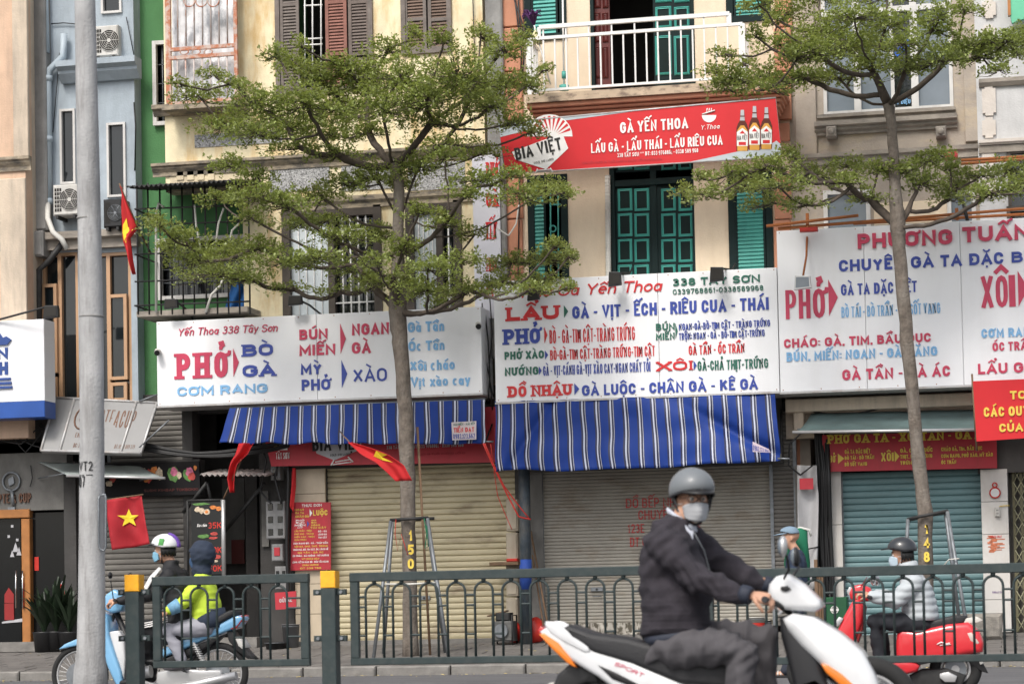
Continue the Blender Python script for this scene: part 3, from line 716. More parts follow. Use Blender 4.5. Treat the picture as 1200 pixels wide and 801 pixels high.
mb = MB(); mb.tube([P(70,62,.06),P(62,155,.06)], .007, 4); mb.tube([P(157,120,.06),P(159,148,.06),P(158,200,.06)], .012, 4); mb.tube([P(148,20,.06),P(158,70,.06)], .008, 4); mb.tube([P(60,28,.06),P(75,27,.06),P(110,30,.06)], .01, 4); obj('wall_cable', mb, M['black'], B)
shell(B, xB0+.02, xB1, zB0, ZT, .33, 7, M['bluewall'])
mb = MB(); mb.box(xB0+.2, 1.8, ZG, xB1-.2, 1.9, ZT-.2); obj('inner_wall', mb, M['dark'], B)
# air conditioners hung on the blue house
def aircon(px, Y, label, dark=False, d=.32):
    a = RECT(*px, Y); t = thing('air_conditioner', label, 'air conditioner', ((a[0]+a[2])/2, Y+d/2, a[1]), 'air conditioners on the shop fronts')
    mb = MB(); mb.cbox(a[0],Y,a[1],a[2],Y+d,a[3],.02); obj('casing', mb, M['black'] if dark else M['acwhite'], t)
    cx = a[0]+(a[2]-a[0])*.66; cz = (a[1]+a[3])/2; rr = min(a[3]-a[1], a[2]-a[0])*.4
    mb = MB(); mb.disc((cx,Y-.004,cz), rr, 'Y', 24, .012); obj('fan_recess', mb, M['dark'], t)
    g_ = MB()
    for k in range(1, 7): g_.torus((cx,Y-.016,cz), rr*k/6, .004, 'Y', 24, 4)
    for k in range(6): an = k*math.pi/3; g_.tube([(cx,Y-.016,cz),(cx+rr*math.cos(an),Y-.016,cz+rr*math.sin(an))], .005, 4)
    g_.disc((cx,Y-.02,cz), rr*.2, 'Y', 12, .01)
    obj('fan_grille', g_, M['galv'] if dark else M['acwhite'], t)
    g_ = MB()
    for i in range(6):
        for j in range(3):
            x = a[0]+.03+j*(a[2]-a[0])*.095; z = a[1]+.06+i*(a[3]-a[1]-.1)/6
            g_.box(x,Y-.006,z,x+(a[2]-a[0])*.07,Y-.001,z+(a[3]-a[1])*.1)
    obj('side_vent', g_, M['dark'], t, kind='stuff')
    mb = MB(); mb.box(a[0]+.05,Y-.02,a[1]-.05,a[0]+.09,Y+d+.1,a[1]); mb.box(a[2]-.09,Y-.02,a[1]-.05,a[2]-.05,Y+d+.1,a[1]); obj('bracket', mb, M['darkmetal'], t)
    return t
aircon((62,216,92,252), -.25, 'white air conditioner below the left window of the pale blue house')
aircon((121,233,143,266), -.22, 'dark air conditioner behind the concrete pole on the pale blue house', True)
aircon((109,30,138,66), -.05, 'air conditioner high on the pale blue house beside the small top window')

# ---- C green house, recessed
xC0 = P(160.5, 200, .35).x; xC1 = P(335, 200, .35).x; YG2 = .38
Cg = thing('green_house', 'recessed bright green house between the blue and the yellow house', 'house', ((xC0+xC1)/2, 1.0, ZG))
obj('wall', wall_mb((xC0, P(240,462,.38).z, xC1, ZT-.4), [RECT(185,52,230,142,YG2), RECT(191,282,296,345,YG2)], YG2, .2), M['green'], Cg)
for px in ((185,52,230,142), (191,282,296,345)):
    a = RECT(*px, YG2); t = .06; mb = MB(); mb.box(a[0]-t,YG2-.08,a[1]-t,a[0],YG2+.1,a[3]+t); mb.box(a[2],YG2-.08,a[1]-t,a[2]+t,YG2+.1,a[3]+t); mb.box(a[0],YG2-.078,a[3],a[2],YG2+.098,a[3]+t); mb.box(a[0],YG2-.078,a[1]-t,a[2],YG2+.098,a[1])
    f = obj('window_frame', mb, M['whiteframe'], Cg)
    mb = MB(); mb.box(a[0],YG2+.1,a[1],a[2],YG2+.11,a[3]); obj('pane', mb, M['winglass'], f)
    mb = MB()
    for i in range(1, 8): x = a[0]+(a[2]-a[0])*i/8; mb.tube([(x,YG2,a[1]),(x,YG2,a[3])], .008, 4)
    for i in range(1, 4): z = a[1]+(a[3]-a[1])*i/4; mb.tube([(a[0],YG2,z),(a[2],YG2,z)], .008, 4)
    obj('window_grille', mb, M['galv'], f)
shell(Cg, xC0+.01, xC1, ZG, ZT-.4, YG2+.22, 6.5, M['green'])
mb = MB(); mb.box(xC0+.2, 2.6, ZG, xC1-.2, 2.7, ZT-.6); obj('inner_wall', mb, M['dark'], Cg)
# steel security cage with its corrugated canopy, before the green house
cg = thing('steel_cage', 'thin dark steel security cage enclosing the balcony before the green wall', 'cage', (P(215,300,0).x, .4, P(215,365,0).z))
bars = None
Yc = -.62
for i, x in enumerate((160,173,187,200,213,226,240,253,266,279,291)):
    mb = MB(); mb.tube([P(x,214+i*.3,Yc),P(x+2,368,Yc)], .014, 5); obj('bar', mb, M['darkmetal'], cg)
for k in (243, 262, 296, 328, 356):
    mb = MB(); mb.tube([P(158,k+2,Yc-.02),P(292,k-3,Yc-.02)], .013, 5); obj('cross_bar', mb, M['darkmetal'], cg)
for k in (243, 296, 356):
    mb = MB(); mb.tube([P(158,k+2,Yc-.02),P(158,k+2,Yc-.02)+Vector((0,.95,0))], .013, 5); obj('cross_bar', mb, M['darkmetal'], cg)
mb = MB(); a = P(160,365,Yc); b = P(290,362,Yc); mb.box(a.x,Yc,a.z-.08,b.x,Yc+.95,a.z); obj('cage_floor', mb, M['greytrim'], cg)
# canopy
def corrugated(name, p0, p1, depth, drop, m_, parent=None, n=40, amp=.02, **k):
    """sheet from front edge p0-p1 back along +Y by depth, rising by drop"""
    mb = MB(); vs = []; nn = n*4
    for i in range(nn+1):
        t = i/nn; p = p0.lerp(p1, t); z = amp*math.sin(t*n*2*math.pi)
        vs += [(p.x,p.y,p.z+z),(p.x,p.y+depth,p.z+z+drop),(p.x,p.y,p.z+z-.008),(p.x,p.y+depth,p.z+z+drop-.008)]
    fs = []
    for i in range(nn): a = i*4; fs += [(a,a+4,a+5,a+1),(a+2,a+3,a+7,a+6),(a,a+2,a+6,a+4)]
    mb.add(vs, fs, True); return obj(name, mb, m_, parent, **k)
corrugated('corrugated_canopy', P(148,219,-1.15), P(283,211,-1.15), 1.15, .16, M['darkmetal'], n=24, label='black corrugated canopy over the steel cage by the green wall', cat='canopy')
mb = MB()
for pts, rr in (([(183,366),(183,250),(186,238),(192,243)],.02), ([(241,366),(248,345),(258,335),(262,325)],.02), ([(237,300),(230,265),(228,240)],.016), ([(268,290),(272,270),(280,262)],.016), ([(252,295),(256,262),(262,244)],.016)):
    mb.tube([P(x,y,-.66) for x,y in pts], rr, 7)
t = thing('cable_conduits', 'loose pale conduits hanging over the steel cage', 'conduits', P(215,366,-.66)); obj('conduit', mb, M['hose'], t)
mb = MB(); xs_ = [268,277,286,297,303]; rows = []
for j in range(9):
    t = j/8; 
    for i in range(13):
        s_ = i/12; px = 274-12*t+ (30-2*t)*s_ ; py = 325+44*t; q = P(px, py, .12+.07*math.sin(s_*14+t*2)); rows.append(q)
mb.add(rows, [(j*13+i, j*13+i+1, (j+1)*13+i+1, (j+1)*13+i) for j in range(8) for i in range(12)], True)
o = obj('blue_tarp', mb, mat('dull_blue_tarp', (.015,.10,.30), var=.15), label='dark blue tarp hanging at the right end of the cage', cat='tarp'); so = o.modifiers.new('s','SOLIDIFY'); so.thickness = .01

# ---- D yellow house
xD0 = P(194, 200, 0).x; xD1 = P(569, 200, 0).x
D = thing('yellow_house', 'old yellow lime washed house with brown louvred shutters behind the left tree', 'house', ((xD0+xD1)/2, .1, ZG))
xDl = P(286, 300, 0).x; holesD = [(185,213,286,490),(323,-70,436,107),(471,-70,528,62),(334,247,446,420),(479,240,540,420)]
zD0 = P(380, 480, 0).z
obj('wall', wall_mb((xD0, zD0, xD1, ZT), [RECT(*h, 0) for h in holesD], 0, .25), M['yellow'], D)
moulding('cornice', D, M['ledge'], (187,181,569,196), 0, CORN, (-.1,0))
moulding('cornice', D, M['ledge'], (330,228,569,242), 0, [(.08,0),(.08,.4),(.04,.6),(.04,1)])
moulding('ledge', D, M['ledge'], (186,122,283,134), 0, [(.16,0),(.16,.4),(.1,.5),(.06,1)], (-.06,0))
mb = MB(); mb.rbox(228,155,330,170,-.015,0); mb.rbox(316,190,386,224,-.015,0); mb.rbox(400,192,470,222,-.015,0); mb.rbox(478,190,545,222,-.015,0); obj('pebble_dash_panel', mb, M['pebble'], D)
mb = MB(); mb.box(xDl,.25,P(286,462,.3).z,xDl+.15,.36,P(286,214,0).z); obj('return_wall', mb, M['yellow'], D)
for x in (207,219,231,243): part('dentil', D, M['yellow_pale'], (x,196,x+8,211), -.03, 0, .004)
mb = MB(); mb.rbox(199,197,330,212,-.012,0); obj('frieze', mb, M['yellow_pale'], D)
# third floor shutters
def leafpx(px, Y, ms, mf, n, **k): return louvre(D, RECT(*px, Y), Y, ms, mf, n, **k)
leafpx((328,-60,350,104), -.03, M['greyshut'], M['greyshut'], 42, rails=(.25,.6), stile=.045)
leafpx((381,-60,406,104), -.04, M['redshut'], M['redshut'], 42, rails=(.25,.62), stile=.05)
leafpx((408,-60,433,104), -.03, M['brownshut'], M['brownshut'], 42, rails=(.25,.62), stile=.05)
leafpx((473,-60,499,58), -.03, M['slatgap'], M['greyshut'], 30, rails=(.3,.62), stile=.05)
leafpx((501,-60,527,58), -.03, M['slatgap'], M['greyshut'], 30, rails=(.3,.62), stile=.05)
for px in ((323,-64,437,108),(470,-64,529,63)):
    a = RECT(*px,0); t = .07; mb = MB(); mb.box(a[0],-.05,a[1],a[0]+t,.1,a[3]); mb.box(a[2]-t,-.05,a[1],a[2],.1,a[3]); mb.box(a[0]+t,-.047,a[1],a[2]-t,.097,a[1]+t); obj('window_frame', mb, M['greyshut'], D)
mb = MB()
for x in (357,366,376): mb.tube([P(x,-60,.03),P(x+.5,104,.03)], .013, 5)
for y in (7,46,53): mb.tube([P(356,y,.03),P(378,y-1,.03)], .013, 5)
obj('window_grille', mb, M['whitepaint'], D)
# second floor windows
for px, mul in (((334,247,446,420),(389,)), ((479,240,540,420),(516,))):
    a = RECT(*px,0); t = .09; mb = MB(); mb.box(a[0]-.03,-.04,a[1],a[0]+t,.1,a[3]+.05); mb.box(a[2]-t,-.04,a[1],a[2]+.03,.1,a[3]+.05); mb.box(a[0]+t,-.037,a[3]-t,a[2]-t,.097,a[3]+.05)
    for q in mul: x = P(q,320,0).x; mb.box(x-.05,-.035,a[1],x+.05,.09,a[3]-t)
    f = obj('window_frame', mb, M['timber'], D)
    xm = P(mul[0],320,0).x
    mb = MB(); mb.box(a[0]+t,.06,a[1],xm-.05,.075,a[3]-t); obj('pane', mb, M['wincurtain'], f)
    mb = MB(); mb.box(xm+.05,.12,a[1],a[2]-t,.13,a[3]-t); obj('pane', mb, M['winglass'], f)
    mb = MB(); n = 5 if mul[0] == 389 else 2
    for i in range(1, n): x = xm+.05+(a[2]-t-xm-.05)*i/n; mb.tube([(x,.0,a[1]),(x,.0,a[3]-t)], .014, 5)
    for k in (270, 355): mb.tube([(xm+.05,.0,P(400,k,0).z),(a[2]-t,.0,P(400,k,0).z)], .012, 5)
    for i in range(1, 5): x = a[0]+t+(xm-.05-a[0]-t)*i/5; mb.tube([(x,.04,a[1]),(x,.04,a[3]-t)], .008, 4)
    obj('window_grille', mb, M['whitepaint'], f)
# caged balcony at the left corner of the yellow house
kg = thing('caged_balcony', 'rusty barred balcony cage packed with crumpled clear sheeting', 'balcony cage', (P(236,124,-.3).x, -.25, P(236,124,-.3).z))
Yk = -.45
for i in range(9):
    x = 198+i*9.7
    if i in (0, 8): continue
    for (ya, yb) in ((-60,54),(66,119)):
        mb = MB(); mb.tube([P(x,ya,Yk),P(x+.7,yb,Yk)], .013, 6); obj('bar', mb, M['rustbar'], kg)
for (x0,x1) in ((194,200),(274,278)):
    mb = MB(); a = RECT(x0,-60,x1,122,Yk); mb.box(a[0],Yk-.02,a[1],a[2],Yk+.03,a[3]); obj('post', mb, M['rust'], kg)
for y in (56, 66, 119):
    mb = MB(); a = RECT(199,y-2.2,275,y+2,Yk); mb.box(a[0],Yk-.025,a[1],a[2],Yk+.025,a[3]); obj('rail', mb, M['rust'], kg)
mb = MB()
for cx in (222, 236, 250):
    p = P(cx, 1, Yk-.02); mb.torus((p.x,Yk-.02,p.z), .09, .01, 'Y', 20, 5)
    p = P(cx-6, 61, Yk-.02); mb.torus((p.x,Yk-.02,p.z), .05, .008, 'Y', 16, 5, 1.3, .8)
obj('scroll_ornament', mb, M['rust'], kg)
mb = MB(); nx, nz = 26, 30; vs = []
a = RECT(199,-60,276,119,-.3)
for j in range(nz+1):
    for i in range(nx+1):
        x = a[0]+(a[2]-a[0])*i/nx; z = a[1]+(a[3]-a[1])*j/nz
        vs.append((x, -.25+.10*noise.noise(Vector((x*2.2,z*1.5,3)))+.05*abs(noise.noise(Vector((x*6,z*4,8)))), z))
mb.add(vs, [(j*(nx+1)+i, j*(nx+1)+i+1, (j+1)*(nx+1)+i+1, (j+1)*(nx+1)+i) for j in range(nz) for i in range(nx)], True)
obj('clear_sheeting', mb, M['plastic_sheet'], kg)
mb = MB(); a = RECT(193,121,279,127,Yk); mb.box(a[0]-.03,Yk-.05,a[1],a[2]+.03,0,a[3]); obj('floor_slab', mb, M['ledge'], kg)
mb = MB(); mb.box(xD0,.0,P(240,213,0).z-.12,xDl,.34,P(240,213,0).z-.003); obj('soffit', mb, M['ledge'], D)
shell(D, xDl+.2, xD1, ZG, ZT, .62, 7, M['yellow_pale'])
mb = MB(); mb.box(xD0,.25,P(240,213,0).z,xD0+.15,7,ZT); mb.box(xD0+.15,6.5,P(240,213,0).z,xDl+.3,6.6,ZT); mb.box(xD0-.05,.2,ZT,xDl+.3,7,ZT+.18); obj('upper_side_wall', mb, M['yellow_pale'], D)
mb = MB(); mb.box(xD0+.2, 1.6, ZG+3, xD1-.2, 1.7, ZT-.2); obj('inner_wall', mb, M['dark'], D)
part('corner_column', D, M['concrete'], (569,-300,589,420), -.16, .3, .02)
mb = MB(); mb.tube([P(553,-40,-.05),P(556,60,-.04),P(557,110,-.05)], .01, 4); obj('wall_cable', mb, M['black'], D)

# ---- E orange house with green timber
xE0 = P(589, 200, 0).x; xE1 = P(927, 200, 0).x
E_ = thing('terracotta_house', 'cream house with terracotta pilasters, turquoise doors and a white balcony', 'house', ((xE0+xE1)/2, .1, ZG))
dr3 = (693,-95,813,103); dr2 = (716,188,815,420); wl3 = (614,-90,663,48); wr3 = (850,-90,902,26); wl2 = (620,205,667,420); wr2 = (855,200,907,420)
zE0 = P(760, 470, 0).z
obj('wall', wall_mb((xE0, zE0, xE1, ZT), [RECT(*h,0) for h in (dr3,dr2,wl3,wr3,wl2,wr2)], 0, .25), M['cream'], E_)
for (x0,x1) in ((588,612),(907,927)):
    for (ya,yb) in ((-300,-70),(-69,31),(32,83),(84,140),(202,256),(257,320),(321,420)):
        part('pilaster_block', E_, M['orange'], (x0,ya+.6,x1,yb), -.07, 0, .012)
def door_leaf(parent, px, Y, cols, rows, mstile, name='door_leaf', label=None, mp=None, mframe=None):
    a = RECT(*px, Y); mb = MB(); mb.box(a[0],Y,a[1],a[2],Y+.045,a[3]); lf = obj(name, mb, mstile, parent, label=label)
    for (ya,yb) in rows:
        for (xa,xb) in cols:
            q = RECT(xa,ya,xb,yb,Y); t = .035
            fb = MB(); x0,z0,x1,z1 = q
            # bevelled turquoise frame round a sunk dark panel
            o_ = [(x0,z0),(x1,z0),(x1,z1),(x0,z1)]; i_ = [(x0+t,z0+t),(x1-t,z0+t),(x1-t,z1-t),(x0+t,z1-t)]; m1 = [(x0+t*.4,z0+t*.4),(x1-t*.4,z0+t*.4),(x1-t*.4,z1-t*.4),(x0+t*.4,z1-t*.4)]
            m2 = [(x0+t*.55,z0+t*.55),(x1-t*.55,z0+t*.55),(x1-t*.55,z1-t*.55),(x0+t*.55,z1-t*.55)]
            vs = [(x,Y-.004,z) for x,z in o_]+[(x,Y-.022,z) for x,z in m1]+[(x,Y-.010,z) for x,z in m2]+[(x,Y-.018,z) for x,z in i_]+[(x,Y-.001,z) for x,z in i_]+[(x,Y+.01,z) for x,z in o_]
            fs = []
            for r_ in (0,4,8,12): fs += [(r_+i,r_+(i+1)%4,r_+4+(i+1)%4,r_+4+i) for i in range(4)]
            fs += [(20+(i+1)%4,i+0 if False else (i+1)%4,i,20+i) for i in range(4)]
            fb.add(vs, fs); fr = obj('panel', fb, mframe or M['teal'], lf)
            pb = MB(); pb.box(x0+t,Y-.006,z0+t,x1-t,Y-.002,z1-t)
            lf_p = pb
            # the sunk field is joined to the leaf's own material
            obj('panel_field', pb, mp or M['panel'], lf)
    return lf
rows2 = [(221,247),(250,277),(280,307),(310,337),(340,367)]
door_leaf(E_, (721,216,764,420), .07, [(724,741),(743.5,761)], rows2, M['blade'])
door_leaf(E_, (771,216,814,420), .07, [(775,792),(795,812)], rows2, M['blade'])
fb = MB(); a = RECT(*dr2,0)
fb.box(a[0],.0,a[1],a[0]+.07,.14,a[3]); fb.box(a[2]-.03,.0,a[1],a[2],.14,a[3]); fb.rbox(764,200,771,420,.05,.12); fb.rbox(719,209,813,216,.03,.12); obj('door_frame', fb, M['blade'], E_)
door_leaf(E_, (721,188,813,200), .09, [(724,741),(743,761),(775,792),(795,811)], [(189,199)], M['blade'], name='transom')
# third floor door: dark opening, open red leaf, green leaf
door_leaf(E_, (765,-95,812,103), .06, [(768,787),(790,808)], [(-60,-30),(-25,3),(8,33),(42,88)], M['blade'])
dl = door_leaf(E_, (694,-95,714,103), .09, [(696,704),(706,713)], [(-60,-25),(-20,10),(15,50),(55,92)], M['redwood'], name='open_door_leaf', label='dark red panelled door leaf standing open', mp=M['redwood'], mframe=M['redwood'])
fb = MB(); a = RECT(*dr3,0); fb.box(a[0]-.02,-.02,a[1],a[0]+.03,.12,a[3]); fb.box(a[2]-.04,-.01,a[1],a[2],.12,a[3]); obj('door_frame', fb, M['blade'], E_)
def green_window(px, lv, nn, extra=None):
    a = RECT(*px,0); t = .10; fb = MB(); fb.box(a[0],-.03,a[1],a[0]+t,.1,a[3]); fb.box(a[2]-t,-.03,a[1],a[2],.1,a[3]); fb.box(a[0]+t,-.027,a[1],a[2]-t,.097,a[1]+t); fb.box(a[0]+t,-.027,a[3]-t,a[2]-t,.097,a[3])
    f = obj('window_frame', fb, M['blade'], E_)
    louvre(E_, RECT(*lv,0), -.02, M['teal'], M['blade'], nn, stile=.03, name='shutter')
    return f
green_window(wl3, (622,-80,653,42), 26); green_window(wr3, (859,-80,893,21), 22); green_window(wr2, (863,212,898,412), 44)
f = green_window(wl2, (624,212,641,412), 44)
fb = MB(); a = RECT(642,205,663,420,0)
for x in (645,654,662): fb.tube([P(x,207,.02),P(x+.8,419,.02)], .012, 5)
for y in (222,240,296,352): fb.tube([P(644,y,.02),P(663,y-.6,.02)], .012, 5)
p = P(648,268,.02); fb.torus((p.x,.02,p.z), .045, .012, 'Y', 16, 5); obj('window_grille', fb, M['teal'], E_)
# projecting slab, layered terracotta mouldings
slab = RECT(618,100,876,109,-.85)
zS = P(747, 104, -.85).z
sb = MB(); xs0, xs1 = P(616,104,-.85).x, P(877,104,-.85).x
sb.box(xs0,-.85,zS-.10,xs1,0,zS+.02); obj('balcony_slab', sb, mat('stained_slab_edge', (.46,.36,.26), var=.2, dirt=(.15,.11,.09), dirt_amt=.8, dirt_scale=(5,5,12), dirt_lo=.48, dirt_hi=.6, rough=.9), E_)
zm = zS-.10
for i, (pr_, h_) in enumerate(((.80,.07),(.74,.045),(.68,.05),(.60,.05),(.50,.05),(.40,.08))):
    mb = MB(); mb.cbox(xs0+.03*i,-pr_,zm-h_,xs1-.03*i+.5,0,zm,.012); obj('moulding', mb, M['orange'], E_); zm -= h_+.004
mb = MB(); mb.cbox(xE0,-.10,zm-.25,xE1,0,zm,.01); obj('moulding', mb, M['orange'], E_)
mb = MB(); mb.rbox(709,206,715,420,-.10,-.0); 
mb = MB(); mb.tube([P(712,206,-.06),P(713,330,-.06),P(713,420,-.06)], .04, 8)
for k in range(40): 
    p = P(712+k*.03, 206+k*4, -.06); mb.torus((p.x,p.y,p.z), .038, .006, 'Z', 10, 4)
obj('corrugated_duct', mb, M['hose'], E_)
shell(E_, xE0, xE1, ZG, ZT, .25, 7, M['orange'])
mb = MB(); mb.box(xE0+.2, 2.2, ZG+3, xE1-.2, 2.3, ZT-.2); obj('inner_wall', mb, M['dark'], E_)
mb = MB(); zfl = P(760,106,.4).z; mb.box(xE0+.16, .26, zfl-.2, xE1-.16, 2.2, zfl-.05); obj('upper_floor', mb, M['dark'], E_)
mb = MB()
for pts in ([(601,-20),(607,30),(611,60),(610,96)], [(606,-20),(609,30),(613,55)], [(601,-5),(612,28),(614,70),(611,95)]): mb.tube([P(x,y,-.12) for x,y in pts], .012, 5)
mb.tube([P(609,200,-.1),P(608,258,-.1),P(607,330,-.1)], .01, 5); obj('wall_cable', mb, M['black'], E_)
# white steel balcony railing
br = thing('balcony_railing', 'white steel balcony railing before the open upper door', 'railing', (P(746,98,-.8).x, -.8, zS+.02))
Yr = -.80
zr2 = P(747, 27+8, Yr).z    # lower rail line
Z2 = P(746,37,Yr).z; Z1 = P(746,24,Yr).z; Zb = P(746,98.5,Yr).z
xl, xr = P(620,70,Yr).x, P(871,60,Yr).x; ul, ur = P(632,40,Yr).x, P(855,20,Yr).x
def bar(name, pts, r_=.014, m_=M['whitepaint'], par=None):
    mb = MB(); p0, p1 = Vector(pts[0]), Vector(pts[1])
    if abs(p0.z-p1.z) > .1: mb.box(p0.x-r_,p0.y-r_,p0.z,p0.x+r_,p0.y+r_,p1.z)
    elif abs(p0.x-p1.x) > .1: mb.box(p0.x,p0.y-r_,p0.z-r_,p1.x,p0.y+r_,p0.z+r_)
    else: mb.box(p0.x-r_,p0.y,p0.z-r_,p0.x+r_,p1.y,p0.z+r_)
    return obj(name, mb, m_, par)
bar('rail', [(xl,Yr,Z2),(xr,Yr,Z2)], .022, par=br); bar('rail', [(ul,Yr,Z1),(ur,Yr,Z1)], .028, par=br); bar('rail', [(xl,Yr,Zb),(xr,Yr,Zb)], .018, par=br)
n = 18
for i in range(n+1):
    x = xl+.05+(xr-xl-.1)*i/n; up_ = (i % 2 == 1) and ul < x < ur
    bar('baluster', [(x,Yr,Zb+.02),(x,Yr,(Z1-.03) if up_ else (Z2-.024))], .011, par=br)
bar('post', [(xl,Yr,zS+.02),(xl,Yr,Z2)], .035, par=br); bar('post', [(xr,Yr,zS+.02),(xr,Yr,Z2)], .035, par=br)
bar('post', [(ul,Yr,Z2),(ul,Yr,Z1)], .024, par=br); bar('post', [(ur,Yr,Z2),(ur,Yr,Z1)], .024, par=br)
bar('post', [(P(740,60,Yr).x,Yr,zS+.02),(P(740,60,Yr).x,Yr,Zb)], .02, par=br)
for zz in (Z2, Zb): bar('rail', [(xr,Yr+.04,zz),(xr,-.08,zz)], .018, par=br); bar('rail', [(xl,Yr+.04,zz),(xl,-.08,zz)], .018, par=br)
for k in range(1, 6):
    y_ = Yr+.12*k
    if y_ < -.1: bar('baluster', [(xr,y_,Zb),(xr,y_,Z2)], .011, par=br); bar('baluster', [(xl,y_,Zb),(xl,y_,Z2)], .011, par=br)
# mop and fabric on the balcony
t = thing('upturned_mop', 'mop with purple head propped on the left end of the white balcony', 'mop', P(645,98,-.7))
mb = MB(); mb.tube([P(645,99,-.7),P(626,30,-.75)], .012, 6); obj('stick', mb, M['whitepaint'], t)
mb = MB()
for i in range(26):
    a = i/26*6.28; q = P(623,15,-.75); d = Vector((math.cos(a)*.14,math.sin(a)*.08,random.uniform(.0,.12))); mb.tube([P(626,30,-.75),q+d*.6+Vector((0,0,-.03)),q+d+Vector((0,0,-.08))], .012, 4)
obj('mop_head', mb, mat('purple_yarn', (.10,.03,.13), var=.3), t)
mb = MB()
for i in range(14):
    a = i/14*6.28; mb.tube([P(627,36,-.75),P(627,44,-.75)+Vector((math.cos(a)*.05,math.sin(a)*.04,0)),P(628,52,-.75)+Vector((math.cos(a)*.09,math.sin(a)*.05,0))], .012, 4)
obj('brush_head', mb, mat('cream_yarn', (.5,.47,.28), var=.3), t)
t = thing('long_pole', 'thin white pole with turquoise grip standing on the white balcony', 'pole', P(661,104,-.65))
mb = MB(); mb.tube([P(661,104,-.65),P(659,-30,-.65)], .015, 6); obj('shaft', mb, M['whitepaint'], t)
mb = MB(); mb.tube([P(661,92,-.65),P(661,84,-.65)], .035, 8); mb.tube([P(661,106,-.65),P(661,100,-.65)], .07, 10); mb.tube([P(659,-4,-.65),P(659,-12,-.65)], .022, 6); obj('grip', mb, M['teal'], t)
obj('lamp_arm', MB().tube([P(908,42,-.1),P(910,30,-.4),P(911,22,-.55)], .012, 6), M['darkmetal'], E_)

# ---- F grey cement house
xF0 = P(927, 200, .0).x; xF1 = P(1147, 200, .0).x
Fh = thing('grey_house', 'grey cement house with white framed windows behind the right tree', 'house', ((xF0+xF1)/2, .2, ZG))
hF = [(963,-60,1115,131),(967,222,1022,420),(1112,222,1146,420)]
zF0 = P(1040, 462, 0).z
obj('wall', wall_mb((xF0, zF0, xF1, ZT+.6), [RECT(*h,.02) for h in hF], .02, .25), M['greywall'], Fh)
part('pilaster', Fh, M['greywall'], (928,-200,953,188), -.04, .02, .01); part('pilaster', Fh, M['greywall'], (1126,-200,1146.5,166), -.04, .02, .01)
moulding('window_surround', Fh, M['greytrim'], (958,131,1120,139), .02, [(.10,0),(.10,.5),(.05,.6),(.05,1)])
moulding('window_sill', Fh, M['greytrim'], (955,140,1122,155), .02, [(.16,0),(.16,.35),(.10,.45),(.10,.65),(.05,.8),(.05,1)])
moulding('cornice', Fh, M['greytrim'], (929,176,1147,190), .02, [(.08,0),(.08,.35),(.04,.45),(.04,1)])
for x in (975, 1103):
    a = RECT(x-6,150,x+6,163,.0); mb = MB(); mb.cbox(a[0],-.16,a[1],a[2],.02,a[3],.02); b_ = obj('bracket', mb, M['greytrim'], Fh)
    mb = MB(); mb.ball(((a[0]+a[2])/2,-.16,(a[1]+a[3])/2), .05, 12, 6, 1, .5, 1); obj('boss', mb, M['greytrim'], b_)
a = RECT(963,-60,1115,131,.02); t = .05; mb = MB()
mb.box(a[0],0,a[1],a[0]+t,.12,a[3]); mb.box(a[2]-t,0,a[1],a[2],.12,a[3]); mb.box(a[0]+t,.003,a[1],a[2]-t,.117,a[1]+t)
for x in (1003.5, 1071): x_ = P(x,60,0).x; mb.box(x_-.05,-.003,a[1],x_+.05,.12,a[3])
for x in (1045,): x_ = P(x,60,0).x; mb.box(x_-.025,0,a[1],x_+.025,.11,a[3])
z_ = P(1040,11,0).z; mb.box(a[0]+t,-.006,z_-.04,a[2]-t,.105,z_+.04)
f = obj('window_frame', mb, M['whiteframe'], Fh)
for (x0,x1,mm) in ((967,999,'winglass2'),(1008,1043,'winglass2'),(1047,1067,'winglass'),(1075,1112,'winglass2')):
    q = RECT(x0,-56,x1,128,.02); mb = MB(); mb.box(q[0]-.03,.07,q[1]-.04,q[2]+.03,.08,q[3]); obj('pane', mb, M[mm], f)
mb = MB(); mb.prism([XZ(1047,62,.05),XZ(1056,52,.05),XZ(1066,44,.05),XZ(1066,54,.05),XZ(1052,66,.05),XZ(1047,66,.05)], .05, .06); obj('blue_sticker', mb, mat('window_sticker_blue', (.03,.12,.5)), f)
letter(Fh, 'ÁT ĐIỆU', 1047, 1067, 117, 122, .062, M['tsky'], t=.2, depth=.004)
for px in hF[1:]:
    a = RECT(*px,.02); t = .06; mb = MB(); mb.box(a[0],0,a[1],a[0]+t,.12,a[3]); mb.box(a[2]-t,0,a[1],a[2],.12,a[3]); mb.box(a[0]+t,.003,a[3]-t,a[2]-t,.117,a[3]); f = obj('window_frame', mb, M['whiteframe'], Fh)
    mb = MB(); mb.box(a[0]+t,.08,a[1],a[2]-t,.09,a[3]-t); obj('pane', mb, M['winglass2'], f)
part('window_surround', Fh, M['cream'], (1024,236,1110,262), -.02, .02, .01)
shell(Fh, xF0, xF1, ZG, ZT+.6, .28, 7, M['greywall'])
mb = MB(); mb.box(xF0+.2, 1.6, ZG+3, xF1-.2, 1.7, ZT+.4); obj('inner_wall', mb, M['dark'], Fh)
mb = MB(); mb.rbox(1106,178,1122,184,-.35,-.1); obj('shade_strip', mb, M['bred2'], label='short dusty red shade strip on the grey house ledge', cat='strip')

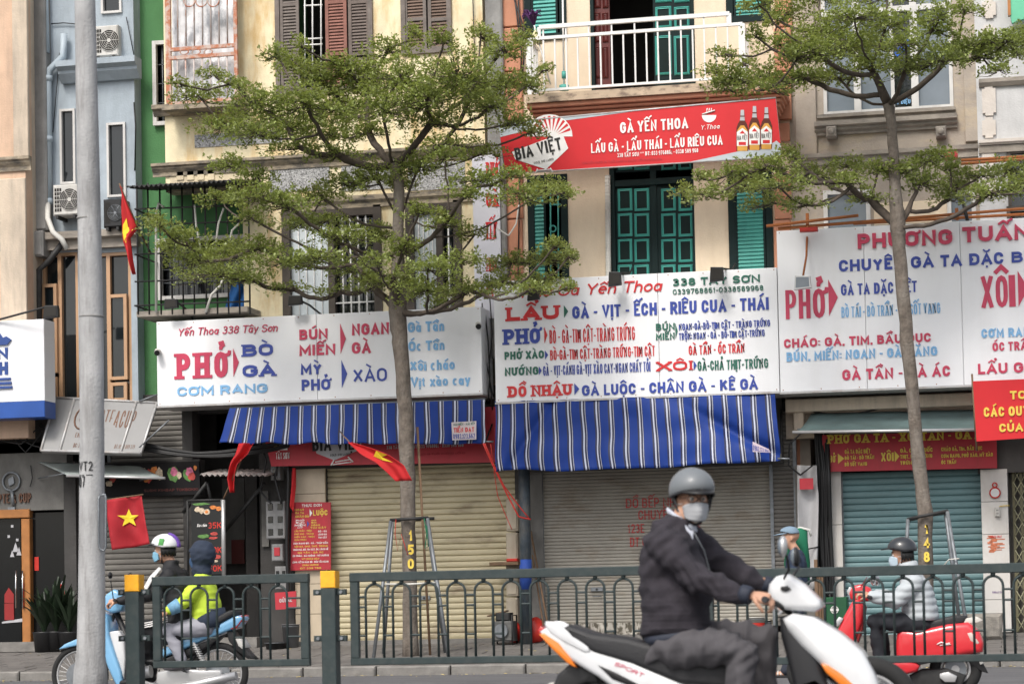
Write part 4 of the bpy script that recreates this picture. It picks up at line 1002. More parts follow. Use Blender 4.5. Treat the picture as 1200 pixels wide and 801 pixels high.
# ---- G white house at the right edge
xG0 = P(1147, 200, 0).x
Gh = thing('white_house', 'white painted house with chamfered pilaster panels at the right edge', 'house', (xG0+2.5, .2, ZG))
hG = [(1185,179,1240,240),(1240,-80,1300,100),(1184,244,1260,262)]
obj('wall', wall_mb((xG0, P(1200,462,0).z, xG0+8, ZT+1), [RECT(*h,-.05) for h in hG], -.05, .25), M['whitewall'], Gh)
for (y0,y1) in ((-120,-8),(0,22),(30,60),(101,136),(138,162),(176,232)):
    a = RECT(1151,y0,1167,y1,-.05); c = .04; x0,z0,x1,z1 = a
    mb = MB(); mb.prism([(x0+c,z0),(x1-c,z0),(x1-c,z0+c),(x1,z0+c),(x1,z1-c),(x1-c,z1-c),(x1-c,z1),(x0+c,z1),(x0+c,z1-c),(x0,z1-c),(x0,z0+c),(x0+c,z0+c)], -.085, -.05); obj('pilaster_panel', mb, M['whitecream'], Gh)
moulding('cornice', Gh, M['whitecream'], (1147,160,1330,166), -.05, [(.1,0),(.1,.6),(.06,.7),(.06,1)]); moulding('cornice', Gh, M['greytrim'], (1147,167,1330,175), -.05, [(.05,0),(.05,1)])
moulding('cornice', Gh, M['greytrim'], (1147,88,1330,97), -.05, [(.08,0),(.08,.5),(.04,1)])
for h in hG:
    a = RECT(*h,-.05); mb = MB(); mb.box(a[0],.1,a[1],a[2],.11,a[3]); w_ = obj('window', mb, M['winglass'], Gh); mb = MB(); mb.box(a[0]-.05,-.08,a[1],a[0],.02,a[3]+.05); mb.box(a[0],-.078,a[3],a[2],.018,a[3]+.05); obj('frame', mb, M['timber'], w_)
shell(Gh, xG0, xG0+8, ZG, ZT+1, .2, 7, M['whitewall'])
t = thing('green_signboard', 'pale green signboard with orange edge in the top right corner', 'sign', P(1200,28,-.4))
mb = MB(); mb.prism([XZ(1184,-60,-.4),XZ(1184,19,-.4),XZ(1186,27,-.4),XZ(1260,0,-.4),XZ(1260,-60,-.4)], -.4, -.3); obj('board', mb, mat('mint_green_sheet', (.13,.48,.30), rough=.5), t)
mb = MB(); mb.rbox(1180,-60,1183.5,18,-.42,-.3); obj('edge', mb, M['wood_orange'], t)
# ------------------------------------------------------------------ ground floor shop fronts (parts of the houses above them)
zL = P(600, 470, 0).z
def fl(px0, px1, Y): return P(px0,700,Y).x, P(px1,700,Y).x
def gbox(parent, name, px0, px1, ytop, Y0, Y1, m_, ybot=None, b=0.0, **k):
    x0, x1 = fl(px0, px1, Y0); z1 = P((px0+px1)/2, ytop, Y0).z; z0 = ZG-.03 if ybot is None else P((px0+px1)/2, ybot, Y0).z
    mb = MB(); (mb.cbox(x0,Y0,z0,x1,Y1,z1,b) if b else mb.box(x0,Y0,z0,x1,Y1,z1)); return obj(name, mb, m_, parent, **k)
def tiles(parent, px0, px1, ytop, Y, m_, nrow, name='tile'):
    x0, x1 = fl(px0, px1, Y); z1 = P((px0+px1)/2, ytop, Y).z; h = (z1-ZG)/nrow
    core = MB(); core.box(x0+.004,Y+.012,ZG-.03,x1-.004,Y+.3,z1); obj('pillar', core, M['shop'], parent)
    for i in range(nrow):
        mb = MB(); mb.cbox(x0,Y,ZG+i*h+.003,x1,Y+.05,ZG+(i+1)*h-.003,.004); obj(name, mb, m_, parent)
# left part: tea shop with glazed door
ts = thing('tea_shop_front', 'tea shop front with orange wooden door frame and dark glass at the lower left', 'shop front', (P(40,760,0).x, .2, ZG))
YT = .1
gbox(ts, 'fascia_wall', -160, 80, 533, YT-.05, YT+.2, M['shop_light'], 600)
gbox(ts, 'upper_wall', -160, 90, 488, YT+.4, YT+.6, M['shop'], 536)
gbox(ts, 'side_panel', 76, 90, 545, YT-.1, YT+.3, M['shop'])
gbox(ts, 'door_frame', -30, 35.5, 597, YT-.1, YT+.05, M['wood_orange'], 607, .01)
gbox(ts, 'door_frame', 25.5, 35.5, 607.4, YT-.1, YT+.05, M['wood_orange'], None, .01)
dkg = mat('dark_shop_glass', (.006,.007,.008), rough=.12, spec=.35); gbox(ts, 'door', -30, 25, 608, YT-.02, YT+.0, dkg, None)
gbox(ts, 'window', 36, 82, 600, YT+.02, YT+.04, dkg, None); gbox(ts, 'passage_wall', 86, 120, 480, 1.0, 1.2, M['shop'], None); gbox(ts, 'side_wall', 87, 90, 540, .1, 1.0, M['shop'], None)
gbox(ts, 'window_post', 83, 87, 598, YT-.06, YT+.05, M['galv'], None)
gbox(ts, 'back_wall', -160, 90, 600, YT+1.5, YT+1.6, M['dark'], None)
gbox(ts, 'threshold', -60, 90, 752, YT-.5, YT+.3, M['kerb'], None)
mb = MB(); p = P(14,564,YT-.05); mb.torus((p.x,YT-.075,p.z), .14, .018, 'Y', 28, 6); q = P(14,564,YT); mb.prism([(p.x-.035,p.z-.07),(p.x+.05,p.z-.03),(p.x+.035,p.z+.08),(p.x-.05,p.z+.04)], YT-.085, YT-.05)
mb.tube([P(14,574,YT-.07),P(16,592,YT-.07)], .03, 8); mb.box(P(12,590,YT).x, YT-.09, P(14,606,YT).z, P(20,590,YT).x, YT-.05, P(14,594,YT).z)
obj('logo', mb, M['galv'], ts)
letter(ts, 'EMPTE A CUP', -12, 37, 578, 589, YT-.05, M['tbrown'], t=.2, depth=.03)
# stickers on the glass
mb = MB(); mb.prism([XZ(3,706,.0),XZ(3,696,.0),XZ(8,688,.0),XZ(14,696,.0),XZ(14,706,.0)], YT-.030, YT-.022)
mb.box(P(3,700,.0).x,YT-.036,P(8,726,0).z,P(14,700,0).x,YT-.022,P(8,706.5,0).z); obj('red_house_sticker', mb, mat('dull_red_sticker', (.26,.02,.02)), ts)
mb = MB(); mb.prism([XZ(0,728,.0),XZ(24,724,.0),XZ(24,728,0),XZ(0,730,0)], YT-.03, YT-.022)
for x, y, s_ in ((16,646,7),(20,650,6),(12,652,5)):
    mb.prism([XZ(x-s_*.5,y,.0),XZ(x,y-s_*1.6,.0),XZ(x+s_*.5,y,.0)], YT-.03, YT-.022)
for x, y in ((12,616),(8,628),(18,632)): p = P(x,y,0); mb.box(p.x-.02,YT-.03,p.z-.02,p.x+.02,YT-.022,p.z+.02)
mb.prism([XZ(67,700,.0),XZ(66,688,.0),XZ(70,680,.0),XZ(76,680,.0),XZ(78,690,.0),XZ(77,702,.0)], YT-.0, YT+.015)
obj('white_sticker', mb, mat('frosted_white_sticker', (.40,.40,.42)), ts)
mb = MB(); mb.box(P(37,650,0).x,YT+.005,P(38,668,0).z,P(42,650,0).x,YT+.015,P(38,652,0).z)
mb.box(P(68,690,0).x,YT-.012,P(70,697,0).z,P(76,690,0).x,YT+.012,P(70,684,0).z); mb.box(P(26.5,700,0).x,YT-.115,P(26,712,0).z,P(28.5,700,0).x,YT-.1,P(26,682,0).z); obj('red_sticker', mb, M['redplastic'], ts)
mb = MB(); mb.tube([P(18.5,712,-.02),P(18.5,668,-.02)], .012, 6); mb.tube([P(26.5,712,-.04),P(26.5,668,-.04)], .012, 6)
obj('door_handle', mb, M['chrome'], ts)
# pot plants before the shop window
def pot_plant(px, py, Y, h, n, label):
    b = P(px, py, Y); b.z = walk_z(Y)+.0; t = thing('potted_plant', label, 'potted plant', b, 'potted plants before the tea shop')
    mb = MB(); mb.lathe(b, [(.12,0),(.14,.0),(.17,.28),(.18,.30),(.15,.30),(.14,.26),(0,.26)], 16); obj('pot', mb, M['black'], t)
    mb = MB(); rnd = random.Random(int(px))
    for i in range(n):
        a = rnd.uniform(0,6.28); L_ = h*rnd.uniform(.6,1.1); sp = rnd.uniform(.15,.6); w_ = rnd.uniform(.02,.045); pts = []
        for k in range(6):
            s_ = k/5; r_ = sp*L_*s_**1.3; z_ = L_*(s_-.35*sp*s_*s_*1.6)
            pts.append(b+Vector((math.cos(a)*r_, math.sin(a)*r_, .26+z_)))
        sd_ = Vector((-math.sin(a), math.cos(a), 0)); vs = []
        for k, p_ in enumerate(pts): ww = w_*math.sin(math.pi*min(.95,(k+.6)/6))+.002; vs += [p_-sd_*ww, p_+Vector((0,0,-.01)), p_+sd_*ww]
        fs = []
        for k in range(5): fs += [(k*3,k*3+1,k*3+4,k*3+3),(k*3+1,k*3+2,k*3+5,k*3+4)]
        mb.add(vs, fs, True)
    obj('foliage', mb, M['leaf_pot'], t, kind='stuff')
pot_plant(52, 758, -.35, .75, 40, 'broad leaved plant in black pot nearest the orange door frame')
pot_plant(66, 758, -.3, .95, 46, 'tall spiky plant in black pot in the middle before the tea shop window')
pot_plant(82, 758, -.45, .8, 40, 'leafy dark plant in black pot just behind the concrete pole')
# brown-grey shuttered shop
ms = thing('shuttered_snack_shop', 'closed snack shop with brown grey roller shutter behind the blue motorbike', 'shop front', (P(160,760,0).x, .2, ZG))
roller(ms, (119,584,217,752), .15, M['shut_brown'], .085)
roller(ms, (130,476,216,548), .25, M['shut_brown'], .08, name='upper_shutter')
gbox(ms, 'pillar', 216, 228, 470, .05, .4, M['shop'], None); gbox(ms, 'lintel', 88, 236, 540, .06, .3, M['shop'], 584); gbox(ms, 'pillar', 90, 119, 560, .1, .4, M['shop'], None)
gbox(ms, 'beam', 60, 300, 462, .3, .6, M['shop'], 486); 
gbox(ms, 'threshold', 90, 300, 748, -.3, .4, M['kerb'], None)
# dark passage with meter boxes
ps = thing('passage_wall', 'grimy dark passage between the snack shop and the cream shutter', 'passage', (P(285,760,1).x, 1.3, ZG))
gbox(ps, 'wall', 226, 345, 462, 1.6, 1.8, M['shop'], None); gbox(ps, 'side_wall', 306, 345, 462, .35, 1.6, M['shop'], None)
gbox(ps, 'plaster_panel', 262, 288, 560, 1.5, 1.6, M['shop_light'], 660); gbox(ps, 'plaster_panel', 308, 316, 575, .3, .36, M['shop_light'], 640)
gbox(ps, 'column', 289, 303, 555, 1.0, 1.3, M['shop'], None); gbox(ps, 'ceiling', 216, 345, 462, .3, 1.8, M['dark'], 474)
gbox(ps, 'notice', 272, 287, 632, 1.46, 1.5, M['redwood'], 660)
# lintels above the other shops
def lintel(parent, x0, x1, y0, y1, Y0=.0, Y1=.35, m_=M['shop']): gbox(parent, 'lintel', x0, x1, y0, Y0, Y1, m_, y1)
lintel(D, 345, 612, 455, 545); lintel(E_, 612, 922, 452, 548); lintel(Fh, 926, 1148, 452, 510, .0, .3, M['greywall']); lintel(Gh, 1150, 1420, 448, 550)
# cream shutter shop
roller(D, (384,543,606,748), .22, M['shut_cream'], .0875, amp=.014)
tiles(D, 346, 383, 543, .05, M['tilecream'], 6); gbox(D, 'pillar', 606, 612, 540, .1, .4, M['shop'], None)
gbox(D, 'threshold', 345, 606, 749, -.05, .5, M['kerb'], None)
for i, (y0, y1) in enumerate(((585,622),(624,660),(662,698),(700,742))):
    a = RECT(594.5, y0, 608, y1, .0); t = thing('utility_box', ['beige utility box topmost in the stack beside the dark post', 'beige utility box second from top beside the dark post', 'beige utility box third from top beside the dark post', 'lowest beige utility box beside the dark post'][i], 'utility box', ((a[0]+a[2])/2,.03,a[1]), 'beige boxes stacked beside the dark post')
    mb = MB(); mb.cbox(a[0],-.08,a[1],a[2],.09,a[3],.01); obj('casing', mb, M['beige'], t); mb = MB(); mb.cbox(a[0]+.02,-.095,a[1]+.03,a[2]-.02,-.082,a[3]-.03,.004); obj('lid', mb, M['beige'], t)
t = thing('round_post', 'dark blue grey steel post between the cream and the grey shutter', 'post', (P(615,760,-.45).x, -.45, walk_z(-.45)))
mb = MB(); mb.tube([(P(617,752,-.45).x,-.45,walk_z(-.45)),P(613,470,-.45)], .085, 14); obj('shaft', mb, mat('blue_grey_chipped_paint', (.045,.06,.075), rough=.5, var=.3, scale=8, dirt=(.16,.15,.13), dirt_amt=.6, dirt_scale=(9,9,3)), t)
mb = MB(); mb.tube([P(616,690,-.45),P(616,655,-.45)], .088, 14); obj('blue_band', mb, mat('blue_paint_patch', (.02,.06,.28), var=.3), t)
# grey painted shutter shop
roller(E_, (638,548,905,728), .18, M['shut_grey'], .050, amp=.008, label='grey roller shutter with red hand painted lettering')
gbox(E_, 'pillar', 621, 638, 545, .12, .45, M['shop_light'], None); gbox(E_, 'pillar', 905, 932, 470, .1, .45, M['shop'], None)
gbox(E_, 'threshold', 621, 932, 728, .1, .5, mat('whitewashed_stained_step', (.45,.42,.37), var=.3, scale=7, dirt=(.08,.07,.05), dirt_amt=.95, dirt_scale=(14,14,9), dirt_lo=.45, dirt_hi=.55, rough=.9), 742); gbox(E_, 'threshold', 621, 932, 742.5, .02, .55, M['kerb'], None)
roller(E_, (907,482,931,728), .09, M['shut_brown'], .062, amp=.009, name='side_shutter')
for s, x0, x1, y0, y1 in (('ĐỒ BẾP NHÀ',733,800,583,594),('CHUYÊN',748,790,597,608),('123E',736,755,613.5,624),('LE',812,822,612,623),('ĐT 0',738,757,629,640),('6A',808,822,627,638)):
    letter(E_, s, x0, x1, y0, y1, .162, M['tpaint'], t=.13, depth=.003, name='painted_lettering')
# teal shutter shop
roller(Fh, (990,551,1152,748), .2, M['shut_teal'], .092, amp=.014)
tiles(Fh, 968, 989, 550, .02, M['tilewhite'], 3); 
x0, x1 = fl(1153, 1184.5, -.02)
tiles(Fh, 1153, 1184.5, 549, -.02, M['tilewhite'], 5)
gbox(Fh, 'threshold', 966, 1150, 745, -.1, .5, M['kerb'], None); gbox(Fh, 'pillar_foot', 1130, 1178, 744, -.25, -.02, M['kerb'], None)
gbox(Fh, 'beam', 926, 1180, 463, -.3, 0, M['cream_trim'], 478, .01)
mb = MB(); a = RECT(930,470,953,516,-.25); mb.cbox(a[0],-.25,a[1]+.15,a[0]+.14,0,a[3],.01); mb.cbox(a[0]+.14,-.25,a[1]+.4,a[2],0,a[3]-.1,.01); obj('bracket_column', mb, M['cream_trim'], Fh)
# things on the white pillar
p = P(1166,577,-.06); t = thing('altar_ring', 'small red ring holding a round mirror on the white tiled pillar', 'mirror', p)
mb = MB(); mb.torus(p, .068, .012, 'Y', 24, 6); mb.torus(p+Vector((0,0,.11)), .03, .01, 'Y', 14, 5); obj('ring', mb, M['redplastic'], t); mb = MB(); mb.disc(p, .06, 'Y', 20, .02); obj('glass', mb, M['steel'], t)
a = RECT(1166,594,1172,605,-.03); t = thing('wall_socket', 'white electric socket box on the white tiled pillar below the ring', 'socket', (a[0],-.06,a[1]))
mb = MB(); mb.cbox(a[0],-.09,a[1],a[2],-.02,a[3],.01); obj('casing', mb, M['acwhite'], t); mb = MB(); c_ = (a[0]+a[2])/2; mb.box(c_-.012,-.094,a[1]+.03,c_-.004,-.09,a[1]+.055); mb.box(c_+.004,-.094,a[1]+.03,c_+.012,-.09,a[1]+.055); mb.box(c_-.012,-.094,a[1]+.08,c_-.004,-.09,a[1]+.1); mb.box(c_+.004,-.094,a[1]+.08,c_+.012,-.09,a[1]+.1); obj('slot', mb, M['black'], t); mb = MB(); mb.tube([P(1171,593,-.05),P(1178,592,-.05),P(1183,592,-.05)], .008, 4); obj('wire', mb, M['tyellow'], t)
rn = random.Random(4)
mb = MB()
for i in range(16):
    x = 1156+rn.uniform(0,6); y = 627+i*1.25; w_ = rn.uniform(5,19); mb.rbox(x,y,min(x+w_,1179),y+1.0,-.026-.0006*(i%3),-.02)
obj('torn_poster', mb, mat('torn_orange_paper', (.55,.17,.08), var=.4, scale=30), Fh); 
letter(Fh, 'THONG NHAT', 1160, 1174, 627, 629.5, -.03, M['tred2'], t=.2, depth=.003)
letter(Fh, 'KHOAN CAT', 1163, 1176, 692, 694.5, -.022, mat('faded_violet_print', (.18,.12,.25)), t=.2, depth=.003)
# folding gate
fg = thing('folding_gate', 'tan folding lattice gate closed at the far right edge', 'gate', (P(1215,750,.1).x, .1, ZG))
a = RECT(1190,548,1262,750,.12)
for i in range(9):
    x = a[0]+(a[2]-a[0])*i/8; mb = MB(); mb.box(x-.02,.10,ZG,x+.02,.15,a[3]); obj('upright', mb, mat('olive_brown_gate', (.13,.12,.07), var=.2), fg)
mb = MB(); w_ = (a[2]-a[0])/8; hh = (a[3]-ZG)/12
for i in range(8):
    for j in range(12):
        x = a[0]+i*w_; z = ZG+j*hh; mb.tube([(x,.095,z),(x+w_,.095,z+hh)], .009, 4); mb.tube([(x+w_,.088,z),(x,.088,z+hh)], .009, 4)
obj('lattice', mb, mat('pale_gate_lattice', (.26,.25,.16), var=.2), fg, kind='stuff')
gbox(Gh, 'inner_shutter', 1186, 1420, 548, .3, .34, M['shut_brown'], None); gbox(Gh, 'pillar', 1262, 1290, 548, .0, .4, M['tilewhite'], None)

# ------------------------------------------------------------------ sign boxes
def sign_box(name, label, px, Y, depth, seams=(), mface=M['signwhite'], cat='sign'):
    a = RECT(*px, Y); t = thing(name, label, cat, ((a[0]+a[2])/2, Y+depth/2, a[1]))
    mb = MB(); mb.box(a[0],Y+.03,a[1],a[2],Y+depth,a[3]); obj('box', mb, mface, t)
    xs = [a[0]]+[P(s_,(px[1]+px[3])/2,Y).x for s_ in seams]+[a[2]]
    for i in range(len(xs)-1):
        mb = MB(); mb.cbox(xs[i]+(.003 if i else 0),Y,a[1],xs[i+1]-(.003 if i < len(xs)-2 else 0),Y+.028,a[3],.006); obj('face_sheet', mb, mface, t)
    mb = MB(); mb.box(a[0]-.01,Y-.012,a[1]-.025,a[2]+.01,Y+depth,a[1]-.002); obj('frame', mb, M['signframe'], t)
    mb = MB(); n = max(4, int((a[2]-a[0])/.5))
    for i in range(n+1):
        x = a[0]+.04+(a[2]-a[0]-.08)*i/n
        for z in (a[1]+.03, a[3]-.03): mb.disc((x,Y-.001,z), .008, 'Y', 6, .006)
    obj('screw', mb, M['rust2'], t, kind='stuff'); return t, a
def lines(t, Y, rows):
    for r_ in rows:
        s, x0, x1, y0, y1, m_ = r_[:6]; o = r_[6] if len(r_) > 6 else {}
        letter(t, s, x0, x1, y0, y1, Y, M[m_], **o)
sf = dict(serif=True, t=.24); bd = dict(t=.235); cn = dict(t=.225, gap=.12); sc = dict(t=.13, slant=.22, gap=.1)
YS = -.75
t, a = sign_box('noodle_sign', 'long white noodle sign reading PHỞ BÒ GÀ behind the left tree trunk', (183.8,368,564.5,468), YS, .72, (371.5,))
lines(t, YS, [('Yến Thoa 338 Tây Sơn',208,325,382,391,'tred',sc),('PHỞ',207,267,413,443,'tred',dict(serif=True,t=.22,gap=.22)),('►',273.5,279,408,441,'tred'),('BÒ',284.5,320,403,417,'tblue',dict(serif=True,t=.26)),('GÀ',284.5,323,427,441,'tblue',dict(serif=True,t=.26)),
 ('CƠM RANG',208,313,451,462,'tsky',bd),('BÚN',351,384,385.5,397.5,'tred',bd),('MIẾN',351,393,403.5,416,'tred',bd),('►',399,404.5,379,414,'tred'),('NGAN',412.5,456,378.5,392,'tred',bd),('GÀ',412.5,434.6,400.5,414,'tred',bd),
 ('MỲ',352.7,377,426,438.5,'tblue',bd),('PHỞ',353.7,387,444,457,'tblue',bd),('►',400.5,406,421.7,454,'tblue'),('XÀO',414,453.5,431.5,447,'tblue',dict(t=.16)),
 ('Gà Tần',478,520.7,376.5,388.5,'tsky',cn),('Óc Tần',478.7,521,399,410.5,'tsky',cn),('Xôi cháo',480.5,533,421.7,433.6,'tsky',cn),('Vịt xào cay',481.5,551,440.5,452,'tsky',cn)])
YC = -.8
t, a = sign_box('menu_sign', 'large white menu board in the centre reading LẨU above the second striped awning', (579.5,321.5,912,465), YC, .76, (772,))
lines(t, YC, [('Phở Gà Yến Thoa',611,775,331.5,345,'tred2',dict(t=.15,slant=.25,gap=.08)),('338 TÂY SƠN',788,890,324,333,'tgreen',bd),('0339768861-0338589968',788.5,894.7,336.5,342.6,'tgreen',dict(t=.16)),
 ('LẨU',594,655,359,375,'tred2',dict(serif=True,t=.28)),('►',661,665,357.5,372,'tgreen'),('GÀ - VỊT - ẾCH - RIÊU CUA - THÁI',670.6,900.5,353.5,368,'tblue',cn),
 ('PHỞ',590.5,633,385,403,'tblue',dict(serif=True,t=.24)),('►',638,641,383,402,'tred2'),('BÒ - GÀ-TIM CẬT-TRÀNG TRỨNG',644,743,384.5,400.3,'tred2',cn),
 ('BÚN',768.7,790.8,378.8,387,'tgreen',bd),('MIẾN',768.7,790.8,390,398,'tgreen',bd),('►',791.5,794,378,396.7,'tgreen'),('NGAN-GÀ-BÒ-TIM CẬT - TRÀNG TRỨNG',795.5,902,376.8,384.6,'tblue',cn),('TRỘN: NGAN - GÀ - BÒ-TIM CẬT-TRỨNG',795.6,895.6,388,396,'tblue',cn),
 ('PHỞ XÀO',591.4,637,411.3,420.5,'tgreen',bd),('►',638.8,641.7,410.4,420.8,'tblue'),('BÒ-GÀ-TIM CẬT-TRÀNG TRỨNG-TIM CẬT',644.7,766.7,407.5,419.4,'tred2',cn),('GÀ TẦN - ÓC TRẦN',807,872.6,403.5,414.3,'tred2',cn),
 ('NƯỚNG',591.7,630,430,439.6,'tgreen',bd),('►',631.7,634.3,429,439,'tblue'),('GÀ - VỊT-CÁNH GÀ-VỊT XÀO CAY-NGAN CHÁY TỎI',636.5,762,426.2,437.5,'tblue',cn),
 ('XÔI',769.7,811.9,423,434,'tred2',dict(serif=True,t=.24)),('►',812.9,815.8,422,433.5,'tblue'),('GÀ-CHẢ THỊT-TRỨNG',817.4,899.5,421.3,432.5,'tgreen',cn),
 ('ĐỒ NHẬU',595,670,451,464,'tred2',dict(serif=True,t=.25)),('►',673.2,677.8,448.7,462.3,'tblue'),('GÀ LUỘC - CHÂN GÀ - KÊ GÀ',682,888,447,459.7,'tblue',cn)])
YR = -.8
t, a = sign_box('specialty_sign', 'wide white board at the right reading PHƯƠNG TUẤN behind the right tree', (912,259.5,1330,451.5), YR, .76, (1014,1127,1232))
rd = dict(t=.245, depth=.03)
lines(t, YR, [('PHƯƠNG',1005,1114,271.5,289,'tred',rd),('TUẤN',1127.7,1207,264.5,282.3,'tred',rd),('CHUYÊN GÀ TA ĐẶC',983,1176,300,313.8,'tblue',bd),('BIỆT',1185.4,1233,294,306.7,'tblue',bd),
 ('PHỞ',920.6,966.7,339,373,'tred',dict(t=.2,gap=.12)),('►',971,980,327,370,'tred'),('GÀ TA ĐẶC BIỆT',985.4,1074.5,331,344,'tblue',cn),('BÒ TÁI - BÒ TRẦN - BÒ SỐT VANG',986,1102,357,369.5,'tsky',cn),
 ('CHÁO: GÀ, TIM, BẦU DỤC',918.7,1091,393.5,404,'tred',bd),('BÚN, MIẾN: NGAN - GÀ MĂNG',921.7,1098.5,409,420,'tsky',bd),('GÀ TẦN - GÀ ÁC',987,1113.5,430.5,443,'tred',bd),
 ('XÔI',1150,1188,323,360,'tred',dict(t=.2,gap=.12)),('►',1193,1203,317,359,'tred'),('CƠM RANG',1150,1215,384,394.7,'tsky',bd),('ÓC TRẦN',1163,1211,400.2,410.4,'tred',bd),('LẨU GÀ',1146,1213,424.8,437,'tred',bd)])
# blue and white sign at the left edge
YB = -1.0; a = RECT(-130,378,52,492,YB); t = thing('blue_white_sign', 'white sign with blue lower band and crown emblem at the left edge', 'sign', ((a[0]+a[2])/2, YB+.2, a[1]))
zb = P(-39,473,YB).z
mb = MB(); mb.cbox(a[0],YB,zb+.002,a[2],YB+.4,a[3],.008); obj('face_sheet', mb, M['signwhite'], t); mb = MB(); mb.cbox(a[0],YB-.004,a[1],a[2],YB+.4,zb,.008); obj('blue_band', mb, mat('sign_blue_band', (.02,.075,.30), rough=.35, var=.15, scale=2), t)
mb = MB(); mb.prism([XZ(-22,402,YB),XZ(-19,398,YB),XZ(-12,399,YB),XZ(-8,392,YB),XZ(-4,396,YB),XZ(0,390,YB),XZ(4,396,YB),XZ(8,394,YB),XZ(14,398,YB),XZ(9,404,YB),XZ(-17,405,YB)], YB-.03, YB); obj('emblem', mb, M['tnavy'], t)
lines(t, YB, [('SAN',-32,9.6,408,421,'tnavy',dict(t=.3)),('BINH',-32,9.6,424.5,439.5,'tnavy',dict(t=.3))])
mb = MB()
for y, x in ((443,12),(448,13),(453,14)): mb.rbox(-32,y,x,y+2.6,YB-.03,YB)
obj('emblem_bar', mb, M['tnavy'], t)
# tilted tea sign
def quad_sheet(name, label, cnr, Ys, m_, th=.05, group=None, cat='sign'):
    """cnr TL,TR,BR,BL spots with their own depths; returns thing and a bilinear map"""
    c = [P(x,y,Y) for (x,y),Y in zip(cnr, Ys)]; n = (c[1]-c[0]).cross(c[3]-c[0]).normalized()
    if n.y > 0: n = -n
    t = thing(name, label, cat, (c[2]+c[3])/2, group)
    mb = MB(); b = [v-n*th for v in c]; mb.add(c+b, [(0,3,2,1),(4,5,6,7),(0,1,5,4),(1,2,6,5),(2,3,7,6),(3,0,4,7)]); obj('sheet', mb, m_, t)
    def f(u, v, d=0): return c[3].lerp(c[2],u).lerp(c[0].lerp(c[1],u),v)+n*d
    return t, f
def letterq(t, f, s, u0, u1, v0, v1, m_, tt=.2, serif=False, slant=0, name='lettering'):
    H = (f((u0+u1)/2,v1)-f((u0+u1)/2,v0)).length; L = (f(u1,v0)-f(u0,v0)).length; sx = 1
    for _ in range(6): sx *= (L/H)/text_into(MB(), s, None, H, sx, tt, serif, only_width=True)
    Wd = L/H
    mb = MB(); text_into(mb, s, lambda x,z,d: f(u0+(u1-u0)*(x+z*slant)/Wd, v0+(v1-v0)*z, .004+d*.5), H, sx, tt if sx > .5 else max(tt*sx*1.5,.09), serif)
    return obj(name, mb, m_, t)
t, f = quad_sheet('tilted_tea_sign', 'grey tilted signboard with brown tea cup lettering behind the concrete pole', [(65,466),(184,472),(165,531),(48,528)], [-.25,-.25,-.85,-.85], mat('sign_grey_sheet', (.24,.24,.24), rough=.5, var=.06, dirt=(.2,.2,.19), dirt_amt=.4, dirt_scale=(3,3,2)), .06)
letterq(t, f, 'EMPTEACUP', .38, .84, .48, .82, M['tbrown'], .18); letterq(t, f, 'EMPTEACUP', .3, .52, .27, .36, M['tbrown'], .2); letterq(t, f, 'ĐC: 372 TÂY SƠN', .31, .52, .08, .16, M['tbrown'], .2); letterq(t, f, 'ĐT: 0942 809 339', .72, .92, .08, .16, M['tbrown'], .2)
mb = MB(); c_ = f(.335,.62,.01)
mb.tube([f(.335+.085*math.cos(a_/16*6.283), .64+.22*math.sin(a_/16*6.283), .01) for a_ in range(17)], .014, 5); mb.tube([f(.30,.6,.01),f(.345,.75,.01),f(.37,.68,.01),f(.325,.53,.01),f(.30,.6,.01)], .012, 5); obj('logo', mb, M['tbrown'], t)
mb = MB()
for u in (0,.19,.80,1): mb.tube([f(u,0,.008),f(u,1,.008)], .02, 5)
mb.tube([f(0,0,.008),f(1,0,.008)], .02, 5); mb.tube([f(0,1,.008),f(1,1,.008)], .02, 5); obj('frame', mb, M['signframe'], t)
mb = MB(); mb.tube([f(.95,.1,-.02),P(198,492,-.8)], .012, 5); mb.tube([P(163,470,-.3),P(184,462,-.2)], .012, 5); obj('stay_rod', mb, M['galv'], t)
# beer banner under the balcony
YN = -.95
t, f = quad_sheet('beer_banner', 'tilted red restaurant banner with three printed bottles under the white balcony', [(584,144),(909,114.6),(916.5,183.5),(592,204)], [YN]*4, M['bred'], .06, cat='banner')
pale = mat('banner_pale_print', (.45,.50,.54), rough=.5)
def fl_poly(parent, f, pts, m_, d, name='print'):
    mb = MB(); mb.add([f(u,v,d) for u,v in pts], [tuple(range(len(pts)))]); return obj(name, mb, m_, parent)
def uvp(px, py):   # spot on the banner -> its (u,v)
    u = v = .5
    for _ in range(12):
        p = f(u,v); q = P(px,py,YN); e = q-p; du = f(1,v)-f(0,v); dv = f(u,1)-f(u,0)
        u += e.x/du.x if abs(du.x) > 1e-6 else 0; p = f(u,v); e = q-p; v += e.z/dv.z
    return u, v
U = lambda L_: [uvp(*q) for q in L_]
fl_poly(t, f, [(0,.72),(.25,.93),(.55,1.0),(0,1.0)][::1], pale, .003); fl_poly(t, f, [(.66,0),(1,0),(1,.22),(.97,.22)], pale, .003)
fl_poly(t, f, U([(600,178),(659,156),(666,174),(640,198.5),(604,187)]), M['twhite'], .006, 'shield')
mb = MB()
for i in range(9):
    a0 = 20+i*15; q = [(646+8*math.cos(R(a0)),160-6*math.sin(R(a0))),(646+24*math.cos(R(a0-3)),160-24*math.sin(R(a0-3))),(646+24*math.cos(R(a0+5)),160-24*math.sin(R(a0+5)))]
    mb.add([f(*uvp(*z_), .0045+.0005*(i%2)) for z_ in q], [(0,1,2)])
obj('ray', mb, M['bred'], t); fl_poly(t, f, U([(644+27*math.cos(R(a_)),160-26*math.sin(R(a_))) for a_ in range(0,181,15)]), M['twhite'], .0035, 'fan_print')
mb = MB()
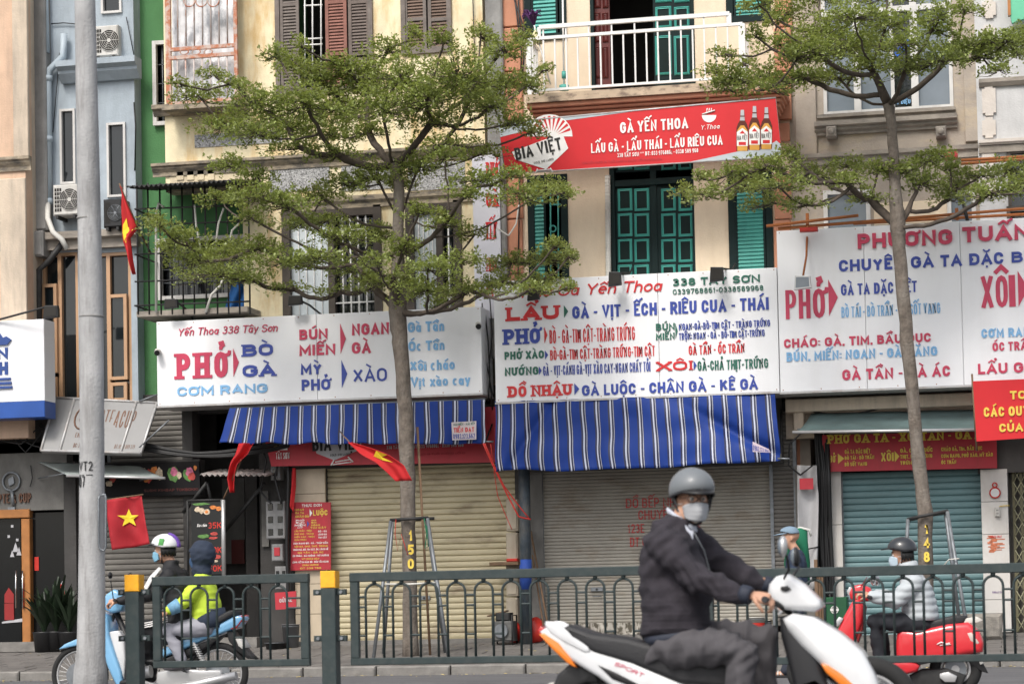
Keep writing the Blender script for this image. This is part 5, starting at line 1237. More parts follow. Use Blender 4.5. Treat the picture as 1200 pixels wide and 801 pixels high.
for (q0,q1) in (((630,198),(628,203)),((645,197),(648,202)),((630,200),(646,198.5))): mb.tube([f(*uvp(*q0),.006),f(*uvp(*q1),.006)], .012, 4)
obj('ribbon', mb, M['twhite'], t)
letter(t, 'BIA VIỆT', 605, 659, 167, 181.5, YN-.008, M['tblack'], t=.2, rise=13, depth=.005); letter(t, 'COLD WIND LAGER', 626, 649, 187.5, 190, YN-.008, M['tblack'], t=.16, rise=5, depth=.005)
letter(t, 'GÀ YẾN THOA', 727, 806.6, 140.6, 153.4, YN-.004, M['twhite'], t=.2, rise=6, depth=.008); letter(t, 'LẨU GÀ - LẨU THÁI - LẨU RIÊU CUA', 693, 847, 163.3, 174.6, YN-.004, M['twhite'], t=.2, rise=10, depth=.008)
letter(t, '338 TÂY SƠN *** ĐT: 033 9768861 - 0338 589 968', 723.5, 818, 176.8, 181.6, YN-.004, M['twhite'], t=.18, rise=6, depth=.005)
letter(t, 'NGUYỄN DƯỚI 18 TUỔI KHÔNG ĐƯỢC UỐNG RƯỢU BIA', 682, 775, 187.3, 190, YN-.004, M['bred2'], t=.16, rise=5, depth=.004)
letter(t, 'Y.Thoa', 821, 843, 146, 151.5, YN-.004, M['twhite'], t=.13, rise=1.5, slant=.2, depth=.005)
mb = MB(); mb.add([f(*uvp(831+8.5*math.cos(R(a_)),135-8.5*math.sin(R(a_))), .005) for a_ in range(180,361,15)], [tuple(range(13))]); 
for k in range(3): mb.tube([f(*uvp(828+k*2.5,132),.006),f(*uvp(829+k*2.5,127),.006)], .008, 4)
mb.tube([f(*uvp(823,134),.006),f(*uvp(838,129.5),.006)], .012, 4); obj('bowl_print', mb, M['twhite'], t)
bot = [(0,0),(0,.55),(.12,.66),(.3,.75),(.34,.97),(.37,1),(.63,1),(.66,.97),(.7,.75),(.88,.66),(1,.55),(1,0)]
bbr = mat('bottle_brown_print', (.10,.02,.01)); bor = mat('bottle_orange_print', (.65,.33,.06)); bsil = mat('bottle_silver_print', (.45,.45,.48))
for x0, y0, x1, y1 in ((863,129,877,177),(877.5,124.5,891,176),(891.3,126,905,175)):
    bu = lambda a_, b_: f(*uvp(x0+(x1-x0)*a_, y1-(y1-y0)*b_), 0)
    def bp(pts, m_, d, nm): mb = MB(); mb.add([f(*uvp(x0+(x1-x0)*q[0], y1-(y1-y0)*q[1]), d) for q in pts], [tuple(range(len(pts)))]); return obj(nm, mb, m_, bt)
    mb = MB(); mb.add([f(*uvp(x0+(x1-x0)*q[0], y1-(y1-y0)*q[1]), .006) for q in bot], [tuple(range(12))]); bt = obj('bottle_print', mb, bbr, t)
    mb = MB(); 
    bt2 = bt
    def sub(pts, m_, d, nm): mb = MB(); mb.add([f(*uvp(x0+(x1-x0)*q[0], y1-(y1-y0)*q[1]), d) for q in pts], [tuple(range(len(pts)))]); obj(nm, mb, m_, bt2)
    sub([(.08,.0),(.08,.5),(.35,.62),(.65,.62),(.92,.5),(.92,0)], bor, .0068, 'liquid_print'); sub([(.34,.86),(.36,1),(.64,1),(.66,.86)], bsil, .0072, 'cap_print'); sub([(.3,.74),(.33,.83),(.67,.83),(.7,.74)], bsil, .0072, 'neck_label')
    sub([(.04,.12),(.04,.46),(.5,.56),(.96,.46),(.96,.12)], M['twhite'], .0076, 'label_print'); sub([(.2,.14),(.2,.22),(.8,.22),(.8,.14)], M['bred'], .0082, 'label_band'); sub([(.25,.42),(.5,.5),(.75,.42)], M['bred'], .0082, 'label_mark')
    letter(bt2, 'BIA VIỆT', x0+1.2, x1-1.2, y1-(y1-y0)*.38, y1-(y1-y0)*.27, YN-.0085, M['tblack'], t=.2, rise=.8, depth=.002)
fl_poly(t, f, U([(905,168),(910,165),(915,169),(916,183),(904,184)]), pale, .0065)
mb = MB(); mb.tube([f(0,0,.0),f(1,0,0),f(1,1,0),f(0,1,0),f(0,0,0)], .012, 4); obj('frame', mb, M['signframe'], t)
# lower beer fascia behind the awning
YF = -.30
t, f = quad_sheet('beer_fascia', 'red beer fascia board half hidden behind the left striped awning', [(303,486),(590,476),(592,541),(318,546)], [YF]*4, M['bred2'], .05, cat='sign')
def uvp2(px, py):
    u = v = .5
    for _ in range(12):
        q = P(px,py,YF); p = f(u,v); e = q-p; du = f(1,v)-f(0,v); u += e.x/du.x; p = f(u,v); e = q-p; dv = f(u,1)-f(u,0); v += e.z/dv.z
    return u, v
fl_poly(t, f, [uvp2(*q) for q in ((362,500),(425,500),(423,526),(392,539),(371,531))], mat('grey_white_print', (.45,.45,.47)), .004, 'shield')
letter(t, 'BIA VIỆT', 366, 424, 512, 527.5, YF-.006, M['tblack'], t=.2, depth=.004); letter(t, 'COLD WIND LAGER', 387, 411, 531, 533.6, YF-.006, M['tblack'], t=.18, rise=1.5, depth=.004)
letter(t, 'TÂY SƠN', 323.5, 339, 530, 537.5, YF-.004, M['twhite'], t=.2, depth=.004); letter(t, '338 TÂY SƠN *** ĐT: 033 9768861 - 0338 589 968', 453, 543, 520.5, 524.5, YF-.004, M['signframe'], t=.18, depth=.004)
letter(t, 'NGUYỄN DƯỚI 18 TUỔI KHÔNG UỐNG', 470, 545, 530.5, 532.8, YF-.004, mat('print_deep_red', (.25,.01,.02)), t=.16, depth=.004)
fl_poly(t, f, [uvp2(*q) for q in ((327,518),(337,518),(337,527),(327,527))], M['twhite'], .004, 'glass_print'); fl_poly(t, f, [uvp2(*q) for q in ((321,518),(326,518),(325,524),(321,524))], M['tyellow'], .004, 'foam_print')
mb = MB()
for (q0,q1) in (((392,538),(388,545)),((408,535),(414,541)),((393,541),(410,538)),((390,544),(412,541))): mb.tube([f(*uvp2(*q0),.006),f(*uvp2(*q1),.006)], .012, 4)
obj('ribbon', mb, M['twhite'], t)
# vertical hanging banner
t, f = quad_sheet('hanging_banner', 'narrow white vertical banner with red lettering between the yellow and terracotta houses', [(553,184),(585,180),(588,372),(557,374)], [-.2]*4, mat('vinyl_banner_white', (.60,.60,.66), rough=.5, var=.06), .012, cat='banner')
for s, y0, y1 in (('PHỞ',190,206),('GÀ',226,242),('YẾN',260,280),('THOA',302,318),('338',336,350)): letter(t, s, 569.5, 585, y0, y1, -.205, M['tred2'], t=.24, serif=True, depth=.004, rise=.4)
letter(t, 'QUÁN ĂN', 556, 568, 185.5, 188, -.205, M['tblack'], t=.2, depth=.003)
# red banner right
t, f = quad_sheet('slogan_banner', 'bright red cloth banner with yellow capitals hanging at the right edge', [(1139,446.5),(1290,440),(1290,507),(1143,517)], [-1.1]*4, M['bred'], .01, cat='banner')
lines(t, -1.104, [('TOÀN DÂN',1183.5,1262,456.5,466.3,'tyellow',bd),('CÁC QUY ĐỊNH',1152.8,1240,475.5,486.8,'tyellow',bd),('CỦA CHÍNH',1171,1246,495,504.8,'tyellow',bd)])
mb = MB(); mb.tube([P(1139,438,-1.09),P(1144.5,528,-1.09)], .014, 6); obj('stick', mb, M['wood'], t)
# red menu boards
t, f = quad_sheet('red_menu_board', 'upright red food menu board headed THỰC ĐƠN on the cream pillar', [(342,588),(387.5,588),(387.5,667),(340.5,668)], [-.03]*4, M['bred2'], .03, cat='menu board')
def mrow(s, x0, x1, y0, y1, m_, **k): letter(t, s, 330+x0/8.01, 330+x1/8.01, 580+y0/8.01, 580+y1/8.01, -.034, M[m_], depth=.003, **k)
mrow('THỰC ĐƠN',190,375,82,106,'twhite',serif=True,t=.2); mrow('NGAN',128,210,125,145,'tyellow',t=.25); mrow('GÀ TA',128,210,155,174,'tyellow',t=.25); mrow('CHÂN GÀ',128,258,187,208,'tyellow',t=.25); mrow('►',264,284,128,202,'twhite'); mrow('LUỘC',295,432,137,188,'tyellow',t=.22)
mrow('PHỞ',135,213,228,243,'twhite',t=.25); mrow('BÚN',135,213,248,263,'twhite',t=.25); mrow('MIẾN',124,224,270,290,'twhite',t=.25); mrow('MỲ',150,200,297,310,'twhite',t=.25); mrow('►',240,256,236,300,'tblue')
mrow('GÀ',280,328,228,240,'tyellow',t=.25); mrow('BÒ',280,328,248,262,'tyellow',t=.25); mrow('NGAN',280,360,270,288,'tyellow',t=.25); mrow('TIM CẬT',270,420,295,312,'tyellow',t=.25)
for i, (s, x0, x1, m_) in enumerate((('LẨU TRẦN - TRỘN',122,285,'tyellow'),('PHỞ XÀO - TRỨNG',122,300,'tyellow'),('MIẾN XÀO - TRỘN',122,312,'tyellow'),('CƠM TRỘN',122,232,'tyellow'))): mrow(s,x0,x1,326+i*28,341+i*28,m_,t=.2)
for i, s in enumerate(('BÒ - GÀ','LÒNG GÀ','TIM CẬT')): mrow(s,345,425,328+i*29,344+i*29,'twhite',t=.22)
for i, (s, x0, x1, m_) in enumerate((('CƠM RANG BÒ - GÀ - THẬP CẨM',112,435,'twhite'),('XÔI GÀ, CHẢ, THỊT, TRỨNG',120,432,'tyellow'),('CHÁO GÀ, BÒ, TIM CẬT, ÓC, LÒNG MỀ',110,438,'twhite'),('GÀ TẦN - GÀ ÁC',152,392,'tyellow'),('ÓC TRẦN - GÀ NƯỚNG - VỊT NƯỚNG',104,440,'twhite'),('VỊT CHÁO GÀY',190,355,'tyellow'),('LÒNG, MỀ TIM XÀO, BÒ - ĐẬU TẨM HÀNH',102,440,'twhite'),('CHÂN NƯỚNG',196,345,'tyellow'),('ĐT 339 768',175,372,'tyellow'))): mrow(s,x0,x1,440+i*29.3,456+i*29.3,m_,t=.22)
t, f = quad_sheet('red_shop_fascia', 'dark red menu fascia with yellow lettering above the teal shutter', [(963.5,509.5),(1167.5,505),(1168.5,548),(965,552.5)], [-.15]*4, M['bred2'], .05, cat='sign')
lines(t, -.154, [('PHỞ GÀ TA - XÔI TẦN - GÀ ÁC',970,1160,506,516.5,'tyellow',dict(serif=True,t=.24)),('PHỞ',968,979,533.5,541.5,'tyellow',bd),('►',982,988,531,543,'tyellow'),('GÀ TA ĐẶC BIỆT',990,1020,526.3,531,'tyellow',bd),('BÒ TÁI - BÒ TRẦN',990,1024.5,533.7,537.8,'tyellow',bd),('BÒ SỐT VANG',990,1016,541.2,545.5,'tyellow',bd),
 ('XÔI',1032.7,1047,530,540,'tyellow',bd),('►',1048.5,1053,528,541,'tyellow'),('GÀ, CHẢ, RUỐC',1055,1093,524.8,529.5,'tyellow',bd),('THỊT, LẠP XƯỜNG',1055,1092,532,536.4,'tyellow',bd),('TRỨNG',1055,1072,539.8,544,'tyellow',bd),
 ('CHÁO GÀ, TIM, BẦU DỤC',1103,1151,523.2,527.6,'tyellow',bd),('CƠM RANG, PHỞ XÀO, MỲ XÀO',1103,1163,531,535.2,'tyellow',bd),('ÓC TRẦN',1103,1120.6,539,543.2,'tyellow',bd)])
# black food signs of the snack shop
t, f = quad_sheet('snack_fascia', 'black snack fascia with printed food and flowers above the brown shutter', [(120,543),(233,540),(235,579),(122,582)], [-.1]*4, mat('black_board', (.008,.007,.008), rough=.6, spec=.2), .06, cat='sign')
rn = random.Random(9)
def blob(t, f, u, v, ru, rv, m_, d, seed, name='food_print'):
    r_ = random.Random(seed); n = 11; fl_poly(t, f, [(u+ru*math.cos(i/n*6.283)*r_.uniform(.7,1.1), v+rv*math.sin(i/n*6.283)*r_.uniform(.7,1.1)) for i in range(n)], m_, d, name)
fp = [mat('food_print_red', (.42,.06,.05), var=.4, scale=20), mat('food_print_pink', (.55,.15,.25), var=.4, scale=20), mat('food_print_cream', (.55,.45,.33), var=.4, scale=25), mat('food_print_orange', (.60,.2,.05), var=.4, scale=25), mat('food_print_green', (.1,.22,.06), var=.4, scale=20)]
for i, (u, v, ru, rv, k) in enumerate(((.42,.68,.05,.2,2),(.48,.6,.05,.22,0),(.54,.7,.05,.2,3),(.59,.66,.04,.2,2),(.45,.5,.04,.1,3),(.73,.62,.06,.25,4),(.74,.7,.04,.15,1),(.79,.6,.03,.12,2),(.88,.6,.06,.22,4),(.9,.68,.045,.18,1),(.92,.55,.04,.14,0),(.96,.8,.02,.08,3),(.1,.62,.05,.2,0),(.06,.4,.04,.1,2))): blob(t, f, u, v, ru, rv, fp[k], .003+.0004*i, i)
letterq(t, f, 'SUSHI KIMBAP TOKBOKKI', .42, .98, .12, .2, M['redwood'], .2)
t, f = quad_sheet('sushi_menu_board', 'black sushi menu board with red prices and silver edge beside the alley', [(224,588),(260,587),(261,672),(225,674)], [-.35]*4, mat('black_menu_board', (.012,.013,.013), rough=.35), .05, cat='menu board')
for i, (u, v, ru, rv, k) in enumerate(((.2,.9,.1,.04,2),(.35,.88,.1,.045,2),(.5,.86,.11,.05,2),(.5,.86,.06,.025,3),(.72,.92,.12,.03,3),(.9,.9,.1,.035,3),(.3,.97,.3,.02,4),(.75,.56,.14,.025,0),(.72,.5,.15,.02,0),(.4,.53,.2,.03,4),(.8,.24,.18,.035,0),(.75,.18,.12,.02,2))): blob(t, f, u, v, ru, rv, fp[k], .003+.0004*i, 50+i)
for s, v in (('35K',.63),('40K',.29),('50K',.04)): letterq(t, f, s, .55, .98, v, v+.085, M['redplastic'], .16)
letterq(t, f, 'Xin chào', .18, .5, .66, .70, M['twhite'], .14, slant=.2)
mb = MB(); mb.tube([f(1.04,-.03,.0),f(1.04,1.02,.0)], .035, 6); obj('silver_edge', mb, M['steel'], t); mb = MB(); mb.tube([f(-.12,-.03,.0),f(-.12,1.02,.0)], .02, 6); mb.tube([f(-.12,1.02,0),f(1.04,1.02,0)], .02, 6); obj('frame', mb, M['darkmetal'], t)
# small red ad placard on the awning and another on the second
t, f = quad_sheet('ad_placard', 'small white TIỀN ĐẠT placard with red and blue print on the left awning', [(529,494.5),(558,493),(558,514.5),(530,515.5)], [-.95]*4, mat('placard_print_pale', (.62,.55,.55)), .01, cat='placard')
letterq(t, f, 'MÁI HIÊN - MÁI XẾP', .08, .95, .80, .93, M['tgreen'], .2); letterq(t, f, 'TIỀN ĐẠT', .08, .92, .42, .68, M['tred2'], .26); letterq(t, f, '0982.123.662', .05, .95, .06, .34, M['tblue'], .2)
t, f = quad_sheet('ad_placard', 'tiny pink and white placard at the lower right corner of the second awning', [(882,517),(901,526),(903,530),(882,529)], [-1.16]*4, mat('placard_print_pale2', (.6,.5,.55)), .01, cat='placard')
letterq(t, f, '0982.123.662', .03, .97, .1, .7, M['tblue'], .2)

# ------------------------------------------------------------------ striped awnings
PAT = [('tarp',.46),('tarp_navy',.12),('tarp',.02),('tarp_white',.10),('tarp_navy',.13),('tarp_white',.03),('tarp_navy',.03),('tarp',.11)]
def awning(name, label, TL, TR, BR, BL, Yt, Yb, period, folds, phase=0.0):
    """striped sheet; folds(u,v) gives its relief"""
    xs = []; mats_ = []; u = -phase
    W = (P(*TR,Yt)-P(*TL,Yt)).length; pu = period/W
    while u < 1:
        for nm, w_ in PAT:
            k = 3 if w_ > .2 else 1
            for i in range(k):
                a, b = u+w_*pu*i/k, u+w_*pu*(i+1)/k
                if b > 0 and a < 1: xs.append((max(a,0),min(b,1))); mats_.append(nm)
            u += w_*pu
    vs = []; cols = [xs[0][0]]+[b for a, b in xs]; nr = 22
    tl, tr, br_, bl = P(*TL,Yt), P(*TR,Yt), P(*BR,Yb), P(*BL,Yb)
    for j in range(nr+1):
        v = j/nr
        for u in cols:
            p = tl.lerp(tr,u).lerp(bl.lerp(br_,u),v); d, dx, dz = folds(u, v); vs.append((p.x+dx, p.y+d, p.z+dz))
    n = len(cols); mb = MB(); mb.add(vs, [((j+1)*n+i,(j+1)*n+i+1,j*n+i+1,j*n+i) for j in range(nr) for i in range(n-1)], True)
    b = (bl+br_)/2; t = thing(name, label, 'awning', b, 'blue striped awnings below the signs')
    o = obj('striped_sheet', mb, M['tarp'], t); me = o.data
    for nm in ('tarp_navy','tarp_white'): me.materials.append(M[nm])
    ids = {'tarp':0,'tarp_navy':1,'tarp_white':2}
    me.polygons.foreach_set('material_index', [ids[mats_[i]] for j in range(nr) for i in range(n-1)])
    so = o.modifiers.new('thickness','SOLIDIFY'); so.thickness = .006
    mb = MB(); mb.tube([br_+Vector((-.05,.05,.03)),br_+Vector((.12,.03,.02))], .012, 7); obj('bottom_bar', mb, M['galv'], t)
    mb = MB(); mb.tube([tl+Vector((0,.05,0)),tr+Vector((0,.05,0))], .03, 7); obj('roller', mb, M['galv'], t)
    for e, w_ in ((tl,bl),(tr,br_)):
        mb = MB(); mb.tube([(e.x,.0,e.z-.15),(w_.x,w_.y+.02,w_.z)], .014, 5); obj('arm', mb, M['darkmetal'], t)
    return t
def fo1(u, v): return (-.02*math.sin(u*61)*v - .02*noise.noise(Vector((u*9,v*2,1))), -.17*((1-u)-(1-u)**5)*(1-v)+.03*v*noise.noise(Vector((u*7,v*2,5))), -.02*v*abs(math.sin(u*17))+.01*math.sin(u*40)*v)
awning('striped_awning', 'blue striped awning rolled down under the left noodle sign', (269,478), (568,468), (568,519), (257,518), -.74, -.84, .205, fo1, .1)
def fo2(u, v):
    d = -.03*math.sin(u*50)*v - .05*noise.noise(Vector((u*7,v*3,2)))
    # a long diagonal crease runs from the top middle to the lower right corner
    c = (u-.66)-(v-.05)*.38; d += .10*math.exp(-(c/.035)**2)*min(1,v*2)*(1 if u > .6 else 0)
    c2 = (u-.06)+(v-.9)*.16; d += .06*math.exp(-(c2/.02)**2)
    dx = .05*v*noise.noise(Vector((u*5,v*2,7)))  - .02*math.exp(-(c/.06)**2)
    dz = -.03*v*math.sin(u*3.1) + .035*v*noise.noise(Vector((u*6,1,4)))
    return d, dx, dz
awning('striped_awning', 'blue striped awning with a diagonal crease under the central menu board', (580,470), (908,461), (915,539), (582,552), -.8, -1.0, .203, fo2, .02)
# plain awnings
def sheet4(name, label, cnr, Ys, m_, cat='awning', sag=.0, valance=None, nx=24, ny=8):
    c = [P(x,y,Y) for (x,y),Y in zip(cnr, Ys)]; t = thing(name, label, cat, (c[2]+c[3])/2)
    vs = []
    for j in range(ny+1):
        for i in range(nx+1):
            u, v = i/nx, j/ny; p = c[0].lerp(c[1],u).lerp(c[3].lerp(c[2],u),v); vs.append((p.x,p.y,p.z-sag*math.sin(v*math.pi)+.012*noise.noise(Vector((u*8,v*3,3)))))
    mb = MB(); mb.add(vs, [((j+1)*(nx+1)+i,(j+1)*(nx+1)+i+1,j*(nx+1)+i+1,j*(nx+1)+i) for j in range(ny) for i in range(nx)], True)
    o = obj('sheet', mb, m_, t); so = o.modifiers.new('thickness','SOLIDIFY'); so.thickness = .01
    mb = MB(); mb.tube([c[3]+Vector((-.04,0,0)),c[2]+Vector((.02,0,0))], .022, 7); obj('front_bar', mb, M['steel'], t)
    for e, w_ in ((c[0],c[3]),(c[1],c[2])):
        mb = MB(); mb.tube([Vector((e.x,e.y,e.z-.25)),w_.lerp(e,.15)], .012, 5); obj('arm', mb, M['galv'], t)
    return t
sheet4('teal_awning', 'dusty teal awning over the red fascia at the right', [(951,484),(1160,479),(1162,503),(932,506)], [-.2,-.2,-.95,-.95], M['tealawn'], sag=.04)
sheet4('grey_awning', 'pale grey sagging awning over the tea shop behind the concrete pole', [(45,541),(160,544),(192,560),(81,557)], [.0,.0,-.8,-.8], M['greyawn'])
corrugated('corrugated_canopy', P(234,556,-.5), P(312,556,-.5), .9, .12, mat('dirty_corrugated_sheet', (.30,.28,.27), var=.3, dirt=(.35,.15,.12), dirt_amt=.5, dirt_scale=(5,5,5)), n=12, label='dirty corrugated shade sheet over the passage by the sushi board', cat='shade')
mb = MB(); mb.tube([P(215,600,-.1),P(243,565,-.3)], .03, 5); mb.tube([P(250,598,-.1),P(243,566,-.3)], .025, 5); mb.tube([P(262,624,.3),P(310,566,-.1)], .03, 5); obj('shade_bracket', mb, M['darkmetal'], ps)
# locks, handles and wear on the roller shutters
def lock_bar(parent, px, py, Y):
    p = P(px,py,Y); mb = MB(); mb.cbox(p.x-.09,Y-.05,p.z-.03,p.x+.09,Y-.028,p.z+.03,.006); l_ = obj('lock_plate', mb, M['galv'], parent)
    mb = MB(); mb.disc((p.x,Y-.056,p.z), .016, 'Y', 12, .012); obj('keyhole', mb, M['darkmetal'], l_)
    mb = MB(); mb.tube([(p.x-.06,Y-.03,p.z-.10),(p.x-.06,Y-.06,p.z-.10),(p.x+.06,Y-.06,p.z-.10),(p.x+.06,Y-.03,p.z-.10)], .008, 6); obj('pull_handle', mb, M['galv'], l_)
lock_bar(D, 498, 700, .22); lock_bar(E_, 700, 690, .18); lock_bar(Fh, 1052, 700, .2)
# ------------------------------------------------------------------ lamps, cameras, flags
def floodlight(px, py, Y, w_, h_, arm, label, rusty=False):
    p = P(px,py,Y); s_ = 80.0; w_ /= s_; h_ /= s_; t = thing('floodlight', label, 'floodlight', p, 'floodlights above the shop signs')
    mb = MB(); mb.prism([(p.x-w_/2,p.z-h_*.5),(p.x+w_/2,p.z-h_*.4),(p.x+w_*.46,p.z+h_*.45),(p.x-w_*.42,p.z+h_*.5)], Y-.03, Y+.05)
    mb.prism([(p.x-w_*.3,p.z-h_*.3),(p.x+w_*.3,p.z-h_*.3),(p.x+w_*.28,p.z+h_*.3),(p.x-w_*.28,p.z+h_*.3)], Y+.05, Y+.11); obj('casing', mb, M['steel'] if rusty else M['black'], t, bevel=.006)
    mb = MB(); mb.prism([(p.x-w_*.4,p.z-h_*.36),(p.x+w_*.4,p.z-h_*.3),(p.x+w_*.38,p.z+h_*.34),(p.x-w_*.36,p.z+h_*.38)], Y-.036, Y-.031); obj('lens', mb, M['winglass2'] if rusty else M['dark'], t)
    mb = MB()
    for k in range(5): x = p.x-w_*.3+w_*.6*k/4; mb.box(x-.006,Y+.112,p.z-h_*.3,x+.006,Y+.14,p.z+h_*.3)
    obj('cooling_fin', mb, M['darkmetal'], t, kind='stuff')
    mb = MB(); mb.tube([P(*a_) for a_ in arm], .016, 6); obj('arm', mb, M['rust2'] if rusty else M['darkmetal'], t)
floodlight(60,365.5,-1.35,19,16,[(52,360,-1.3),(0,374,-1.05),(-20,380,-1.0)],'square floodlight on a rusty rod above the blue and white sign')
floodlight(200.5,356,-.95,17,12,[(203,350,-.9),(224,367,-.4),(226,375,-.3)],'floodlight leaning over the left end of the noodle sign')
floodlight(346,352,-.95,17,12,[(352,352,-.9),(362,357,-.8),(376,368,-.4)],'floodlight over the middle of the noodle sign')
floodlight(720.5,327,-1.12,15,17,[(722,320,-1.1),(738,320,-.5),(741,314,-.3)],'black floodlight above the lettering at the middle of the central menu board')
floodlight(840,321.5,-1.12,16,17,[(842,314,-1.1),(858,316,-.5),(862,309,-.3)],'black floodlight above the right part of the central menu board')
floodlight(940.5,331,-1.15,19,16,[(941,324,-1.1),(945,300,-1.0),(946.5,258,-.6)],'grey floodlight hanging on a long rusty arm before the specialty sign', True)
floodlight(625,345,-1.05,14,14,[(627,340,-1.0),(640,336,-.5)],'black floodlight at the left corner of the central menu board behind the leaves')
def cctv(px, py, Y, label):
    p = P(px,py,Y); t = thing('security_camera', label, 'security camera', p, 'small security cameras on the noodle sign')
    mb = MB(); mb.tube([p+Vector((-.01,.12,.02)),p+Vector((0,.02,.01)),p+Vector((.02,-.05,-.02))], [.03,.045,.045], 12); obj('body', mb, M['acwhite'], t)
    mb = MB(); mb.tube([p+Vector((.02,-.05,-.02)),p+Vector((.024,-.07,-.03))], .04, 12); obj('lens', mb, M['black'], t)
    mb = MB(); mb.tube([p+Vector((-.02,.1,.03)),p+Vector((-.03,.16,.1))], .018, 8); obj('bracket', mb, M['acwhite'], t)
cctv(184,412,-.85,'small white security camera at the left end of the noodle sign'); cctv(560,381,-.85,'small white security camera at the right end of the noodle sign')
def cloth(name, label, L_, R_, Y, m_, cat='flag', amp=.05, freq=5, seed=0, nx=16, ny=18, group=None, tilt=0.0, mb_extra=None):
    """cloth hung between a left and a right outline (lists of spots), with soft folds"""
    def at(pl, t):
        d = [0]; 
        for a, b in zip(pl, pl[1:]): d.append(d[-1]+math.hypot(b[0]-a[0], b[1]-a[1]))
        s_ = t*d[-1]
        for i in range(len(pl)-1):
            if s_ <= d[i+1]+1e-9: k = (s_-d[i])/max(d[i+1]-d[i],1e-6); return (pl[i][0]+(pl[i+1][0]-pl[i][0])*k, pl[i][1]+(pl[i+1][1]-pl[i][1])*k)
        return pl[-1]
    def pos(u, v, off=0):
        a, b = at(L_,v), at(R_,v); q = P(a[0]+(b[0]-a[0])*u, a[1]+(b[1]-a[1])*u, Y)
        q.y += amp*math.sin(u*freq+v*2+seed)+amp*.6*noise.noise(Vector((u*3,v*3,seed)))+tilt*v-off; return q
    mb = MB(); mb.add([pos(i/nx,j/ny) for j in range(ny+1) for i in range(nx+1)], [((j+1)*(nx+1)+i,(j+1)*(nx+1)+i+1,j*(nx+1)+i+1,j*(nx+1)+i) for j in range(ny) for i in range(nx)], True)
    t = thing(name, label, cat, pos(.5,1), group); o = obj('cloth', mb, m_, t); so = o.modifiers.new('thickness','SOLIDIFY'); so.thickness = .006
    return t, pos
def star_part(t, pos, cu, cv, ru, rv, rot=0, off=.009):
    mb = MB(); pts = []
    for i in range(10):
        r_ = 1 if i % 2 == 0 else .40; a = math.pi/2+i*math.pi/5+rot; pts.append((cu+ru*r_*math.cos(a), cv-rv*r_*math.sin(a)))
    vs = [pos(cu,cv,off)]+[pos(u,v,off) for u,v in pts]; mb.add(vs, [(0,i+1,(i+1)%10+1) for i in range(10)])
    # second ring half way keeps the star on the folds
    obj('star', mb, M['star'], t)
t, pos = cloth('red_flag', 'red flag with yellow star drooping from a short staff on the pale blue house', [(141,219),(140,245),(142,280),(150,305),(156,322)], [(143,219),(153,245),(162,268),(153,279),(158,321)], -1.1, M['flagred'], amp=.07, freq=4, seed=1)
mb = MB(); mb.add([pos(u,v,.012) for u,v in ((.1,.42),(.55,.36),(.5,.46),(.85,.5),(.45,.54),(.6,.66),(.2,.60),(.05,.5))], [tuple(range(8))]); obj('star', mb, M['star'], t)
mb = MB(); mb.tube([P(140,215,-1.12),P(150,240,-1.12),P(163,270,-1.0),P(177,297,-.2)], .014, 6); obj('staff', mb, M['wood'], t)
t, pos = cloth('red_flag', 'flat red flag with a large yellow star hanging beside the concrete pole', [(123,586),(133,644)], [(165,580),(177,637)], -.95, M['flagdark'], amp=.06, freq=6, seed=3)
star_part(t, pos, .55, .42, .27, .19, -.12, .02)
mb = MB(); mb.tube([P(118,586,-.95),P(168,579,-.93)], .01, 5); obj('staff', mb, M['wood'], t)
t, pos = cloth('red_flag', 'red flag blown sideways before the left tree trunk under the awning', [(409,518),(425,533),(440,541),(452,552),(463,563)], [(411,518),(438,526),(456,533),(474,545),(484,563)], -3.4, M['flagred'], amp=.05, freq=4, seed=5)
mb = MB(); mb.add([pos(u,v,.012) for u,v in ((.35,.42),(.95,.36),(.98,.52),(.6,.5),(.72,.66),(.4,.56))], [tuple(range(6))]); obj('star', mb, M['star'], t)
mb = MB(); mb.tube([P(409,517,-3.4),P(404,512,-2.2),P(398,505,-1.0)], .01, 5); obj('staff', mb, M['wood'], t)
t, pos = cloth('red_flag', 'rolled red cloth knotted on a stick over the passage', [(279,519),(274,532),(269,540),(265,562),(270,577)], [(297,519),(291,532),(279,543),(276,556),(275,576)], -.9, M['flagred'], amp=.06, freq=9, seed=7)
mb = MB(); mb.tube([P(283,538,-.88),P(262,584,-.8)], .014, 6); obj('staff', mb, M['wood'], t)
t, pos = cloth('red_pennant', 'narrow dark red cloth strip hanging beside the meter boxes', [(342,548),(341,572),(340,592)], [(346.5,548),(346.5,570),(343,600)], -.2, M['flagred'], amp=.02, seed=2, nx=5, cat='pennant')
t, pos = cloth('pillar_wrap', 'dirty white cloth wrapped round a column beside the teal shutter', [(934,545),(935,590),(936,640),(938,688)], [(957,545),(958,570),(959.5,580),(959,640),(957,690)], -.25, M['cloth_white'], amp=.05, freq=6, seed=4, cat='cloth')
for i_ in (640,): mb = MB(); mb.tube([P(934,i_,-.33),P(946,i_+3,-.36),P(960,i_,-.3)], .01, 5); obj('cord', mb, M['black'], t)
gbox(E_, 'column', 935, 957, 545, -.15, .1, M['shop_light'], None)
a = RECT(937,560,953,573,-.36); mb = MB(); mb.box(a[0],-.36,a[1],a[2],-.34,a[3]); t = obj('red_label', mb, M['bred2'], label='small red paper label stuck high on the white wrapped column', cat='label')
mb = MB(); mb.tube([XZ(0,0)and P(941,564,-.365),P(941,571,-.365)], .008, 4); mb.tube([P(947,563,-.365),P(948,571,-.365)], .008, 4); mb.tube([P(939,567,-.365),P(951,566,-.365)], .008, 4); obj('mark', mb, M['twhite'], t) if False else None
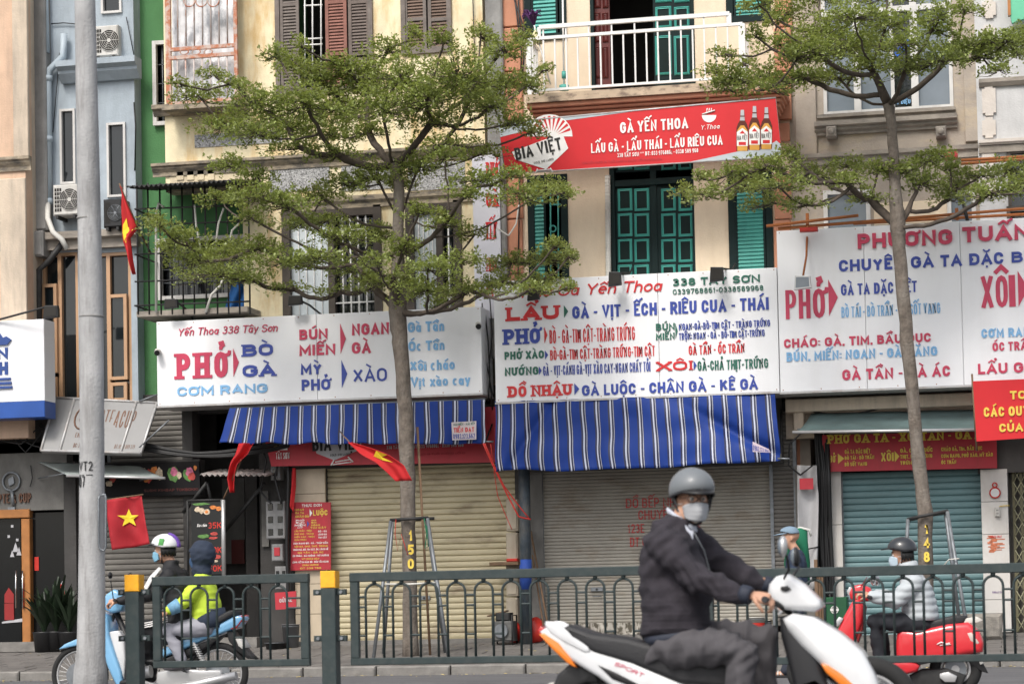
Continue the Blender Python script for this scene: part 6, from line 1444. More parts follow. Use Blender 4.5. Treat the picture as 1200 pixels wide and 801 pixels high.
# cables
def cable(name, label, runs, m_=M['black'], cat='cable', par=None):
    mb = MB()
    for pts, r_ in runs:
        # sag between given spots
        pp = [P(*q) for q in pts]; out = []
        for a, b in zip(pp, pp[1:]):
            for k in range(6): out.append(a.lerp(b, k/6)-Vector((0,0,.02*math.sin(k/6*math.pi)*(b-a).length)))
        mb.tube(out+[pp[-1]], r_, 5)
    if par is not None: return obj(name, mb, m_, par)
    if len(runs) == 1: return obj(name, mb, m_, label=label, cat=cat)
    t = thing(name, label, cat, P(*runs[0][0][0])); obj('cable', mb, m_, t); return t
rn = random.Random(21); runs = []
for i in range(7):
    o = rn.uniform(-5,5); runs.append(([(48,500+o,-.35),(120,524+o*.5,-.35),(170,524+o,-.35),(230,533+o*.6,-.3),(290,529+o,-.3),(338,520+o,-.3),(348,500,-.25)], rn.uniform(.012,.024)))
cable('cable_bundle', 'sagging bundle of thick black cables above the snack shop', runs, cat='cables')
cable('cable_loop', 'loops of black cable hanging by the meter boxes in the passage', [([(300,500,-.2),(312,540,-.25),(305,575,-.2),(318,590,-.2)],.014),([(322,488,-.2),(330,520,-.25),(322,560,-.2),(330,590,-.2)],.02),([(336,500,-.1),(338,560,-.15),(336,640,-.15),(338,700,-.15)],.03),([(340,520,-.1),(342,600,-.1)],.02),([(290,530,-.2),(302,510,-.2),(312,530,-.2)],.01)], cat='cables')
cable('cable_tangle', 'tangled thin cables against the wall under the blue and white sign', [([(0,515,-.3),(25,520,-.35),(45,500,-.3),(60,520,-.3)],.012),([(5,500,-.3),(30,530,-.3),(50,505,-.3),(68,500,-.3)],.01),([(0,505,-.3),(20,512,-.3),(40,522,-.3),(70,528,-.3)],.012),([(36,545,.0),(38,560,.0),(35,570,.0)],.008)], cat='cables')
runs = []
for i in range(8):
    x = 958+i*1.9; runs.append(([(x-4+rn.uniform(-2,2),505,-.1),(x,560,-.12-.02*i),(x+rn.uniform(-2,2),620,-.12),(x+4+rn.uniform(-2,3),705,-.1)], rn.uniform(.018,.035)))
cable('cable_riser', 'thick black cables running down beside the white pillar of the teal shutter', runs, cat='cables')
cable('cable_loop', 'black cable loop under the right end of the second striped awning', [([(945,500,-.3),(925,520,-.35),(924,545,-.35),(938,556,-.3),(952,545,-.3)],.012),([(930,478,-.2),(990,486,-.2),(1040,476,-.2)],.012)])
cable('cable_bundle', 'thin dark cables between the noodle sign and the central menu board', [([(568,362,-.4),(572,400,-.5),(574,440,-.5),(572,470,-.4)],.012),([(574,350,-.3),(577,390,-.45),(573,430,-.45),(577,480,-.3)],.01),([(565,355,-.3),(566,390,-.4),(571,430,-.4),(578,465,-.4)],.01)], cat='cables')
cable('white_cord', 'pale cord drooping between the hanging banner and the terracotta pilaster', [([(584,268,-.25),(596,276,-.25),(605,262,-.2),(608,240,-.15)],.012)], M['hose'], 'cord', E_)
cable('red_ribbon', 'red plastic strings stretched down from the awning end to the dark post', [([(566,519,-.9),(585,560,-.8),(608,605,-.7),(622,608,-.6)],.012),([(568,519,-.9),(590,568,-.8),(620,607,-.6)],.010),([(575,520,-.9),(583,580,-.7),(600,620,-.6)],.006)], mat('red_string', (.60,.05,.04), rough=.5), 'string')
# rusty pipe frame over the specialty sign
t = thing('rusty_pipe_frame', 'rust orange pipe frame running above the specialty sign', 'pipe frame', P(1040,262,-.6))
for p0, p1, Y in (((898,265),(1006,252.5),-.7),((912,268),(1330,234),-.65),((1000,262),(1330,244),-.45),((1126,192),(1330,177),-.6),((1126,188),(1260,180),-.5)):
    mb = MB(); mb.tube([P(*p0,Y),P(*p1,Y)], .022, 7); obj('pipe', mb, M['rust2'], t)
for p0, p1 in (((946,250),(946.5,275)),((1121,244),(1122,258)),((1210,180),(1214,250))):
    mb = MB(); mb.tube([P(*p0,-.6),P(*p1,-.6)], .025, 6); obj('clamp', mb, M['rust2'], t)
mb = MB(); mb.tube([P(1127,230,-.6),P(1134,260,-.75)], .025, 6); obj('stay', mb, M['darkmetal'], t)
mb = MB(); mb.rbox(937,266,958,271,-1.0,-.9,.01); obj('red_bracket', mb, M['redplastic'], label='short red plastic bar over the left end of the specialty sign', cat='bar')

# ------------------------------------------------------------------ trees in flat tiers
def build_tree(label, cat_loc, trunk, forks, clumps, Yt, seed):
    rnd = random.Random(seed); base = P(trunk[0][0], trunk[0][1], Yt); base.z = walk_z(Yt)
    t = thing('street_tree', label, 'tree', base, 'tiered street trees on the sidewalk')
    pts = [base-Vector((0,0,.1))]; rs = [trunk[0][2]/86/2*1.1]
    tr = [(P(x,y,Yt), w_/86/2) for x,y,w_ in trunk[1:]]
    dense = []
    for i in range(len(tr)-1):
        for k in range(5):
            s_ = k/5; p = tr[i][0].lerp(tr[i+1][0], s_); r_ = tr[i][1]*(1-s_)+tr[i+1][1]*s_
            dense.append((p+Vector((rnd.uniform(-.008,.008),rnd.uniform(-.008,.008),0)), r_*rnd.uniform(.95,1.06)))
    dense.append(tr[-1]); pts += [d[0] for d in dense]; rs += [d[1] for d in dense]
    mb = MB(); mb.tube(pts, rs, 14); obj('trunk', mb, M['bark'], t)
    leafpos = []; twig = MB()
    for (fx, fy, r0, tier) in forks:
        f0 = P(fx, fy, Yt); nodes = [(f0, -1, 0.0)]; ends = []
        tgt = []
        for c in [c for c in clumps if c[4] == tier]:
            cx, cy, rx, ry = c[:4]; Yc = Yt+rnd.uniform(-1.5,1.25)*min(1,(abs(cx-fx)/60+.5)); Yc = min(max(Yc,Yt-1.7),-1.15)
            p = P(cx, cy+ry*.35, Yc); tgt.append((p, rx/86, ry/86, Yc, (p-f0).length)); 
        tgt.sort(key=lambda q: q[4])
        for p, rx, ry, Yc, d in tgt:
            best = min(range(len(nodes)), key=lambda i: (nodes[i][0]-p).length*1.0+nodes[i][2]*.62+(2 if (nodes[i][0]-f0).length > d+.1 else 0))
            a = nodes[best][0]; L_ = (p-a).length; n = max(2, int(L_/.12)); prev = best; rise = -.10*L_*(1 if p.z-a.z < .7*L_ else .3)
            for k in range(1, n+1):
                s_ = k/n; q = a.lerp(p, s_)+Vector((rnd.uniform(-.015,.015),rnd.uniform(-.02,.02),rise*math.sin(s_*math.pi)+rnd.uniform(-.014,.014)))
                nodes.append((q, prev, nodes[best][2]+L_*s_)); prev = len(nodes)-1
            ends.append(prev)
            # side twigs carry the leaf rosettes
            area = rx*ry*math.pi; nt = int(area*78*LEAF)+12
            for k in range(nt):
                u = rnd.gauss(0,.6); v = rnd.gauss(0,.6); w_ = rnd.uniform(-1,1)
                if abs(u) > 1.2: u = rnd.uniform(-1,1)
                if abs(v) > 1.15: v = rnd.uniform(-1,1)
                e = P(0,0,0)*0+p+Vector((u*rx*1.0, w_*max(rx*.75,.25), -ry*.35+ry*.9*v+.06*(1-abs(u))))
                if k % 6 == 0:
                    st = p.lerp(e, rnd.uniform(.0,.4))+Vector((0,0,-ry*.3)); mid = st.lerp(e,.5)+Vector((0,0,-.03))
                    twig.tube([st, mid, e], [.008,.0055,.0025], 3, False)
                leafpos.append(e)
        # radii from what each node carries
        cnt = [0]*len(nodes)
        for e in ends:
            i = e
            while i >= 0: cnt[i] += 1; i = nodes[i][1]
        mx = max(cnt[0], 1); rad = [r0*max(.10,(c/mx)**.52) for c in cnt]
        kids = {}
        for i in range(1, len(nodes)): kids.setdefault(nodes[i][1], []).append(i)
        def runs(i0, first):
            """emit tubes from node i0 along the thickest child; side shoots recursively"""
            stack = [(first, i0)]; mb = MB()
            while stack:
                st, par = stack.pop(); line = [nodes[par][0], nodes[st][0]]; rr = [rad[st], rad[st]]; i = st
                while kids.get(i):
                    ks = sorted(kids[i], key=lambda q: -cnt[q]); 
                    for k_ in ks[1:]: stack.append((k_, i))
                    i = ks[0]; line.append(nodes[i][0]); rr.append(rad[i])
                mb.tube(line, rr, 7)
            return mb
        for k_ in kids.get(0, []): obj('branch', runs(0, k_), M['branch'], t)
    obj('twigs', twig, M['branch'], t, kind='stuff')
    # leaves: rosettes of small folded leaves
    rs_ = np.random.RandomState(seed); A = np.array([tuple(p) for p in leafpos]); per = 7; N = len(A)*per
    ctr = np.repeat(A, per, 0)+rs_.normal(0, .022, (N,3)); az = rs_.uniform(0, 2*np.pi, N); el = rs_.normal(.35, .45, N)
    d = np.stack([np.cos(az)*np.cos(el), np.sin(az)*np.cos(el), np.sin(el)], 1); up = np.array([0,0,1.0])
    sdv = np.cross(d, up); sdv /= np.linalg.norm(sdv,axis=1)[:,None]+1e-9; nrm = np.cross(sdv, d); roll = rs_.normal(0,.5,N)[:,None]; sdv = sdv*np.cos(roll)+nrm*np.sin(roll)
    L_ = rs_.uniform(.036,.068,N)[:,None]; W_ = L_*rs_.uniform(.22,.32,N)[:,None]
    b0 = ctr; tip = ctr+d*L_; m1 = ctr+d*L_*.62+sdv*W_; m2 = ctr+d*L_*.62-sdv*W_
    V = np.stack([b0,m1,tip,m2],1).reshape(-1,3)-np.array(BASE[t.name])
    me = bpy.data.meshes.new('foliage'); me.vertices.add(4*N); me.vertices.foreach_set('co', V.ravel()); me.loops.add(4*N); me.loops.foreach_set('vertex_index', np.arange(4*N))
    me.polygons.add(N); me.polygons.foreach_set('loop_start', np.arange(0,4*N,4)); me.polygons.foreach_set('loop_total', np.full(N,4)); me.update(); me.validate()
    me.materials.append(M['leaf']); o = bpy.data.objects.new('foliage', me); C.objects.link(o); o.parent = t; BASE[o.name] = BASE[t.name]; o['kind'] = 'stuff'
    return t
LEAF = 10
TA = [(230,105,28,13,2),(212,97,10,6,2),(250,85,16,7,2),(275,95,16,9,2),(300,112,42,18,2),(262,140,36,14,2),(300,150,40,12,2),(325,60,20,10,2),(345,68,24,14,2),(352,48,8,10,2),(376,82,40,20,2),(402,68,28,16,2),(355,108,46,20,2),(335,138,48,16,2),(400,112,46,24,2),(428,82,34,22,2),(385,150,45,12,2),
 (456,52,30,14,2),(488,36,12,8,2),(520,42,18,10,2),(470,78,48,24,2),(538,72,42,28,2),(563,34,16,12,2),(590,50,28,14,2),(612,40,14,8,2),(558,95,42,20,2),(600,90,36,13,2),(636,80,13,5,2),(618,97,20,8,2),(500,105,48,22,2),(448,115,46,20,2),(578,118,36,12,2),(600,140,32,9,2),(624,152,18,7,2),(505,140,36,9,2),(430,150,32,9,2),(350,170,40,8,2),(520,165,45,8,2),(395,178,36,7,2),
 (268,188,24,10,3),(300,203,24,10,3),(258,228,26,9,3),(300,224,40,11,3),(335,236,36,10,3),(372,222,40,12,3),(402,208,28,12,3),(292,250,18,10,3),(440,200,34,13,3),(490,190,34,13,3),(522,180,26,9,3),(566,177,28,6,3),(470,214,20,7,3),(558,205,34,11,3),(600,200,22,9,3),(612,224,36,11,3),(640,215,28,11,3),(662,222,14,8,3),(545,226,26,7,3),(350,258,30,9,3),
 (186,260,24,8,1),(178,256,12,5,1),(214,274,32,10,1),(202,288,20,8,1),(226,300,34,11,1),(262,290,40,15,1),(250,315,42,11,1),(302,285,36,12,1),(334,300,42,12,1),(290,322,34,9,1),(372,298,38,10,1),(400,272,36,10,1),(382,254,32,9,1),(345,338,36,4,1),(400,340,30,4,1),
 (492,245,30,8,1),(440,270,30,13,1),(472,285,26,12,1),(440,302,16,8,1),(520,260,26,6,1),(556,272,18,7,1),(502,310,36,10,1),(540,300,30,8,1),(460,325,36,10,1),(430,322,18,9,1),(500,335,36,11,1),(550,336,38,10,1),(600,302,38,10,1),(640,300,30,10,1),(668,298,14,6,1),(590,325,34,10,1),(636,326,28,9,1),(650,286,18,6,1),(622,337,32,6,1),(668,336,12,4,1),(514,352,16,8,1),(410,312,26,9,1)]
build_tree('tiered small leaved tree before the noodle sign, left of the two trees', 0, [(481,752,19),(481,752,18),(480,640,16),(478,600,18),(476,500,18),(469,400,18),(466,365,22),(467,300,14),(467,215,13),(462,192,14)],
 [(467,366,.085,1),(465,300,.06,3),(460,194,.10,2)], TA, -2.4, 11)
TB = [(922,10,26,12,2),(960,28,36,20,2),(912,20,14,7,2),(890,2,22,8,2),(886,40,14,6,2),(912,46,28,10,2),(950,52,36,14,2),(935,66,22,6,2),(990,42,36,20,2),(835,82,16,6,2),(856,86,30,12,2),(870,72,18,6,2),(850,98,20,8,2),(900,86,38,12,2),(942,86,36,10,2),(980,86,36,10,2),(902,102,36,6,2),(850,62,14,6,2),
 (1000,14,36,12,2),(1040,20,36,14,2),(1022,45,42,14,2),(1062,46,28,10,2),(1100,14,22,10,2),(1130,8,22,8,2),(1095,30,28,9,2),(1120,52,32,12,2),(1150,42,32,13,2),(1182,42,28,13,2),(1206,36,28,14,2),(1062,76,36,9,2),(1100,66,36,9,2),(1150,62,36,9,2),(1022,72,28,10,2),(1192,60,20,7,2),(1172,82,22,4,2),(1040,-12,60,10,2),(960,-12,40,12,2),
 (800,222,16,5,1),(830,226,26,7,1),(858,197,22,10,1),(900,190,36,12,1),(924,176,16,9,1),(870,214,34,11,1),(912,214,36,9,1),(950,200,36,10,1),(902,236,32,6,1),(944,238,26,5,1),(822,206,16,6,1),
 (1000,190,28,9,1),(1030,195,28,9,1),(1062,194,28,10,1),(1086,184,26,9,1),(1100,178,16,6,1),(1115,194,20,7,1),(990,210,28,8,1),(1080,210,28,9,1),(1122,214,30,9,1),(1150,200,32,9,1),(1182,194,28,9,1),(1162,220,32,11,1),(1198,210,24,12,1),(1112,232,26,5,1),(1020,232,26,5,1),(1230,200,30,14,1)]
build_tree('tiered small leaved tree before the specialty sign, right of the two trees', 0, [(1086,752,18),(1086,752,17),(1084,600,17),(1075,520,15),(1063,400,15),(1054,290,15),(1052,262,18),(1050,230,14),(1045,150,11),(1041,122,13)],
 [(1052,266,.08,1),(1041,122,.085,2)], TB, -2.4, 12)
# painted tree numbers and the pipe frames that hold the young trees
for s, cx, y0, m_ in (('150',481.5,621,M['tyellow']),('148',1086,613,M['tyellow'])):
    tr_ = [o for o in C.objects if o.name.startswith('street_tree')][0 if cx < 600 else 1]
    for i, ch in enumerate(s): letter(tr_, ch, cx-(2 if ch == '1' else 3.6), cx+(2 if ch == '1' else 3.6), y0+i*16.5, y0+12+i*16.5, -2.515, m_, t=.24, depth=.004, name='painted_number')
def tree_stay(label, bar_, legs, extra=()):
    t = thing('tree_stay', label, 'tree support', P(*bar_[0][:2],-2.4), 'pipe stays round the street trees')
    mb = MB(); a, b = P(*bar_[0],-2.55), P(*bar_[1],-2.55); mb.tube([a,b], .022, 6); obj('crossbar', mb, M['darkmetal'], t)
    mb = MB(); mb.tube([a+Vector((0,.32,.0)),b+Vector((0,.32,.0))], .022, 6); obj('crossbar', mb, M['darkmetal'], t)
    for (p0, p1, Ya, Yb) in legs:
        e = P(*p1,Yb); e.z = walk_z(Yb)-.02; mb = MB(); mb.tube([P(*p0,Ya), e], .025, 9); obj('leg', mb, M['galv'], t)
    for (p0, p1, Ya, Yb) in extra:
        e = P(*p1,Yb); e.z = walk_z(Yb)-.02; mb = MB(); mb.tube([P(*p0,Ya), e], .02, 6); obj('wooden_stake', mb, M['wood'], t)
    return t
t = tree_stay('grey pipe stay with four splayed legs round the left tree trunk', ((457,609),(502,606)), [((458,610),(437,757),-2.55,-2.9),((501,607),(526,757),-2.55,-2.9),((460,609),(449,752),-2.2,-1.9),((500,607),(522,752),-2.2,-1.9)], [((489,500),(504,757),-2.25,-2.3)])
mb = MB(); mb.tube([P(464,608,-2.6),P(463,625,-2.6),P(466,645,-2.6),P(470,625,-2.6),P(478,650,-2.6)], .006, 4); obj('red_string', mb, M['redplastic'], t)
mb = MB(); mb.tube([P(497,607,-2.6),P(500,625,-2.6),P(498,642,-2.6),P(502,640,-2.6),P(500,615,-2.6)], .008, 4); obj('green_cord', mb, M['green_cloth'], t)
mb = MB(); mb.tube([P(450,684,-2.7),P(480,684,-2.75),P(512,682,-2.7)], .014, 5); obj('white_tie', mb, M['hose'], t)
t = tree_stay('grey pipe stay round the right tree trunk with a tilted crossbar', ((1063,608),(1111,598)), [((1064,608),(1057,757),-2.55,-2.7),((1110,599),(1138,757),-2.55,-2.9),((1108,599),(1128,752),-2.2,-1.9)])
mb = MB(); mb.tube([P(1106,662,-2.7),P(1112,655,-2.7),P(1124,654,-2.75)], .01, 4); obj('wire_tie', mb, M['hose'], t)

# ------------------------------------------------------------------ concrete lamp pole by the railing
YP = -15.6
pb = P(106,801,YP); pb.z = 0; SP = 2800/((pb-CAM).dot(fwd))
t = thing('concrete_pole', 'tall tapering concrete pole on the median at the left', 'pole', pb)
prof = [(106,None,46),(106,784,39),(106.5,768,34),(107.5,700,32),(107.6,600,30),(107.8,500,29),(107.5,400,28.5),(104,230,27.5),(99.5,0,24.5),(90,-520,20)]
pts = [pb]+[P(x,y,YP) for x,y,w_ in prof[1:]]; rr = [w_/SP/2 for _,_,w_ in prof]
mb = MB(); mb.tube(pts, rr, 24); obj('shaft', mb, M['pole'], t)
mb = MB(); mb.tube([P(107.2,370,YP),P(107.2,372,YP)], 28.9/SP/2, 24); mb.tube([P(103.6,255,YP),P(103.6,257,YP)], 28.2/SP/2, 24); obj('joint_band', mb, M['concrete'], t)
mb = MB(); r_ = .115
mb.tube([P(117,580,YP-.07),P(123,579,YP-.07),P(124,583,YP-.07),P(124,641,YP-.07),P(122,645,YP-.07),P(117,643,YP-.07),P(115.5,636,YP-.08),P(115.5,584,YP-.08),P(117,580,YP-.07)], .009, 6); obj('cable_loop', mb, M['galv'], t)
def on_pole(s, px0, px1, y0, y1, tt, nm='painted_mark'):
    r = 30.3/SP/2; cz0 = P(108,y1,YP).z; H = P(108,y0,YP).z-cz0; L_ = (px1-px0)/SP; cx = P(107.7,(y0+y1)/2,YP).x; x0 = P(px0,(y0+y1)/2,YP).x-cx
    sx = 1
    for _ in range(6): sx *= (L_/H)/text_into(MB(), s, None, H, sx, tt, only_width=True)
    view = math.atan2(CAM.x-cx, -(CAM.y-YP))
    def T(x, z, d):
        q = max(-.98,min(.98,(x0+x*H)/r)); a = math.asin(q)+view*.0; return (cx+(r+.002+d)*math.sin(a), YP-(r+.002+d)*math.cos(a), cz0+z*H)
    mb = MB(); text_into(mb, s, T, H, sx, tt); obj(nm, mb, M['tblack'], t)
on_pole('VT2', 97, 115, 541, 552, .13); on_pole('--', 97, 115, 546, 566, .06); on_pole('07', 97, 106, 558, 571, .15); 
# ------------------------------------------------------------------ median railing
YG_ = -15.3
RS = 2800/((P(600,716,YG_)-CAM).dot(fwd))
def rail_panel(x0, x1, ytop, ybot, label, x_first, period=33.3, aw=21.8):
    a = RECT(x0, ytop, x1, ybot, YG_); t = thing('guard_railing', label, 'railing', ((a[0]+a[2])/2, YG_, 0), 'median guard railings')
    th = .036
    mb = MB(); mb.cbox(a[0],YG_-.03,a[3]-.075,a[2],YG_+.03,a[3],.006); obj('top_rail', mb, M['rail'], t)
    mb = MB(); mb.cbox(a[0],YG_-.028,a[1],a[2],YG_+.028,a[1]+.058,.006); obj('bottom_rail', mb, M['rail'], t)
    for x in (a[0], a[2]-.075): mb = MB(); mb.cbox(x+.002,YG_-.026,a[1]+.058,x+.073,YG_+.026,a[3]-.075,.006); obj('end_post', mb, M['rail'], t)
    zt = a[3]-.075; zb = a[1]+.058; w_ = aw/RS; per = period/RS; X0 = P(x_first,(ytop+ybot)/2,YG_).x; n = int((a[2]-.08-X0-w_)/per)+1
    r = w_/2; s_ = .0108; zc = zt-.022-r
    pts = [Vector((0,YG_,zb))]+[Vector((r-r*math.cos(q*math.pi/10),YG_,zc+r*math.sin(q*math.pi/10))) for q in range(11)]+[Vector((w_,YG_,zb))]
    mb = MB(); mb.tube([p+Vector((X0,0,0)) for p in pts], s_, 8); arch = obj('arch_bar', mb, M['rail'], t)
    for i in range(1, n): again(arch, (i*per,0,0))
    mb = MB(); mb.tube([(X0+r,YG_,zc+r),(X0+r,YG_,zt+.01)], .02, 6); k0 = obj('weld', mb, M['rail'], t)
    for i in range(1, n): again(k0, (i*per,0,0))
    zs = [P(600,y,YG_).z-P(600,665,YG_).z+a[3] for y in (694,706,740)]
    sp = None
    for k, z in enumerate(zs):
        for i in range(0, n+1):
            xa = X0-(per-w_) if i > 0 or True else 0; xa = X0+w_+(i-1)*per; xb = X0+i*per
            if i == 0: xa = a[0]+.07
            if i == n: xb = a[2]-.07
            if xb-xa < .01: continue
            if 0 < i < n and sp is not None: again(sp, ((i-1)*per,0,z-zs[0])); continue
            mb = MB(); mb.tube([(xa,YG_,z),(xb,YG_,z)], .0095, 6, False); o = obj('spacer', mb, M['rail'], t)
            if 0 < i < n: sp = o
    return a
rail_panel(179.5, 363, 673.5, 781, 'short left railing panel between the two yellow topped posts', 193)
rail_panel(411, 812, 666, 776, 'middle railing panel before the cream shutter', 428.8)
rail_panel(826, 1232, 662.8, 776.5, 'right railing panel before the teal shutter and the red scooter', 842)
def rail_post(px, ytop, label, w_=16.5):
    p = P(px, 740, YG_); x = p.x; zt = P(px, ytop, YG_).z; h = .062; t = thing('yellow_topped_post', label, 'post', (x, YG_, 0), 'posts of the median railing')
    mb = MB(); mb.cbox(x-h,YG_-h,0,x+h,YG_+h,zt-.142,.006); obj('shaft', mb, M['rail'], t); mb = MB(); mb.cbox(x-h-.002,YG_-h-.002,zt-.14,x+h+.002,YG_+h+.002,zt,.006); obj('reflective_cap', mb, M['yellowcap'], t)
    mb = MB(); mb.box(x-.16,YG_-.13,-.01,x+.16,YG_+.13,.03); obj('base_plate', mb, M['rail'], t)
    for zz in (P(px,692.5,YG_).z, P(px,746.5,YG_).z):
        mb = MB(); mb.cbox(x-.14,YG_-.02,zz-.03,x+.14,YG_+.02,zz+.018,.004); obj('clamp_bar', mb, M['rail'], t); mb = MB(); mb.disc((x+.10,YG_-.026,zz-.006), .014, 'Y', 8, .02); mb.disc((x-.10,YG_-.026,zz-.006), .014, 'Y', 8, .02); obj('bolt', mb, M['galv'], t)
rail_post(158, 673, 'yellow topped railing post before the blue motorbike'); rail_post(387.5, 668.5, 'yellow topped railing post between the short and the middle railing panels')
rail_post(819, 664, 'yellow topped railing post hidden behind the grey helmeted rider'); rail_post(1240, 661, 'yellow topped railing post beyond the right end of the view')
# stone lying before the rail foot: low median kerb
mb = MB(); mb.cbox(-30,YG_-.22,-.05,30,YG_+.22,.05,.03); obj('median_strip', mb, M['kerb'], kind='structure')

# ------------------------------------------------------------------ small things on the sidewalk and walls
def meter_box(px, Y, rows, cols, label, red=False):
    a = RECT(*px,Y); t = thing('meter_box', label, 'meter box', ((a[0]+a[2])/2,Y+.1,a[1]), 'electric meter boxes in the passage')
    mb = MB(); mb.cbox(a[0],Y,a[1],a[2],Y+.2,a[3],.015); obj('casing', mb, mat('meter_box_grey', (.25,.25,.25), rough=.6, var=.2, dirt=(.1,.1,.1), dirt_amt=.5), t)
    w_ = (a[2]-a[0])/cols; h = (a[3]-a[1])/rows
    for i in range(rows):
        for j in range(cols):
            mb = MB(); mb.cbox(a[0]+w_*(j+.25),Y-.012,a[1]+h*(i+.3),a[0]+w_*(j+.75),Y-.001,a[1]+h*(i+.8),.004); obj('meter_window', mb, M['winglass'] if not red else M['bred2'], t)
meter_box((311.5,587,334,631),-.1,3,2,'large grey electric meter box with six dark windows in the passage'); meter_box((318,637,331.5,657),-.1,1,1,'small grey meter box with red label below the large one',True); meter_box((317,546,328,562),-.1,1,1,'grey meter box up under the cables beside the red fascia')
meter_box((322,663,336,690),-.1,1,2,'lowest grey meter box above the clutter by the cream pillar')
def bucket(px, py, Y, r_, h, m_, label, band=None, name='paint_bucket', cat='bucket'):
    b = P(px,py,Y); b.z = walk_z(Y); t = thing(name, label, cat, b)
    mb = MB(); mb.lathe(b, [(0,0),(r_*.86,0),(r_,h*.97),(r_*1.05,h*.97),(r_*1.05,h),(0,h)], 18); obj('body', mb, m_, t)
    if band: mb = MB(); mb.lathe(b, [(r_*.91,h*.3),(r_*.98,h*.75)], 18); [0]; mb.v = [(b.x+(x-b.x)*1.01, b.y+(y_-b.y)*1.01, z) for x,y_,z in mb.v]; obj('label_band', mb, band, t)
    mb = MB(); mb.torus((b.x,b.y,b.z+h*.9), r_*1.03, .005, 'Z', 18, 4); obj('handle', mb, M['galv'], t)
bucket(886,742,-.4,.13,.32,M['acwhite'],'white paint bucket with red band before the grey painted shutter',M['redplastic']); bucket(875,742,-.6,.08,.18,M['darkmetal'],'small dark tin beside the white paint bucket', name='tin', cat='tin'); bucket(897,742,-.3,.09,.26,M['black'],'black pot right of the white paint bucket', name='pot', cat='pot')
bucket(341,750,-.3,.13,.34,mat('grey_plastic', (.16,.16,.165), rough=.5, var=.2),'grey plastic bin at the foot of the cream tiled pillar', name='bin', cat='bin')
bucket(323,752,-.6,.16,.10,M['black'],'black rubber basin on the ground at the mouth of the passage', name='basin', cat='basin')
def lump(name, label, cat, px, py, Y, r_, m_, sx=1, sy=1, sz=1, seed=0, z=None):
    b = P(px,py,Y); b.z = (walk_z(Y) if z is None else z)+r_*sz*.9; mb = MB(); mb.ball(b, r_, 18, 12, sx, sy, sz)
    mb.v = [tuple(Vector(v)+(Vector(v)-b)*.18*noise.noise((Vector(v)-b)*6/r_*.3+Vector((seed,0,0)))) for v in mb.v]; return obj(name, mb, m_, label=label, cat=cat)
lump('red_bag', 'bulging red plastic bag on the sidewalk right of the dark post', 'bag', 626, 740, -.2, .16, M['redplastic'], .95, .8, 1.2, 3); lump('red_bag', 'red plastic bag squeezed left of the dark post', 'bag', 603, 742, -.1, .12, M['redplastic'], .9, .8, 1.3, 5)
b = P(592,752,-.5); b.z = walk_z(-.5); t = thing('old_generator', 'dusty grey small generator standing before the beige boxes', 'generator', b)
mb = MB(); mb.cbox(b.x-.16,b.y-.15,b.z+.05,b.x+.15,b.y+.15,b.z+.34,.02); obj('housing', mb, mat('dusty_metal_grey', (.11,.11,.105), var=.4, scale=9, rough=.8), t)
mb = MB(); mb.cbox(b.x-.11,b.y-.12,b.z+.34,b.x+.1,b.y+.12,b.z+.46,.02); obj('tank', mb, M['darkmetal'], t)
mb = MB(); mb.disc((b.x-.02,b.y-.165,b.z+.2), .10, 'Y', 18, .05); obj('flywheel_cover', mb, M['galv'], t)
mb = MB(); 
for sx_ in (-.15,.14):
    mb.tube([(b.x+sx_,b.y-.16,b.z+.0),(b.x+sx_,b.y-.16,b.z+.42),(b.x+sx_,b.y+.16,b.z+.42),(b.x+sx_,b.y+.16,b.z+.0)], .012, 6)
obj('tube_frame', mb, M['darkmetal'], t)
mb = MB(); mb.cbox(b.x-.24,b.y-.1,b.z+.465,b.x+.04,b.y+.1,b.z+.485,.004); mb.v = [(x,y_,z+(x-b.x)*.25) for x,y_,z in mb.v]; obj('cardboard', mb, M['wood'], label='crumpled cardboard piece lying on the small generator', cat='cardboard')
a = RECT(576,658,610,662,-.2); mb = MB(); mb.cbox(a[0],-.35,a[1],a[2],.03,a[3],.005); t = obj('wall_shelf', mb, M['wood'], label='narrow wooden shelf with red stuff beside the stacked beige boxes', cat='shelf'); mb = MB(); mb.cbox(a[0]+.25,-.33,a[3]+.002,a[2]-.02,-.05,a[3]+.045,.01); obj('red_cloth', mb, M['redplastic'], label='folded red cloth lying on the narrow wooden shelf', cat='cloth')
mb = MB(); e = P(646,752,-.6); e.z = walk_z(-.6); mb.tube([P(622,622,.05),e], .016, 6); obj('leaning_stick', mb, M['wood'], label='thin wooden stick leaning on the pillar left of the grey shutter', cat='stick'); mb = MB(); e = P(640,752,-.5); e.z = walk_z(-.5); mb.tube([P(624,650,.05),e], .013, 6); obj('leaning_stick', mb, M['wood'], label='second shorter stick leaning beside the red bag', cat='stick')
mb = MB(); 
for i in range(3): mb.cbox(P(955+i*3,700,-.4).x, -.42+.03*i, walk_z(-.4), P(959+i*3,700,-.4).x, -.38+.03*i, P(957,655+i*9,-.4).z, .004)
t = thing('plank_stack', 'old brown planks upright beside the white wrapped column', 'planks', (P(957,700,-.4).x,-.4,walk_z(-.4))); obj('wood_plank', mb, M['wood'], t)
a = RECT(968,699,993,727,-.5); t = thing('green_crate', 'dark green box with round emblem at the foot of the white pillar', 'crate', ((a[0]+a[2])/2,-.4,walk_z(-.5)))
